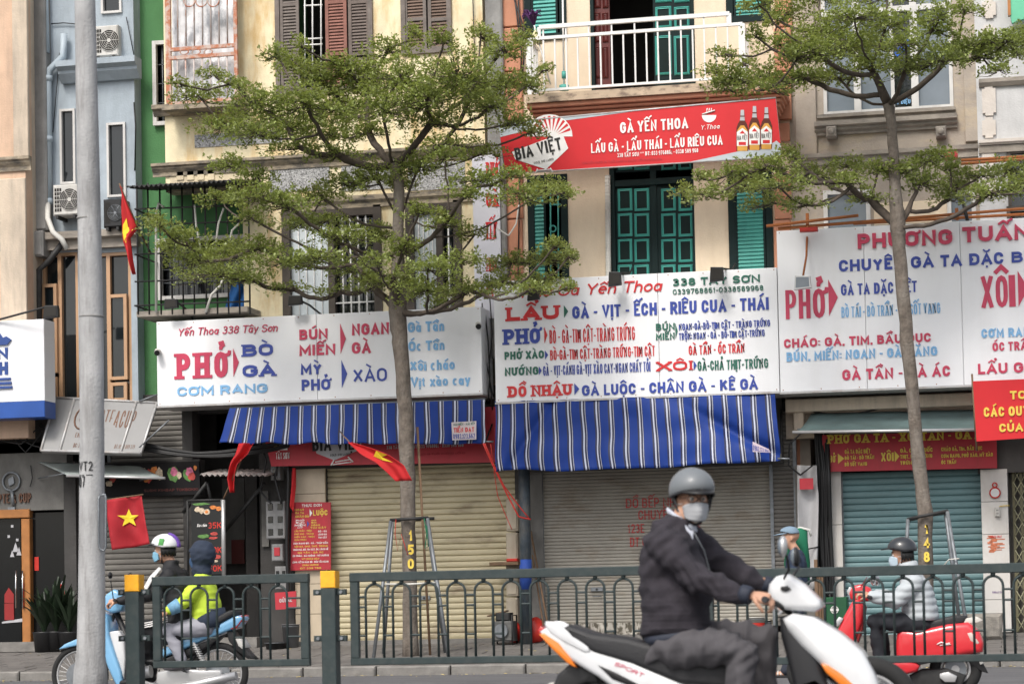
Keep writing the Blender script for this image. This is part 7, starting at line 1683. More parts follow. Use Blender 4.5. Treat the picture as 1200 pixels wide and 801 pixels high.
mb = MB(); mb.cbox(a[0],-.5,walk_z(-.5),a[2],-.2,a[3],.015); obj('box', mb, mat('dark_green_plastic', (.01,.075,.03), rough=.5), t); p = P(978,714,-.5); mb = MB(); mb.torus((p.x,-.506,p.z), .05, .006, 'Y', 20, 5); mb.torus((p.x,-.506,p.z), .03, .005, 'Y', 20, 5); mb.box(p.x-.06,-.512,p.z-.012,p.x+.06,-.5,p.z+.012); obj('emblem', mb, M['twhite'], t)
t, f = quad_sheet('red_notice', 'small red notice board leaning low in the passage by the cream pillar', [(322,694),(347,692),(347,712),(323,714)], [-.3]*4, M['bred2'], .02, cat='notice'); letterq(t, f, 'GỬI XE', .2, .8, .4, .62, M['signframe'], .2)
b = P(1150,770,-.9); b.z = walk_z(-.9); mb = MB(); mb.cbox(b.x-.34,b.y-.2,b.z,b.x+.30,b.y+.25,b.z+.34,.04); mb.v = [tuple(Vector(v)+Vector((.03,.02,.03))*noise.noise(Vector(v)*5)) for v in mb.v]; obj('stone_block', mb, mat('pale_stone_block', (.27,.25,.22), var=.25, dirt=(.07,.065,.06), dirt_amt=.8, dirt_scale=(4,4,4), bump=.5), label='rough grey stone block on the sidewalk right of the tree stay', cat='stone block')
# ------------------------------------------------------------------ people and motorbikes
def fuse(mb, voxel=.012, smooth=3, disp=None):
    """union of closed pieces as one continuous skin"""
    me = mb.mesh('tmp'); o = bpy.data.objects.new('tmp', me); C.objects.link(o)
    r = o.modifiers.new('r', 'REMESH'); r.mode = 'VOXEL'; r.voxel_size = voxel; r.use_smooth_shade = True
    dg = bpy.context.evaluated_depsgraph_get(); ev = o.evaluated_get(dg); m2 = bpy.data.meshes.new_from_object(ev, depsgraph=dg)
    bpy.data.objects.remove(o); bpy.data.meshes.remove(me)
    bm = bmesh.new(); bm.from_mesh(m2)
    for _ in range(smooth): bmesh.ops.smooth_vert(bm, verts=bm.verts, factor=.5, use_axis_x=True, use_axis_y=True, use_axis_z=True)
    if disp:
        bm.normal_update()
        for v in bm.verts: v.co += v.normal*disp(v.co)
    out = MB(); bm.verts.index_update()
    out.v = [tuple(v.co) for v in bm.verts]; out.f = [tuple(v.index for v in f.verts) for f in bm.faces]; out.sm = [True]*len(out.f); bm.free(); bpy.data.meshes.remove(m2); return out
def limb(mb, pts, rs, n=14, flat=1.0):
    pts = [Vector(p) for p in pts]
    # resample along a smooth path
    mb.tube(pts, rs, n, True, flat)
    for p, r in zip(pts, rs): mb.ball(p, r*.995, n, 8)
    return mb
def fold(scale=9, amp=.006, seed=0, dirv=Vector((1,.3,1.6))):
    def f(co):
        q = Vector((co.x*dirv.x, co.y*dirv.y, co.z*dirv.z))*scale+Vector((seed,0,0))
        return amp*(abs(noise.noise(q))*-1.6+.35+noise.noise(q*2.3)*.4)
    return f
def hand(mb, wrist, dirv, palm_n, s=1.0, curl=.9, thumb_side=1, rf=.0088):
    """palm, four curled fingers of unequal length and a side thumb"""
    d = Vector(dirv).normalized(); n = Vector(palm_n); n = (n-d*n.dot(d)).normalized(); sd = d.cross(n)*thumb_side
    w_ = Vector(wrist)
    mb.tube([w_-d*.03*s, w_, w_+d*.035*s, w_+d*.075*s, w_+d*.092*s], [.026*s,.027*s,.036*s,.040*s,.034*s], 12, True, .55)
    for i, (off, L_) in enumerate(((.030,.066),(.011,.074),(-.009,.070),(-.028,.056))):
        p = w_+d*.086*s+sd*off*s; a = .25; dirc = d.copy(); seg = (L_*.45, L_*.33, L_*.28); pts = [p-d*.02*s, p]; rr = [rf*s*1.1, rf*s*1.08]
        for k, sl_ in enumerate(seg):
            a += curl*(.75 if k else .35); dirc = d*math.cos(a)-n*math.sin(a); p = p+dirc*sl_*s; pts.append(p); rr.append(rf*s*(1-.1*k))
        mb.tube(pts, rr, 8); mb.ball(pts[-1], rr[-1], 8, 6); mb.ball(pts[1], rr[1]*1.1, 8, 6)
    p = w_+d*.022*s+sd*.028*s; q = p+(d*.5+sd*.75-n*.25).normalized()*.036*s; r_ = q+(d*.75+sd*.15-n*.55).normalized()*.032*s; u = r_+(d*.6-sd*.1-n*.7).normalized()*.024*s
    mb.tube([p,q,r_,u], [.014*s,.0115*s,.0105*s,.009*s], 8); mb.ball(u, .009*s, 8, 6)
def basis(dirv, tilt=0):
    """facing frame: f forward, l left, u up"""
    f = Vector(dirv).normalized(); l = Vector((0,0,1)).cross(f).normalized(); u = f.cross(l); return f, l, u
def head_part(mb, c, f, l, u, s=1.0):
    """skull, jaw, nose, ears, brow as closed pieces; c is the middle of the head"""
    W_ = lambda a, b, d: Vector(c)+(f*a+l*b+u*d)*s
    def ell(ctr, rx, ry, rz, n=16, m_=12):
        vs = []; fs = []
        for i in range(m_+1):
            a = -math.pi/2+math.pi*i/m_
            for j in range(n):
                b = 2*math.pi*j/n; vs.append(W_(ctr[0]+rx*math.cos(a)*math.cos(b), ctr[1]+ry*math.cos(a)*math.sin(b), ctr[2]+rz*math.sin(a)))
        for i in range(m_):
            for j in range(n): fs.append((i*n+j, i*n+(j+1)%n, (i+1)*n+(j+1)%n, (i+1)*n+j))
        mb.add(vs, fs, True)
    ell((-.012,0,.035), .098, .077, .088); ell((.02,0,-.03), .068, .062, .085); ell((.05,0,-.085), .036, .036, .03); ell((.062,0,.022), .03, .055, .022)
    ell((.088,0,-.018), .022, .013, .02, 10, 8); ell((.082,0,.0), .014, .009, .03, 8, 6); ell((.078,0,-.055), .014, .024, .008, 8, 6); ell((.075,0,-.068), .012, .02, .007, 8, 6)
    for sgn in (1,-1): ell((-.008,sgn*.078,-.01), .018, .009, .032, 8, 8); ell((.05,sgn*.04,-.012), .028, .02, .025, 8, 8)
def eyes(parent, c, f, l, u, s=1.0):
    W_ = lambda a, b, d: Vector(c)+(f*a+l*b+u*d)*s
    for sgn in (1,-1):
        mb = MB(); mb.ball(W_(.079,sgn*.031,.004), .0125*s, 10, 8); e = obj('eye', mb, mat('eye_white', (.5,.47,.44), rough=.3), parent)
        mb = MB(); mb.ball(W_(.0885,sgn*.031,.003), .0055*s, 8, 6); obj('pupil', mb, M['tblack'], e)
        mb = MB(); mb.tube([W_(.086,sgn*.015,.026),W_(.089,sgn*.032,.031),W_(.078,sgn*.05,.027)], .0035*s, 5); obj('eyebrow', mb, M['tblack'], parent)
def dome(mb, c, f, l, u, s, rx, ry, rz, lo=-.35, brim=None, n=28, m_=12):
    """open helmet shell with thickness"""
    W_ = lambda a, b, d: Vector(c)+(f*a+l*b+u*d)*s
    for k, sc_ in ((0,1.0),(1,.93)):
        vs = []
        for i in range(m_+1):
            a = math.asin(lo)+(math.pi/2-math.asin(lo))*i/m_
            for j in range(n):
                b = 2*math.pi*j/n; low = (lo*rz*.0+.0) 
                z = rz*math.sin(a)*sc_; cutf = .035*max(0,math.cos(b))*(1-i/m_)**2   # face opening sits higher in front
                vs.append(W_(rx*math.cos(a)*math.cos(b)*sc_, ry*math.cos(a)*math.sin(b)*sc_, z+cutf))
        fs = [(i*n+j, i*n+(j+1)%n, (i+1)*n+(j+1)%n, (i+1)*n+j) for i in range(m_) for j in range(n)]
        if k: fs = [q[::-1] for q in fs]
        mb.add(vs, fs, True)
    a_ = len(mb.v)-2*(m_+1)*n
    mb.f += [(a_+(m_+1)*n+j, a_+(m_+1)*n+(j+1)%n, a_+(j+1)%n, a_+j) for j in range(n)]; mb.sm += [False]*n
def visor(mb, c, f, l, u, s, rx, ry, z, out=.06, drop=.015, th=.006, half=62):
    vs = []; n = 14
    for i in range(n+1):
        b = R(-half+2*half*i/n); k = math.cos(b)**.8
        for (o_, dz) in ((.0,.0),(out*k,-drop*k)):
            for t_ in (0,-th): vs.append(Vector(c)+(f*((rx+o_)*math.cos(b))+l*(ry*(1+o_*.6)*math.sin(b))+u*(z+dz+t_))*s)
    fs = []
    for i in range(n):
        a = i*4; fs += [(a,a+4,a+6,a+2),(a+1,a+3,a+7,a+5),(a+2,a+6,a+7,a+3),(a,a+1,a+5,a+4)]
    mb.add(vs, fs, True)
def mask_mb(c, f, l, u, s):
    """surgical mask: a pleated shell over nose and chin"""
    W_ = lambda a, b, d: Vector(c)+(f*a+l*b+u*d)*s
    mb = MB(); nx, ny = 14, 10; vs = []
    for j in range(ny+1):
        v = j/ny
        for i in range(nx+1):
            t_ = (i/nx-.5)*2; b = t_*R(68)
            hf = 1-.45*abs(t_)**2.2; zz = -.050+(v-.5)*.098*hf-.012*abs(t_)**1.5*0
            rad = .080+.026*math.exp(-(t_/.42)**2)*math.sin(math.pi*(.12+.80*v))**.8+.0022*math.sin(v*24)
            vs.append(W_(rad*math.cos(b)+.010-.010*(1-v)*(1-abs(t_)), (.060+.010*v)*math.sin(b)/math.sin(R(68)), zz))
    mb.add(vs, [((j+1)*(nx+1)+i,(j+1)*(nx+1)+i+1,j*(nx+1)+i+1,j*(nx+1)+i)[::-1] for j in range(ny) for i in range(nx)], True)
    for sgn in (1,-1):
        for d in (-.08,-.01): mb.tube([W_(.035,sgn*.068,d),W_(.0,sgn*.083,-.01+.2*d),W_(-.015,sgn*.086,.012)], .002*s, 4)
    return mb
def wheel(parent, x, z, Y, r, wt, spokes=0, rim=None, disc=True, name='wheel'):
    mb = MB(); mb.torus((x,Y,z), r-wt, wt, 'Y', 40, 10); w_ = obj(name, mb, M['tyre'], parent)
    mb = MB(); mb.torus((x,Y,z), r-wt*2.05, wt*.42, 'Y', 40, 8); obj('rim', mb, rim or M['steel'], w_)
    mb = MB(); mb.disc((x,Y,z), .035, 'Y', 14, .10)
    if spokes:
        for i in range(spokes): a = i*2*math.pi/spokes; mb.tube([(x+.03*math.cos(a+.5),Y+(.03 if i%2 else -.03),z+.03*math.sin(a+.5)),(x+(r-2.2*wt)*math.cos(a),Y,z+(r-2.2*wt)*math.sin(a))], .0028, 4, False)
    else:
        for i in range(5):
            for dd in (-.09,.09):
                a = i*2*math.pi/5; mb.tube([(x,Y,z),(x+(r-2.2*wt)*math.cos(a+dd),Y,z+(r-2.2*wt)*math.sin(a+dd))], [.016,.010], 5)
    obj('spokes', mb, rim or M['steel'], w_)
    if disc:
        mb = MB(); mb.disc((x,Y-.045,z), r*.42, 'Y', 24, .006); obj('brake_disc', mb, M['galv'], w_)
    return w_
def paint(name, col): return mat(name, col, rough=.28, coat=.7, var=.03, spec=.5, dirt=tuple(c*.55 for c in col), dirt_amt=.25, dirt_scale=(5,5,3))
# ============ near rider on the white scooter
YN_ = -21.7
def N_(px, py, dy=0.0): p = P(px,py,YN_); return Vector((p.x,YN_+dy,p.z))
def nz(pts): return [(N_(*q).x, N_(*q).z) for q in pts]
white = paint('scooter_pearl_white', (.66,.67,.68)); amber = mat('amber_lens', (.75,.20,.02), rough=.15, coat=.6); redlens = mat('red_lens', (.45,.02,.02), rough=.15, coat=.6)
seatm = mat('black_seat_vinyl', (.022,.022,.024), rough=.55, bump=.2, bump_scale=120); blackp = M['black']
rw = N_(716,846); r0 = .265
SN = 2800/((N_(800,716)-CAM).dot(fwd))
rear = (N_(716,0).x, r0); front = (N_(716,0).x+1.27, r0)
t = thing('white_scooter', 'large white scooter ridden by the man in the grey helmet in the foreground', 'scooter', (rear[0]+.6, YN_, 0))
wheel(t, rear[0], r0, YN_, r0, .052, rim=M['steel']); wheel(t, front[0], r0, YN_, r0, .045, rim=M['steel'])
mb = MB(); mb.pillow(nz([(637,739),(650,731),(700,757),(745,772),(800,797),(840,815),(905,850),(905,872),(845,862),(775,828),(735,815),(705,792),(668,770),(650,755)]), YN_, .125, .03); obj('tail_body', mb, white, t)
mb = MB(); mb.pillow(nz([(700,800),(760,815),(850,858),(900,876),(880,895),(780,885),(730,850)]), YN_, .10, .03); obj('engine_cover', mb, mat('dark_grey_plastic', (.04,.04,.042), rough=.5), t)
mb = MB()
for s_ in (-1,1): mb.pillow(nz([(637,742),(643,741),(660,752),(673,768),(681,781),(670,776),(653,760)]), YN_+s_*.095, .034, .008, 3)
obj('turn_lens', mb, amber, t)
mb = MB(); mb.pillow(nz([(634,738),(637,733),(642,736),(641,744),(637,743)]), YN_, .09, .008); obj('tail_lamp', mb, redlens, t)
for s_ in (-1,1):
    mb = MB(); mb.pillow(nz([(645,727),(656,728),(676,741),(694,756),(697,762),(690,763),(668,752),(650,740),(644,732)]), YN_+s_*.115, .018, .008, 3); obj('grab_rail', mb, white, t)
mb = MB(); mb.pillow(nz([(664,735),(672,731),(700,741),(740,746),(780,757),(830,765),(860,772),(872,788),(862,806),(800,800),(745,778),(700,765),(672,748)]), YN_, .135, .035, 5); obj('seat', mb, seatm, t)
mb = MB(); mb.pillow(nz([(706,778),(725,786),(758,803),(740,801),(722,794)]), YN_-.118, .014, .006, 2); mb.pillow(nz([(706,778),(725,786),(758,803),(740,801),(722,794)]), YN_+.118, .014, .006, 2); obj('side_vent', mb, blackp, t)
p0, p1 = N_(722,771), N_(760,786); H_ = .018
def strip_text(s, a, b, Y, h, m_, par):
    ux = (b-a); L_ = ux.length; ux.normalize(); uz = Vector((-ux.z,0,ux.x)); sx = 1
    for _ in range(6): sx *= (L_/h)/text_into(MB(), s, None, h, sx, .18, only_width=True)
    mb = MB(); text_into(mb, s, lambda x,z,d: ((a+ux*(x+z*.25)*h+uz*z*h).x, Y-d*.3, (a+ux*(x+z*.25)*h+uz*z*h).z), h, sx, .18); obj('badge', mb, m_, par)
strip_text('SPORT', N_(724,778), N_(757,792), YN_-.1275, .022, M['tred'], t)
mb = MB(); mb.pillow(nz([(655,790),(672,775),(700,785),(705,800),(690,800),(668,810),(650,840),(640,850),(640,830)]), YN_, .06, .02); obj('rear_mudguard', mb, blackp, t)
mb = MB(); mb.tube([N_(712,800,-.14),N_(722,845,-.14)], .028, 10)
for k in range(8): q = N_(713+k*1.2,805+k*5,-.14); mb.torus((q.x,q.y,q.z), .036, .006, 'Z', 14, 5)
obj('shock_absorber', mb, M['darkmetal'], t)
mb = MB(); mb.tube([N_(800,880,-.15),N_(740,866,-.17),N_(690,856,-.18),N_(668,852,-.18)], [.02,.05,.058,.05], 12); obj('exhaust', mb, M['darkmetal'], t)
# floor, legshield, front cover
mb = MB(); mb.pillow(nz([(840,862),(900,876),(935,872),(950,850),(955,872),(940,900),(850,890)]), YN_, .15, .02); obj('floorboard', mb, blackp, t)
mb = MB(); mb.pillow(nz([(916,722),(928,720),(960,770),(985,830),(992,868),(962,880),(944,850),(930,790),(918,745)]), YN_, .135, .03, 4); obj('inner_legshield', mb, mat('black_inner_plastic', (.018,.018,.02), rough=.45), t)
# outer front cover: swept white shell, widest at the shoulders
mb = MB(); mb.pillow(nz([(919,724),(932,718),(956,722),(985,740),(1012,762),(1026,786),(1034,806),(1030,828),(1018,834),(1004,822),(986,800),(962,776),(940,756),(925,738)]), YN_, .16, .05, 5); obj('front_cover', mb, white, t)
mb = MB()
for s_ in (-1,1): mb.pillow(nz([(965,776),(974,778),(990,788),(1002,799),(1008,812),(1000,812),(985,799),(971,787)]), YN_+s_*.140, .024, .01, 3)
obj('front_turn_lens', mb, amber, t)
mb = MB()
for s_ in (-1,1): mb.pillow(nz([(938,800),(958,793),(985,812),(1000,832),(985,846),(955,840)]), YN_+s_*.10, .035, .012, 3)
obj('lower_fairing', mb, white, t)
mb = MB(); mb.pillow(nz([(950,846),(970,830),(1005,822),(1035,838),(1048,862),(1030,850),(1000,842),(975,848),(955,862)]), YN_, .065, .02); obj('front_mudguard', mb, white, t)
mb = MB()
for s_ in (-.075,.075): mb.tube([N_(958,790,s_),(front[0],YN_+s_,r0)], .02, 10)
obj('fork', mb, M['galv'], t)
mb = MB(); mb.tube([N_(924,720),N_(930,745),N_(958,800)], .028, 10); mb.tube([N_(906,702,-.33),N_(914,706,-.2),N_(926,718,0),N_(914,706,.2),N_(906,702,.33)], .014, 8); obj('handlebar', mb, M['darkmetal'], t)
mb = MB(); mb.pillow(nz([(904,684),(912,675),(925,672),(944,684),(962,702),(966,710),(956,716),(938,715),(920,714),(908,706),(902,695)]), YN_, .13, .035, 5); obj('handlebar_cover', mb, white, t)
mb = MB()
for s_ in (-.1,.1): mb.pillow(nz([(918,687),(926,686),(930,690),(924,693),(918,691)]), YN_+s_*1.32, .008, .003, 2)
obj('switch_slot', mb, blackp, t)
mb = MB(); mb.pillow(nz([(950,698),(963,706),(962,713),(950,713)]), YN_, .07, .012); obj('headlamp', mb, mat('lamp_clear_lens', (.35,.37,.4), rough=.08, coat=.8), t)
for s_ in (-1,1):
    mb = MB(); mb.tube([N_(901,702,s_*.26),N_(893,699,s_*.37)] if False else [N_(907,703,s_*.24),N_(905,702,s_*.38)], .017, 10); obj('grip', mb, seatm, t)
    mb = MB(); mb.tube([N_(908,707,s_*.24),N_(922,716,s_*.27),N_(921,718,s_*.36)], .006, 6); obj('brake_lever', mb, M['steel'], t)
for s_, (mx, my) in ((-1,(924,641)),(1,(927,651))):
    mb = MB(); mb.tube([N_(922,678,s_*.16),N_(929,668,s_*.2),N_(mx+4,my+12,s_*.26),N_(mx,my+2,s_*.27)], .007, 7); m_ = obj('mirror_stalk', mb, blackp, t)
    c_ = N_(mx,my,s_*.27); mb = MB(); mb.ball((c_.x,c_.y,c_.z), .058, 20, 10, .38, .75, .95); obj('mirror', mb, M['steel'] if s_ < 0 else blackp, m_)
    mb = MB(); mb.ball((c_.x-.008,c_.y,c_.z), .053, 20, 10, .42, .75, .95); obj('mirror_glass', mb, M['winglass2'], m_)
mb = MB(); mb.tube([N_(880,885,.14),N_(884,905,.22)], .01, 6); mb.tube([N_(860,880,-.16),N_(856,905,-.24)], .01, 6); obj('stand', mb, M['darkmetal'], t)
mb = MB(); mb.pillow(nz([(645,800),(652,798),(648,826),(641,828)]), YN_, .07, .004, 2); obj('number_plate', mb, M['acwhite'], t)
# the rider
hc = N_(811.5,585)
fh, lh, uh = basis((.45,-.89,-.05))
pe = thing('person', 'man in grey helmet, pale mask and dark jacket riding the white scooter in the foreground', 'person', (N_(790,0).x, YN_, 0))
jac = mat('dark_knit_jacket', (.030,.026,.033), rough=.9, var=.25, scale=14, bump=.35, bump_scale=260)
navyp = mat('navy_jacket_panel', (.020,.025,.040), rough=.7, var=.2); trou = mat('charcoal_trousers', (.072,.068,.074), rough=.85, var=.15, scale=8, bump=.2, bump_scale=200)
shirt = mat('pale_shirt_cloth', (.42,.44,.50), rough=.8); helm = mat('grey_helmet_shell', (.155,.168,.178), rough=.42, coat=.12, var=.06)
S_ = .98
b = MB(); head_part(b, hc, fh, lh, uh, 1.0)
limb(b, [N_(807,594,0),N_(801,606,0),N_(797,618,0)], [.060,.060,.064]); 
sho_r, sho_l = N_(783,636,-.17), N_(803,634,.19)
elb_r, wri_r = N_(829,680,-.245), N_(886,697,-.30)
elb_l, wri_l = N_(852,667,.27), N_(896,686,.31)
limb(b, [N_(795,745),N_(788,700),N_(788,665),N_(797,632)], [.09,.09,.08,.05]); limb(b, [N_(796,760,-.06),N_(798,760,.06)], [.08,.08])
for a_, e_, w_ in ((sho_r,elb_r,wri_r),(sho_l,elb_l,wri_l)): limb(b, [a_,e_,w_], [.05,.04,.027], 12)
kn_r, an_r, kn_l, an_l = N_(875,764,-.17), N_(868,842,-.16), N_(891,748,.17), N_(893,838,.16)
for h_, k_, a_ in ((N_(792,760,-.09),kn_r,an_r),(N_(795,757,.09),kn_l,an_l)): limb(b, [h_,k_,a_], [.06,.045,.035], 12)
bod = fuse(b, .0085, 2)
hb = MB(); hand(hb, N_(889,697,-.30), (N_(908,702,-.31)-N_(889,697,-.30)), (0,-.35,1), 1.02, 1.05, 1); hand(hb, N_(896,686,.31), (N_(910,696,.31)-N_(896,686,.31)), (0,.35,1), 1.0, 1.05, -1)
hb2 = fuse(hb, .0042, 2); bod.add(hb2.v, hb2.f, True)
bo = obj('body', bod, M['skin'], pe); eyes(pe, hc, fh, lh, uh, 1.0)
# jacket
j = MB()
def ring_loft(mb, rings, n=24):
    """rings: (centre, half depth along facing, half width sideways, facing vector, up tilt)"""
    vs = []
    for c, a, w_, fx in rings:
        fx = Vector(fx).normalized(); sy = Vector((0,1,0))
        for k in range(n):
            q = 2*math.pi*k/n; cq, sq = math.cos(q), math.sin(q)
            vs.append(Vector(c)+fx*(a*math.copysign(abs(cq)**.85,cq))+sy*(w_*math.copysign(abs(sq)**.85,sq)))
    m_ = len(rings); fs = [(i*n+k, i*n+(k+1)%n, (i+1)*n+(k+1)%n, (i+1)*n+k) for i in range(m_-1) for k in range(n)]
    mb.add(vs, fs, True); s0 = len(mb.v)-len(vs); mb.f += [tuple(s0+k for k in range(n-1,-1,-1)), tuple(s0+(m_-1)*n+k for k in range(n))]; mb.sm += [True, True]
ring_loft(j, [(N_(795,745),.175,.185,(1,0,.12)),(N_(793,735),.190,.20,(1,0,.12)),(N_(793,710),.190,.205,(1,0,.1)),(N_(790,682),.182,.21,(1,0,.05)),(N_(787,654),.168,.215,(1,0,-.05)),(N_(788,634),.150,.21,(1,0,-.2)),(N_(791,620),.115,.165,(1,0,-.35)),(N_(795,610),.085,.10,(1,0,-.5)),(N_(797,604),.074,.08,(1,0,-.6))])
limb(j, [N_(788,640,-.12),sho_r,N_(804,660,-.215),elb_r,N_(857,690,-.28),N_(879,696,-.297)], [.088,.098,.094,.082,.066,.050], 16)
limb(j, [N_(794,638,.12),sho_l,N_(826,651,.235),elb_l,N_(874,678,.29),N_(890,684,.305)], [.085,.092,.08,.070,.058,.048], 16)
def jf(co):
    v = fold(5.5, .026, 2)(co)
    d = (co-elb_r).length; v += -.007*math.exp(-(d/.13)**2)*(1+math.sin((co.x*1.0+co.z*.6)*120))
    d = (co-sho_r).length; v += -.006*math.exp(-(d/.16)**2)*(1+math.sin((co.z*1.2-co.x)*70))
    if co.z < N_(0,728).z+.05: v += -.004*(1+math.sin(co.z*260))*.5
    return v
jk = fuse(j, .0095, 3, jf); jo = obj('jacket', jk, jac, pe)
mb = MB(); mb.torus((0,0,0), .051, .009, 'X', 20, 8)
def place_ring(c, axis, R0, r_, m_, nm, par, fl_=1.0, n=22, w_=.03):
    ax = Vector(axis).normalized(); mb = MB(); mb.tube([Vector(c)-ax*w_, Vector(c)-ax*w_*.4, Vector(c)+ax*w_*.4, Vector(c)+ax*w_], [R0*.94,R0,R0,R0*.9], n); return obj(nm, mb, m_, par)
place_ring(N_(882,696.5,-.2985), wri_r-elb_r, .049, .01, navyp, 'cuff', pe); place_ring(N_(893,685,.307), wri_l-elb_l, .047, .01, navyp, 'cuff', pe)
# hem band, collar and the shirt at the neck
mb = MB(); ring_loft(mb, [(N_(796,752),.172,.180,(1,0,.12)),(N_(795,741),.186,.195,(1,0,.12))], 28); obj('hem_band', mb, navyp, jo)
mb = MB(); vs = []; n = 22
for k, (z_, r_) in enumerate(((0,.074),(.018,.078),(.04,.072),(.04,.064),(.0,.064))):
    for i in range(n): a = 2*math.pi*i/n; q = N_(799,607); vs.append((q.x+(r_+.004)*math.cos(a), q.y+(r_+.004)*math.sin(a), q.z+z_*.7-.02-.75*r_*math.cos(a)))
mb.add(vs, [(k*n+i,k*n+(i+1)%n,(k+1)*n+(i+1)%n,(k+1)*n+i) for k in range(4) for i in range(n)], True); obj('shirt_collar', mb, shirt, pe)
mb = MB(); mb.pillow(nz([(797,607),(803,611),(811,621),(815,622),(815,632),(808,631),(800,620)]), YN_-.082, .006, .004, 2); obj('shirt_collar', mb, shirt, pe)
mb = MB(); q0, q1 = N_(813,632,-.09), N_(828,690,-.12); mb.tube([N_(815,622,-.085),N_(827,645,-.06),N_(834,675,-.02),N_(836,715,.0)], .0025, 5); obj('zip', mb, M['galv'], jo)
# trousers
tr_ = MB()
ring_loft(tr_, [(N_(782,772),.15,.165,(1,0,.2)),(N_(790,758),.17,.18,(1,0,.2)),(N_(797,742),.165,.175,(1,0,.15))], 20)
limb(tr_, [N_(792,760,-.095),N_(822,757,-.13),N_(852,757,-.16),kn_r,N_(874,800,-.165),N_(868,838,-.16)], [.112,.110,.100,.090,.084,.072], 16)
limb(tr_, [N_(796,756,.095),N_(835,748,.14),N_(868,746,.16),kn_l,N_(893,792,.165),N_(893,834,.16)], [.112,.10,.090,.080,.074,.066], 16)
def tf(co):
    v = fold(5.5, .026, 9, Vector((1.8,.4,1)))(co)
    d = (co-kn_r).length; v += -.006*math.exp(-(d/.14)**2)*(1+math.sin((co.x*.7-co.z)*90))
    return v
obj('trousers', fuse(tr_, .0105, 3, tf), trou, pe)
for s_, a_ in ((-.16,N_(870,850)),(.16,N_(895,846))):
    sh = MB(); f0 = a_+Vector((0,s_,0)); limb(sh, [f0,f0+Vector((.02,0,-.05)),f0+Vector((.10,0,-.065)),f0+Vector((.17,0,-.075))], [.05,.05,.045,.035], 12); obj('shoe', fuse(sh, .01, 2), M['black'], pe)
# helmet, strap, mask, glasses
hm = MB(); hcc = hc+uh*.050-fh*.012; dome(hm, hcc, fh, lh, uh, 1.0, .138, .120, .120, -.30); ho = obj('helmet', hm, helm, pe)
mb = MB(); visor(mb, hcc, fh, lh, uh, 1.0, .128, .110, .006, .05, .022, .008, 75); obj('visor', mb, M['black'], ho)
mb = MB(); 
for i in range(25):
    pass
pts = [hcc+fh*.133*math.cos(R(a_))+lh*.116*math.sin(R(a_))+uh*(-.036+.035*max(0,math.cos(R(a_)))) for a_ in range(0,361,12)]; mb.tube(pts, .0075, 6); obj('rim_band', mb, M['black'], ho)
mb = MB()
for s_ in (1,-1): mb.tube([hcc+lh*s_*.112+fh*.02-uh*.01, hc+lh*s_*.088-uh*.055+fh*.01, hc+lh*s_*.03-uh*.125+fh*.035], .0065, 6)
mb.tube([hc+lh*.03-uh*.125+fh*.035, hc-uh*.13+fh*.04, hc-lh*.03-uh*.125+fh*.035], .008, 6); obj('chin_strap', mb, M['black'], ho)
mk = mat('pale_grey_face_mask', (.36,.37,.385), rough=.8, var=.06); mb = mask_mb(hc+fh*.006-uh*.012, fh, lh, uh, 1.05); mo = obj('face_mask', mb, mk, pe); mo.modifiers.new('s','SOLIDIFY').thickness = .003
mb = MB()
for s_ in (1,-1):
    c_ = hc+fh*.103+lh*s_*.034+uh*.004; mb.tube([c_+lh*.029*math.cos(R(a_))+uh*.020*math.sin(R(a_)) for a_ in range(0,361,24)], .0026, 5)
    mb.tube([hc+fh*.10+lh*s_*.062+uh*.01, hc+fh*.02+lh*s_*.083+uh*.006], .0018, 5)
mb.tube([hc+fh*.105+lh*.006+uh*.006, hc+fh*.105-lh*.006+uh*.006], .0018, 5); obj('glasses', mb, M['darkmetal'], pe)
mb = MB()
for k in range(40):
    a_ = R(95+k*4.2); r_ = random.Random(k); p_ = hcc+fh*.108*math.cos(a_)+lh*.098*math.sin(a_)-uh*.02; mb.tube([p_, p_-uh*(.045+r_.uniform(0,.02))+fh*.01], .006, 4)
obj('hair', mb, M['tblack'], pe)

# ============ generic far rider
YR_ = -13.1
def Q_(px, py, dy=0.0): p = P(px,py,YR_); return Vector((p.x,YR_+dy,p.z))
def qz(pts): return [(Q_(*q).x, Q_(*q).z) for q in pts]
# ---- pale blue underbone motorbike
blue = paint('sky_blue_bike_paint', (.20,.44,.68)); RB = .285
wf = (Q_(93,716).x, RB); wr = (Q_(256,716).x, RB)
t = thing('blue_motorbike', 'pale blue motorbike carrying two people behind the left railing', 'motorbike', ((wf[0]+wr[0])/2, YR_, 0))
wheel(t, *wf[:1], RB, YR_, RB, .028, 28); wheel(t, wr[0], RB, YR_, RB, .032, 28)
mb = MB(); mb.pillow(qz([(71,760),(78,754),(92,748),(108,747),(120,754),(112,757),(96,755),(82,758)]), YR_, .05, .012); obj('front_mudguard', mb, blue, t)
mb = MB(); mb.pillow(qz([(118,722),(124,716),(132,722),(134,742),(140,762),(148,785),(152,804),(143,804),(132,780),(122,750)]), YR_, .15, .03); obj('legshield', mb, blue, t)
mb = MB(); mb.pillow(qz([(128,740),(144,738),(150,748),(152,770),(150,800),(140,790),(132,766)]), YR_, .11, .02); obj('inner_fairing', mb, paint('bike_white', (.6,.61,.62)), t)
mb = MB(); mb.pillow(qz([(124,706),(128,696),(137,690),(146,694),(150,704),(147,715),(136,718),(127,714)]), YR_, .10, .03); obj('headlamp_cowl', mb, blue, t)
mb = MB(); mb.pillow(qz([(123,709),(126,702),(130,700),(131,712),(126,714)]), YR_, .08, .012); obj('headlamp', mb, mat('lamp_clear_lens', (.35,.37,.4)), t)
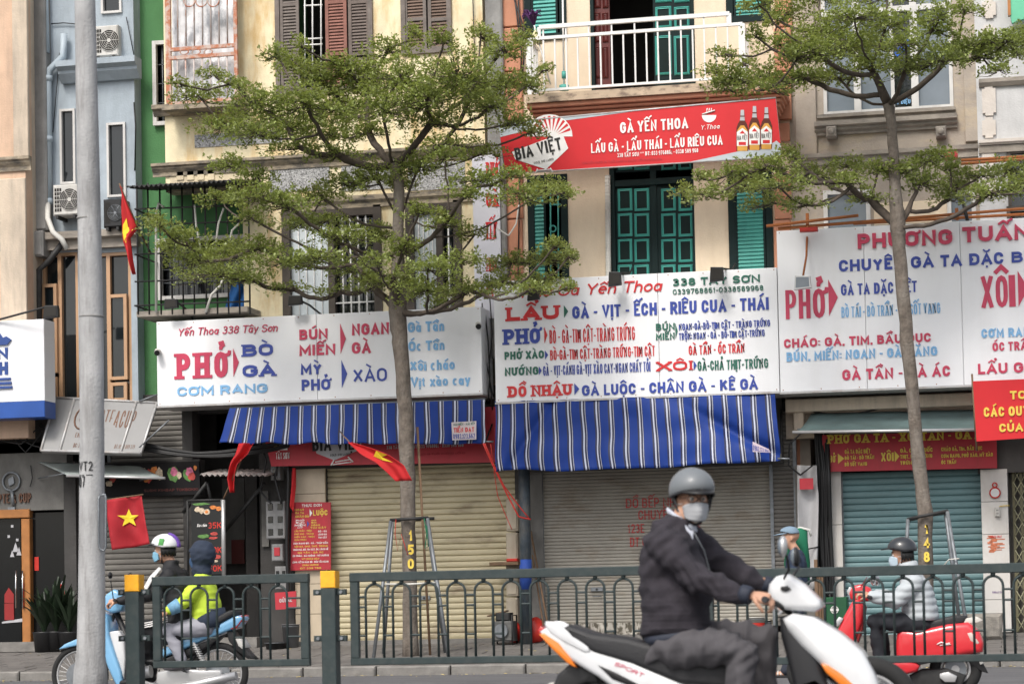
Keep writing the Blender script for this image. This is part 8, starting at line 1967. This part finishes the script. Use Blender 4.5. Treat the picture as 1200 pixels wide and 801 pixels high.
mb = MB(); mb.tube([Q_(150,703,-.32),Q_(142,702,-.18),Q_(138,704,0),Q_(142,702,.18),Q_(150,703,.32)], .012, 7); mb.tube([Q_(136,716),Q_(122,745),(wf[0],YR_,RB)], .02, 8); obj('handlebar', mb, M['darkmetal'], t)
mb = MB()
for s_ in (-.06,.06): mb.tube([Q_(118,748,s_),(wf[0],YR_+s_,RB)], .016, 8)
obj('fork', mb, M['steel'], t)
for s_ in (-1,1):
    mb = MB(); mb.tube([Q_(147,703,s_*.24),Q_(151,703,s_*.36)], .016, 8); obj('grip', mb, seatm, t)
    mb = MB(); mb.tube([Q_(140,702,s_*.15),Q_(141,680,s_*.24)], .005, 5); c_ = Q_(141,674,s_*.25); mb.ball(c_, .045, 14, 8, .4, .9, .7); obj('mirror', mb, M['black'], t)
mb = MB(); mb.pillow(qz([(184,768),(196,758),(225,745),(255,733),(276,722),(287,720),(289,724),(282,734),(262,742),(240,750),(215,762),(194,770)]), YR_, .10, .025); obj('side_fairing', mb, blue, t)
mb = MB(); mb.pillow(qz([(182,772),(196,771),(214,763),(240,752),(262,744),(250,756),(225,768),(205,778),(186,780)]), YR_, .08, .015); obj('lower_fairing', mb, blackp, t)
mb = MB(); mb.pillow(qz([(182,748),(200,743),(225,735),(250,727),(272,715),(279,714),(278,720),(258,732),(232,742),(205,752),(186,757)]), YR_, .12, .02); obj('seat', mb, seatm, t)
mb = MB(); mb.pillow(qz([(265,731),(274,724),(288,720),(287,727),(280,736),(270,737)]), YR_, .095, .008); obj('tail_lamp', mb, redlens, t)
strip_text('FUTURE', Q_(232,742), Q_(250,735), YR_-.104, .02, M['tred2'], t)
mb = MB(); mb.pillow(qz([(268,738),(276,740),(284,752),(296,766),(302,772),(292,771),(280,762),(270,750)]), YR_, .06, .01); obj('rear_mudguard', mb, blackp, t)
mb = MB(); mb.pillow(qz([(279,746),(283,746),(291,757),(288,760),(283,756)]), YR_, .09, .003, 2); obj('number_plate', mb, M['acwhite'], t)
mb = MB(); mb.tube([Q_(232,752,-.12),Q_(246,779,-.12)], .012, 8)
for k in range(9): q = Q_(233.5+k*1.3,755+k*2.5,-.12); mb.torus((q.x,q.y,q.z), .027, .006, 'Z', 12, 5)
obj('shock_absorber', mb, M['steel'], t)
mb = MB(); mb.pillow(qz([(188,786),(212,782),(238,784),(262,784),(264,792),(240,800),(196,806),(186,800)]), YR_, .09, .02); mb.tube([Q_(178,786,-.02),Q_(160,788,-.02)], .06, 12); obj('engine', mb, M['steel'], t)
mb = MB(); mb.tube([Q_(170,797,-.13),Q_(200,806,-.15),Q_(240,800,-.16),Q_(284,790,-.17)], [.018,.022,.042,.04], 10); obj('exhaust', mb, M['steel'], t)
mb = MB(); mb.tube([Q_(136,716),Q_(160,775),Q_(190,775),Q_(225,760)], .03, 8); mb.tube([Q_(200,790),(wr[0],YR_,RB)], .022, 8); mb.tube([Q_(186,806,-.12),Q_(196,806,-.26)], .012, 6); mb.tube([Q_(222,786,-.1),Q_(224,784,-.24)], .011, 6); obj('frame', mb, M['black'], t)
# ---- its rider
def far_person(label, hpx, hpy, face, sh, hip, elbows, hands, knees, ankles, mats_, neck=None, hs=.98, widths=(.17,.15), padded=1.0, head=True, vox=.013):
    """all spots on the bike plane; right side near, left side far"""
    c = Q_(hpx,hpy); f, l, u = basis(face); pe = thing('person', label, 'person', (Q_(*hip).x, YR_, 0))
    b = MB(); head_part(b, c, f, l, u, hs); nk = Q_(*(neck or (hpx-2, hpy+22)))
    limb(b, [c-u*.04-f*.02, nk], [.05,.055]); hp = Q_(*hip); sc_ = Q_(*sh)
    limb(b, [hp, hp.lerp(sc_,.5), sc_+Vector((0,0,-.03)), nk], [.07,.07,.06,.05]); top = MB(); ring_loft(top, [(hp+Vector((0,0,-.02)),.135*padded,widths[1]*1.1*padded,(1,0,.0)),(hp.lerp(sc_,.25),.135*padded,widths[1]*1.1*padded,(1,0,.0)),(hp.lerp(sc_,.6),.13*padded,widths[0]*padded,(1,0,0)),(hp.lerp(sc_,.92),.115*padded,widths[0]*padded,(1,0,0)),(sc_.lerp(nk,.5),.092,.12,(1,0,-.1)),(nk,.070,.074,(1,0,-.1)),(nk+Vector((-f.x*.02,0,.035)),.066,.068,(1,0,-.1))], 18)
    bot = MB(); ring_loft(bot, [(hp+Vector((0,0,-.06)),.13,.16,(1,0,0)),(hp+Vector((0,0,.05)),.13,.15,(1,0,0))], 16)
    hd = MB()
    for s_, e_, h_, k_, a_ in ((-1,elbows[0],hands[0],knees[0],ankles[0]),(1,elbows[1],hands[1],knees[1],ankles[1])):
        S0 = sc_+Vector((0,s_*widths[0],-.02)); E0 = Q_(*e_,s_*(widths[0]+.06)); H0 = Q_(*h_,s_*.28)
        limb(b, [S0,E0,H0], [.045,.038,.026], 10); limb(top, [sc_+Vector((0,s_*.1,-.01)),S0,S0.lerp(E0,.5),E0,E0.lerp(H0,.5),E0.lerp(H0,.86)], [.07*padded,.075*padded,.07*padded,.062*padded,.054*padded,.042*padded], 12)
        hand(hd, E0.lerp(H0,.93), H0-E0, (0,-s_*-.2,1), .95, 1.0, -s_*-1, .0095)
        K0 = Q_(*k_,s_*.15); A0 = Q_(*a_,s_*.14); hh = hp+Vector((0,s_*.09,-.05)); limb(b, [hh,K0,A0], [.06,.045,.035], 10); limb(bot, [hh,hh.lerp(K0,.5),K0,K0.lerp(A0,.5),A0], [.098,.09,.072,.064,.052], 12)
        shm = MB(); limb(shm, [A0+Vector((0,0,-.01)),A0+Vector((0,0,-.05)),A0+Vector((f.x*.1,0,-.065)),A0+Vector((f.x*.16,0,-.07))], [.042,.044,.038,.028], 10); obj('shoe', fuse(shm,.012,1), mats_.get('shoe', M['black']), pe)
    bod = fuse(b, vox, 2); h2 = fuse(hd, .0055, 1); bod.add(h2.v, h2.f, True); obj('body', bod, M['skin'], pe)
    jo = obj(mats_.get('topname','jacket'), fuse(top, vox, 2, mats_.get('fold') or fold(8,.010,hpx)), mats_['top'], pe); obj('trousers', fuse(bot, vox, 2, fold(7,.010,hpx+3)), mats_['bottom'], pe)
    return pe, c, f, l, u, jo
def head_gear(pe, c, f, l, u, shell, vis=M['black'], s=.98, r=(.13,.115,.118), mask=None, visor_out=.045, lift=.045):
    cc = c+u*lift-f*.008; mb = MB(); dome(mb, cc, f, l, u, s, *r, -.15); ho = obj('helmet', mb, shell, pe)
    mb = MB(); visor(mb, cc, f, l, u, s, r[0]*.94, r[1]*.9, .03, visor_out, .012); obj('visor', mb, vis, ho)
    mb = MB()
    for s_ in (1,-1): mb.tube([cc+l*s_*r[1]*.9+f*.02, c+l*s_*.082-u*.055+f*.01, c+l*s_*.02-u*.12+f*.03], .006, 5)
    obj('chin_strap', mb, M['black'], ho)
    if mask: mb = mask_mb(c+f*.006, f, l, u, 1.02); o = obj('face_mask', mb, mask, pe); o.modifiers.new('s','SOLIDIFY').thickness = .003
    return ho, cc
blackj = mat('black_track_jacket', (.014,.014,.016), rough=.7, var=.2); hivis = mat('hi_vis_yellow_jacket', (.50,.66,.05), rough=.7, var=.1); bluemask = mat('light_blue_face_mask', (.22,.45,.60), rough=.8)
pe, c, f, l, u, jo = far_person('motorbike rider in white helmet and black striped track suit on the pale blue motorbike', 193, 645, (-1,-.12,-.04), (205,672), (212,733), ((184,697),(186,692)), ((149,704),(151,702)), ((162,738),(166,734)), ((168,790),(172,788)), dict(top=blackj, bottom=blackj), neck=(200,660))
ho, cc = head_gear(pe, c, f, l, u, mat('white_helmet_shell', (.68,.68,.69), rough=.3, coat=.4), mask=bluemask); eyes(pe, c, f, l, u, .98)
def back_hair(pe, c, f, l, u):
    mb = MB()
    for k in range(30):
        a_ = R(85+k*6.5); p_ = c+u*.03+f*.098*math.cos(a_)+l*.088*math.sin(a_); mb.tube([p_, p_-u*(.06+.012*(k%3))], .009, 4)
    obj('hair', mb, M['tblack'], pe)
back_hair(pe, c, f, l, u)
mb = MB(); pts = [cc-f*(.132*math.cos(R(a_)))*.98+u*(.122*math.sin(R(a_)))*.98+l*.0 for a_ in range(-10,75,8)]
for dl in (-.03,0,.03): mb.tube([p_+l*dl for p_ in pts], .012, 5)
obj('purple_stripe', mb, mat('helmet_purple', (.14,.06,.36), rough=.35), ho)
q_ = cc-Vector((0,.115,-.035)); mb = MB(); mb.pillow([(q_.x-.03,q_.z-.03),(q_.x+.02,q_.z-.035),(q_.x+.03,q_.z+.03),(q_.x-.015,q_.z+.035)], q_.y+.010, .008, .003, 2); obj('green_sticker', mb, mat('sticker_green', (.10,.35,.10)), ho)
mb = MB()
for k in range(3):
    o_ = k*1.9; mb.tube([Q_(198+o_*.4,665+o_*.2,-.245),Q_(189+o_*.6,676+o_*.6,-.285),Q_(182+o_*.4,690+o_,-.30),Q_(170,696+o_,-.315)], .0085, 4)
obj('sleeve_stripe', mb, M['twhite'], pe)
mb = MB()
for k in range(3): o_ = k*2.4; mb.tube([Q_(206,722+o_,-.215),Q_(188,728+o_,-.235),Q_(166,732+o_,-.235)], .0075, 4)
obj('trouser_stripe', mb, M['twhite'], pe)
gt = mat('light_grey_trousers', (.30,.30,.34), rough=.85, var=.1)
pe, c, f, l, u, jo = far_person('motorbike passenger in dark hood and neon yellow jacket behind the rider', 235, 652, (-1,-.05,-.05), (238,684), (244,727), ((224,706),(226,704)), ((208,716),(212,714)), ((204,738),(208,736)), ((219,772),(222,770)), dict(top=hivis, bottom=gt, shoe=mat('grey_sandal', (.12,.11,.12))), neck=(237,670), hs=.93, widths=(.16,.15), padded=1.02)
navyh = mat('navy_hood_cloth', (.022,.032,.055), rough=.85, var=.2)
mb = MB(); hc2 = c+u*.02+f*-.02; vs_ = MB(); vs_.ball(hc2, .128, 20, 14, 1.02, .92, 1.08); limb(vs_, [c-u*.08-f*.02, Q_(237,668)], [.085,.10], 14); hd_ = fuse(vs_, .012, 2, fold(10,.01,4)); 
hd_.f = [q for q in hd_.f if not all((Vector(hd_.v[i])-c).dot(f) > .070 and -.10 < (Vector(hd_.v[i])-c).dot(u) < .06 for i in q)]; hd_.sm = [True]*len(hd_.f); obj('hood', hd_, navyh, pe)
mb = mask_mb(c+f*.004, f, l, u, .97); obj('face_mask', mb, mat('navy_face_mask', (.05,.10,.20)), pe)
mb = MB(); hp = Q_(244,727); ring_loft(mb, [(hp+Vector((.02,0,-.06)),.145,.178,(1,0,0)),(hp+Vector((.02,0,.0)),.148,.180,(1,0,0)),(hp+Vector((.02,0,.06)),.144,.178,(1,0,.5))], 22); obj('navy_hem', mb, navyh, jo)
mb = MB(); E0 = Q_(224,706,-.22); H0 = Q_(208,716,-.28); mb.tube([E0.lerp(H0,.2),E0.lerp(H0,.5),E0.lerp(H0,.85)], [.071,.062,.052], 12); obj('blue_sleeve_band', mb, mat('sleeve_light_blue', (.16,.33,.48), var=.3, scale=20), jo)

# ---- red scooter and its rider
redp = paint('scooter_red', (.62,.025,.035)); RR = .225
wr = (Q_(1118,716).x, RR); wf = (wr[0]-1.24, RR)
t = thing('red_scooter', 'bright red classic style scooter behind the right railing', 'scooter', ((wr[0]+wf[0])/2, YR_, 0))
wheel(t, wr[0], RR, YR_, RR, .05); wheel(t, wf[0], RR, YR_, RR, .045)
mb = MB(); mb.pillow(qz([(1052,742),(1056,736),(1075,738),(1110,730),(1135,728),(1148,738),(1153,752),(1152,763),(1135,766),(1108,772),(1080,777),(1054,776),(1050,765)]), YR_, .17, .055, 5); obj('tail_body', mb, redp, t)
mb = MB(); mb.pillow(qz([(984,778),(1020,776),(1052,772),(1080,777),(1075,786),(1050,792),(1000,795),(985,793)]), YR_, .17, .03, 4); obj('floor_panel', mb, redp, t)
mb = MB(); mb.pillow(qz([(976,762),(980,742),(990,722),(1000,704),(1008,702),(1014,708),(1012,728),(1004,748),(1004,778),(996,790),(982,785)]), YR_, .16, .04, 4); obj('legshield', mb, redp, t)
mb = MB(); mb.pillow(qz([(974,786),(962,782),(958,774),(970,764),(984,768),(990,784)]), YR_, .08, .025); obj('front_mudguard', mb, redp, t)
mb = MB(); mb.pillow(qz([(1008,706),(1015,710),(1012,736),(1006,752),(1004,740)]), YR_, .12, .01, 3); obj('inner_legshield', mb, mat('dark_red_inner', (.25,.02,.02), rough=.5), t)
mb = MB(); mb.pillow(qz([(996,694),(1000,686),(1010,684),(1020,688),(1024,697),(1018,704),(1004,705),(997,701)]), YR_, .10, .03); obj('handlebar_cover', mb, redp, t)
mb = MB(); mb.pillow(qz([(993,692),(996,687),(999,688),(998,698),(994,697)]), YR_, .06, .008); obj('headlamp', mb, M['steel'], t)
mb = MB(); mb.pillow(qz([(979,730),(985,722),(990,724),(986,731),(980,736)]), YR_-.150, .012, .004, 2); obj('front_turn_lens', mb, M['steel'], t)
mb = MB(); mb.pillow(qz([(1046,735),(1058,731),(1090,727),(1118,720),(1134,721),(1130,730),(1104,736),(1076,742),(1052,741)]), YR_, .14, .025, 4); obj('seat', mb, seatm, t)
mb = MB()
for s_ in (-1,1): mb.pillow(qz([(1116,736),(1118,730),(1132,724),(1144,722),(1152,726),(1146,729),(1134,730),(1122,736)]), YR_+s_*.11, .018, .006, 3)
obj('grab_rail', mb, mat('cream_plastic', (.6,.57,.52), rough=.4), t)
mb = MB()
for s_ in (-1,1): mb.pillow(qz([(1134,741),(1139,740),(1148,752),(1146,754),(1138,750)]), YR_+s_*.155, .016, .004, 2)
obj('turn_lens', mb, mat('clear_turn_lens', (.6,.5,.45), rough=.2), t); mb = MB(); mb.pillow(qz([(1147,744),(1151,748),(1153,758),(1149,756)]), YR_, .09, .008); obj('tail_lamp', mb, redlens, t)
strip_text('Liberty' if False else 'Uenty', Q_(1101,754), Q_(1114,752), YR_-.176, .03, M['twhite'], t) if False else None
mb = MB(); mb.tube([Q_(1099,754,-.178),Q_(1104,751.5,-.178),Q_(1109,753.5,-.178),Q_(1114,752.5,-.178)], .006, 5); mb.tube([Q_(1102,755,-.178),Q_(1115,754,-.178)], .004, 4); obj('chrome_badge', mb, M['twhite'], t)
mb = MB(); mb.pillow(qz([(1066,790),(1080,783),(1110,782),(1132,790),(1128,804),(1090,808),(1070,802)]), YR_, .10, .025); obj('engine_cover', mb, M['darkmetal'], t); mb = MB(); mb.pillow(qz([(1102,788),(1112,786),(1122,791),(1120,798),(1108,798),(1102,793)]), YR_-.12, .02, .006, 2); obj('engine_cap', mb, M['steel'], t)
mb = MB(); mb.pillow(qz([(1072,771),(1105,768),(1100,774),(1078,778)]), YR_-.165, .012, .004, 2); obj('side_trim', mb, blackp, t)
mb = MB(); mb.pillow(qz([(1134,768),(1146,766),(1152,776),(1158,788),(1150,786),(1138,778)]), YR_, .05, .01); obj('rear_mudguard', mb, blackp, t); mb = MB(); mb.pillow(qz([(1144,765),(1148,764),(1153,776),(1149,778)]), YR_, .08, .004, 2); obj('number_plate', mb, M['acwhite'], t)
mb = MB(); mb.tube([Q_(1022,700,-.34),Q_(1012,696,-.2),Q_(1008,696,0),Q_(1012,696,.2),Q_(1022,700,.34)], .012, 7); mb.tube([Q_(1008,700),Q_(985,770),(wf[0],YR_,RR)], .025, 8); obj('handlebar', mb, M['darkmetal'], t)
for s_ in (-1,1):
    mb = MB(); mb.tube([Q_(1017,698,s_*.26),Q_(1024,700,s_*.38)], .017, 8); obj('grip', mb, seatm, t)
    mb = MB(); mb.tube([Q_(1010,688,s_*.15),Q_(1018,676,s_*.24),Q_(1024,682,s_*.26)], .005, 5); c_ = Q_(1026,680,s_*.26); mb.ball(c_, .05, 16, 10, .5, .9, .9); obj('mirror', mb, M['chrome'], t)
lace = mat('pale_puffer_jacket', (.40,.43,.45), rough=.6, var=.06)
def puff(co): return .010*abs(math.sin(co.z*52+noise.noise(co*5)*1.2))-.004+.006*noise.noise(co*12)
pe, c, f, l, u, jo = far_person('scooter rider in black helmet and pale grey padded jacket on the red scooter', 1057, 650, (-1,-.12,-.06), (1072,680), (1080,724), ((1051,704),(1053,701)), ((1020,697),(1022,696)), ((1026,728),(1030,726)), ((1033,775),(1036,774)), dict(top=lace, bottom=mat('black_trousers', (.016,.017,.022), rough=.85, var=.2), fold=puff), neck=(1063,664), widths=(.175,.16), padded=1.14)
head_gear(pe, c, f, l, u, mat('black_helmet_shell', (.028,.030,.034), rough=.3, coat=.4), mask=bluemask if False else mat('pale_blue_white_mask', (.45,.56,.64), rough=.8), visor_out=.07); eyes(pe, c, f, l, u, .98)
mb = MB(); vs = []; n = 20; q = Q_(1063,664)
for k, (z_, r_) in enumerate(((-.05,.10),(-.01,.098),(.035,.088),(.045,.078),(.0,.07))):
    for i in range(n): a = 2*math.pi*i/n; vs.append((q.x+r_*math.cos(a), q.y+r_*math.sin(a), q.z+z_+.15*r_*math.cos(a)))
mb.add(vs, [(k*n+i,k*n+(i+1)%n,(k+1)*n+(i+1)%n,(k+1)*n+i) for k in range(4) for i in range(n)], True); obj('jacket_collar', mb, lace, jo)
back_hair(pe, c, f, l, u)

# ---- pedestrian behind the scooter mirror
YW = -7.2
def W_(px, py, dy=0.0): p = P(px,py,YW); return Vector((p.x,YW+dy,p.z))
c = W_(926,630); f, l, u = basis((-1,-.25,-.05)); g0 = W_(926,800); g0.z = road_z(YW)
pe = thing('person', 'pedestrian in pale blue cap and navy jacket carrying a green sack behind the scooter mirror', 'person', (g0.x, YW, g0.z))
nj = mat('navy_work_jacket', (.022,.035,.065), rough=.85, var=.2)
b = MB(); head_part(b, c, f, l, u, 1.0); s0 = Vector((c.x+.06,YW,c.z-.27)); h0 = Vector((c.x+.06,YW,g0.z+.86)); limb(b, [c-u*.05, s0+Vector((0,0,.12)), s0, h0], [.05,.055,.10,.10])
top = MB(); ring_loft(top, [(h0+Vector((0,0,-.08)),.14,.17,(1,0,0)),(h0.lerp(s0,.4),.13,.17,(1,0,0)),(s0,.12,.19,(1,0,0)),(s0+Vector((0,0,.09)),.09,.13,(1,0,0)),(s0+Vector((0,0,.14)),.06,.065,(1,0,0))], 18); bot = MB(); hd = MB()
for s_ in (-1,1):
    S0 = s0+Vector((0,s_*.18,.02)); E0 = S0+Vector((.03,s_*.05,-.28)); H0 = E0+Vector((-.14,-.02*s_,-.18)) if s_ < 0 else E0+Vector((-.03,0,-.24))
    limb(b, [S0,E0,H0], [.045,.038,.026], 10); limb(top, [S0,E0,E0.lerp(H0,.85)], [.075,.062,.045], 12); hand(hd, E0.lerp(H0,.95), H0-E0, (0,-s_,0), .95, .5, s_, .0095)
    hh = h0+Vector((0,s_*.09,-.04)); K0 = Vector((hh.x-.06+.10*(s_<0),hh.y,g0.z+.47)); A0 = Vector((hh.x+.02-.16*(s_<0),hh.y,g0.z+.08)); limb(b, [hh,K0,A0], [.07,.05,.035], 10); limb(bot, [hh,K0,A0], [.10,.072,.06], 12)
    sh = MB(); sh.cbox(A0.x-.17,A0.y-.045,g0.z+.0,A0.x+.06,A0.y+.045,g0.z+.025,.008); so = obj('sandal', sh, M['black'], pe); 
    ft = MB(); limb(ft, [A0,A0+Vector((-.02,0,-.03)),A0+Vector((-.12,0,-.045))], [.035,.036,.026], 10); b.add(ft.v, ft.f, True)
    st = MB()
    for k in range(3): st.tube([(A0.x-.12+.035*k,A0.y-.046,g0.z+.03),(A0.x-.12+.035*k,A0.y,g0.z+.075),(A0.x-.12+.035*k,A0.y+.046,g0.z+.03)], .009, 5)
    obj('strap', st, M['acwhite'], so)
bod = fuse(b, .013, 2); h2 = fuse(hd, .0055, 1); bod.add(h2.v, h2.f, True); obj('body', bod, M['skin'], pe); eyes(pe, c, f, l, u)
obj('jacket', fuse(top,.014,2,fold(8,.01,31)), nj, pe); obj('trousers', fuse(bot,.014,2,fold(7,.01,33)), mat('dark_trousers', (.03,.035,.05), rough=.85), pe)
cap = MB(); cc = c+u*.05; dome(cap, cc, f, l, u, .98, .112, .098, .085, -.05); co = obj('cap', cap, mat('washed_blue_cap', (.17,.24,.31), rough=.85, var=.1), pe); mb = MB(); visor(mb, cc, f, l, u, .98, .105, .085, .012, .09, .018, .004, 70); obj('peak', mb, mat('washed_blue_cap', (0,0,0)), co)
t = thing('green_sack', 'green cloth sack with white rim held up behind the pedestrian', 'sack', W_(932,660,.25))
mb = MB(); mb.lathe(W_(933,690,.32), [(.02,0),(.12,.05),(.15,.30),(.13,.55),(.10,.66),(.07,.70),(0,.70)], 16); mb.v = [tuple(Vector(v)+Vector((1,1,.4))*.03*noise.noise(Vector(v)*9)) for v in mb.v]; obj('cloth', mb, M['green_cloth'], t)
mb = MB(); q = W_(935,622,.32); mb.tube([q+Vector((-.10,0,.0)),q+Vector((0,-.04,.05)),q+Vector((.1,0,.02)),q+Vector((.12,0,-.05))], .014, 6); obj('rim', mb, M['acwhite'], t)
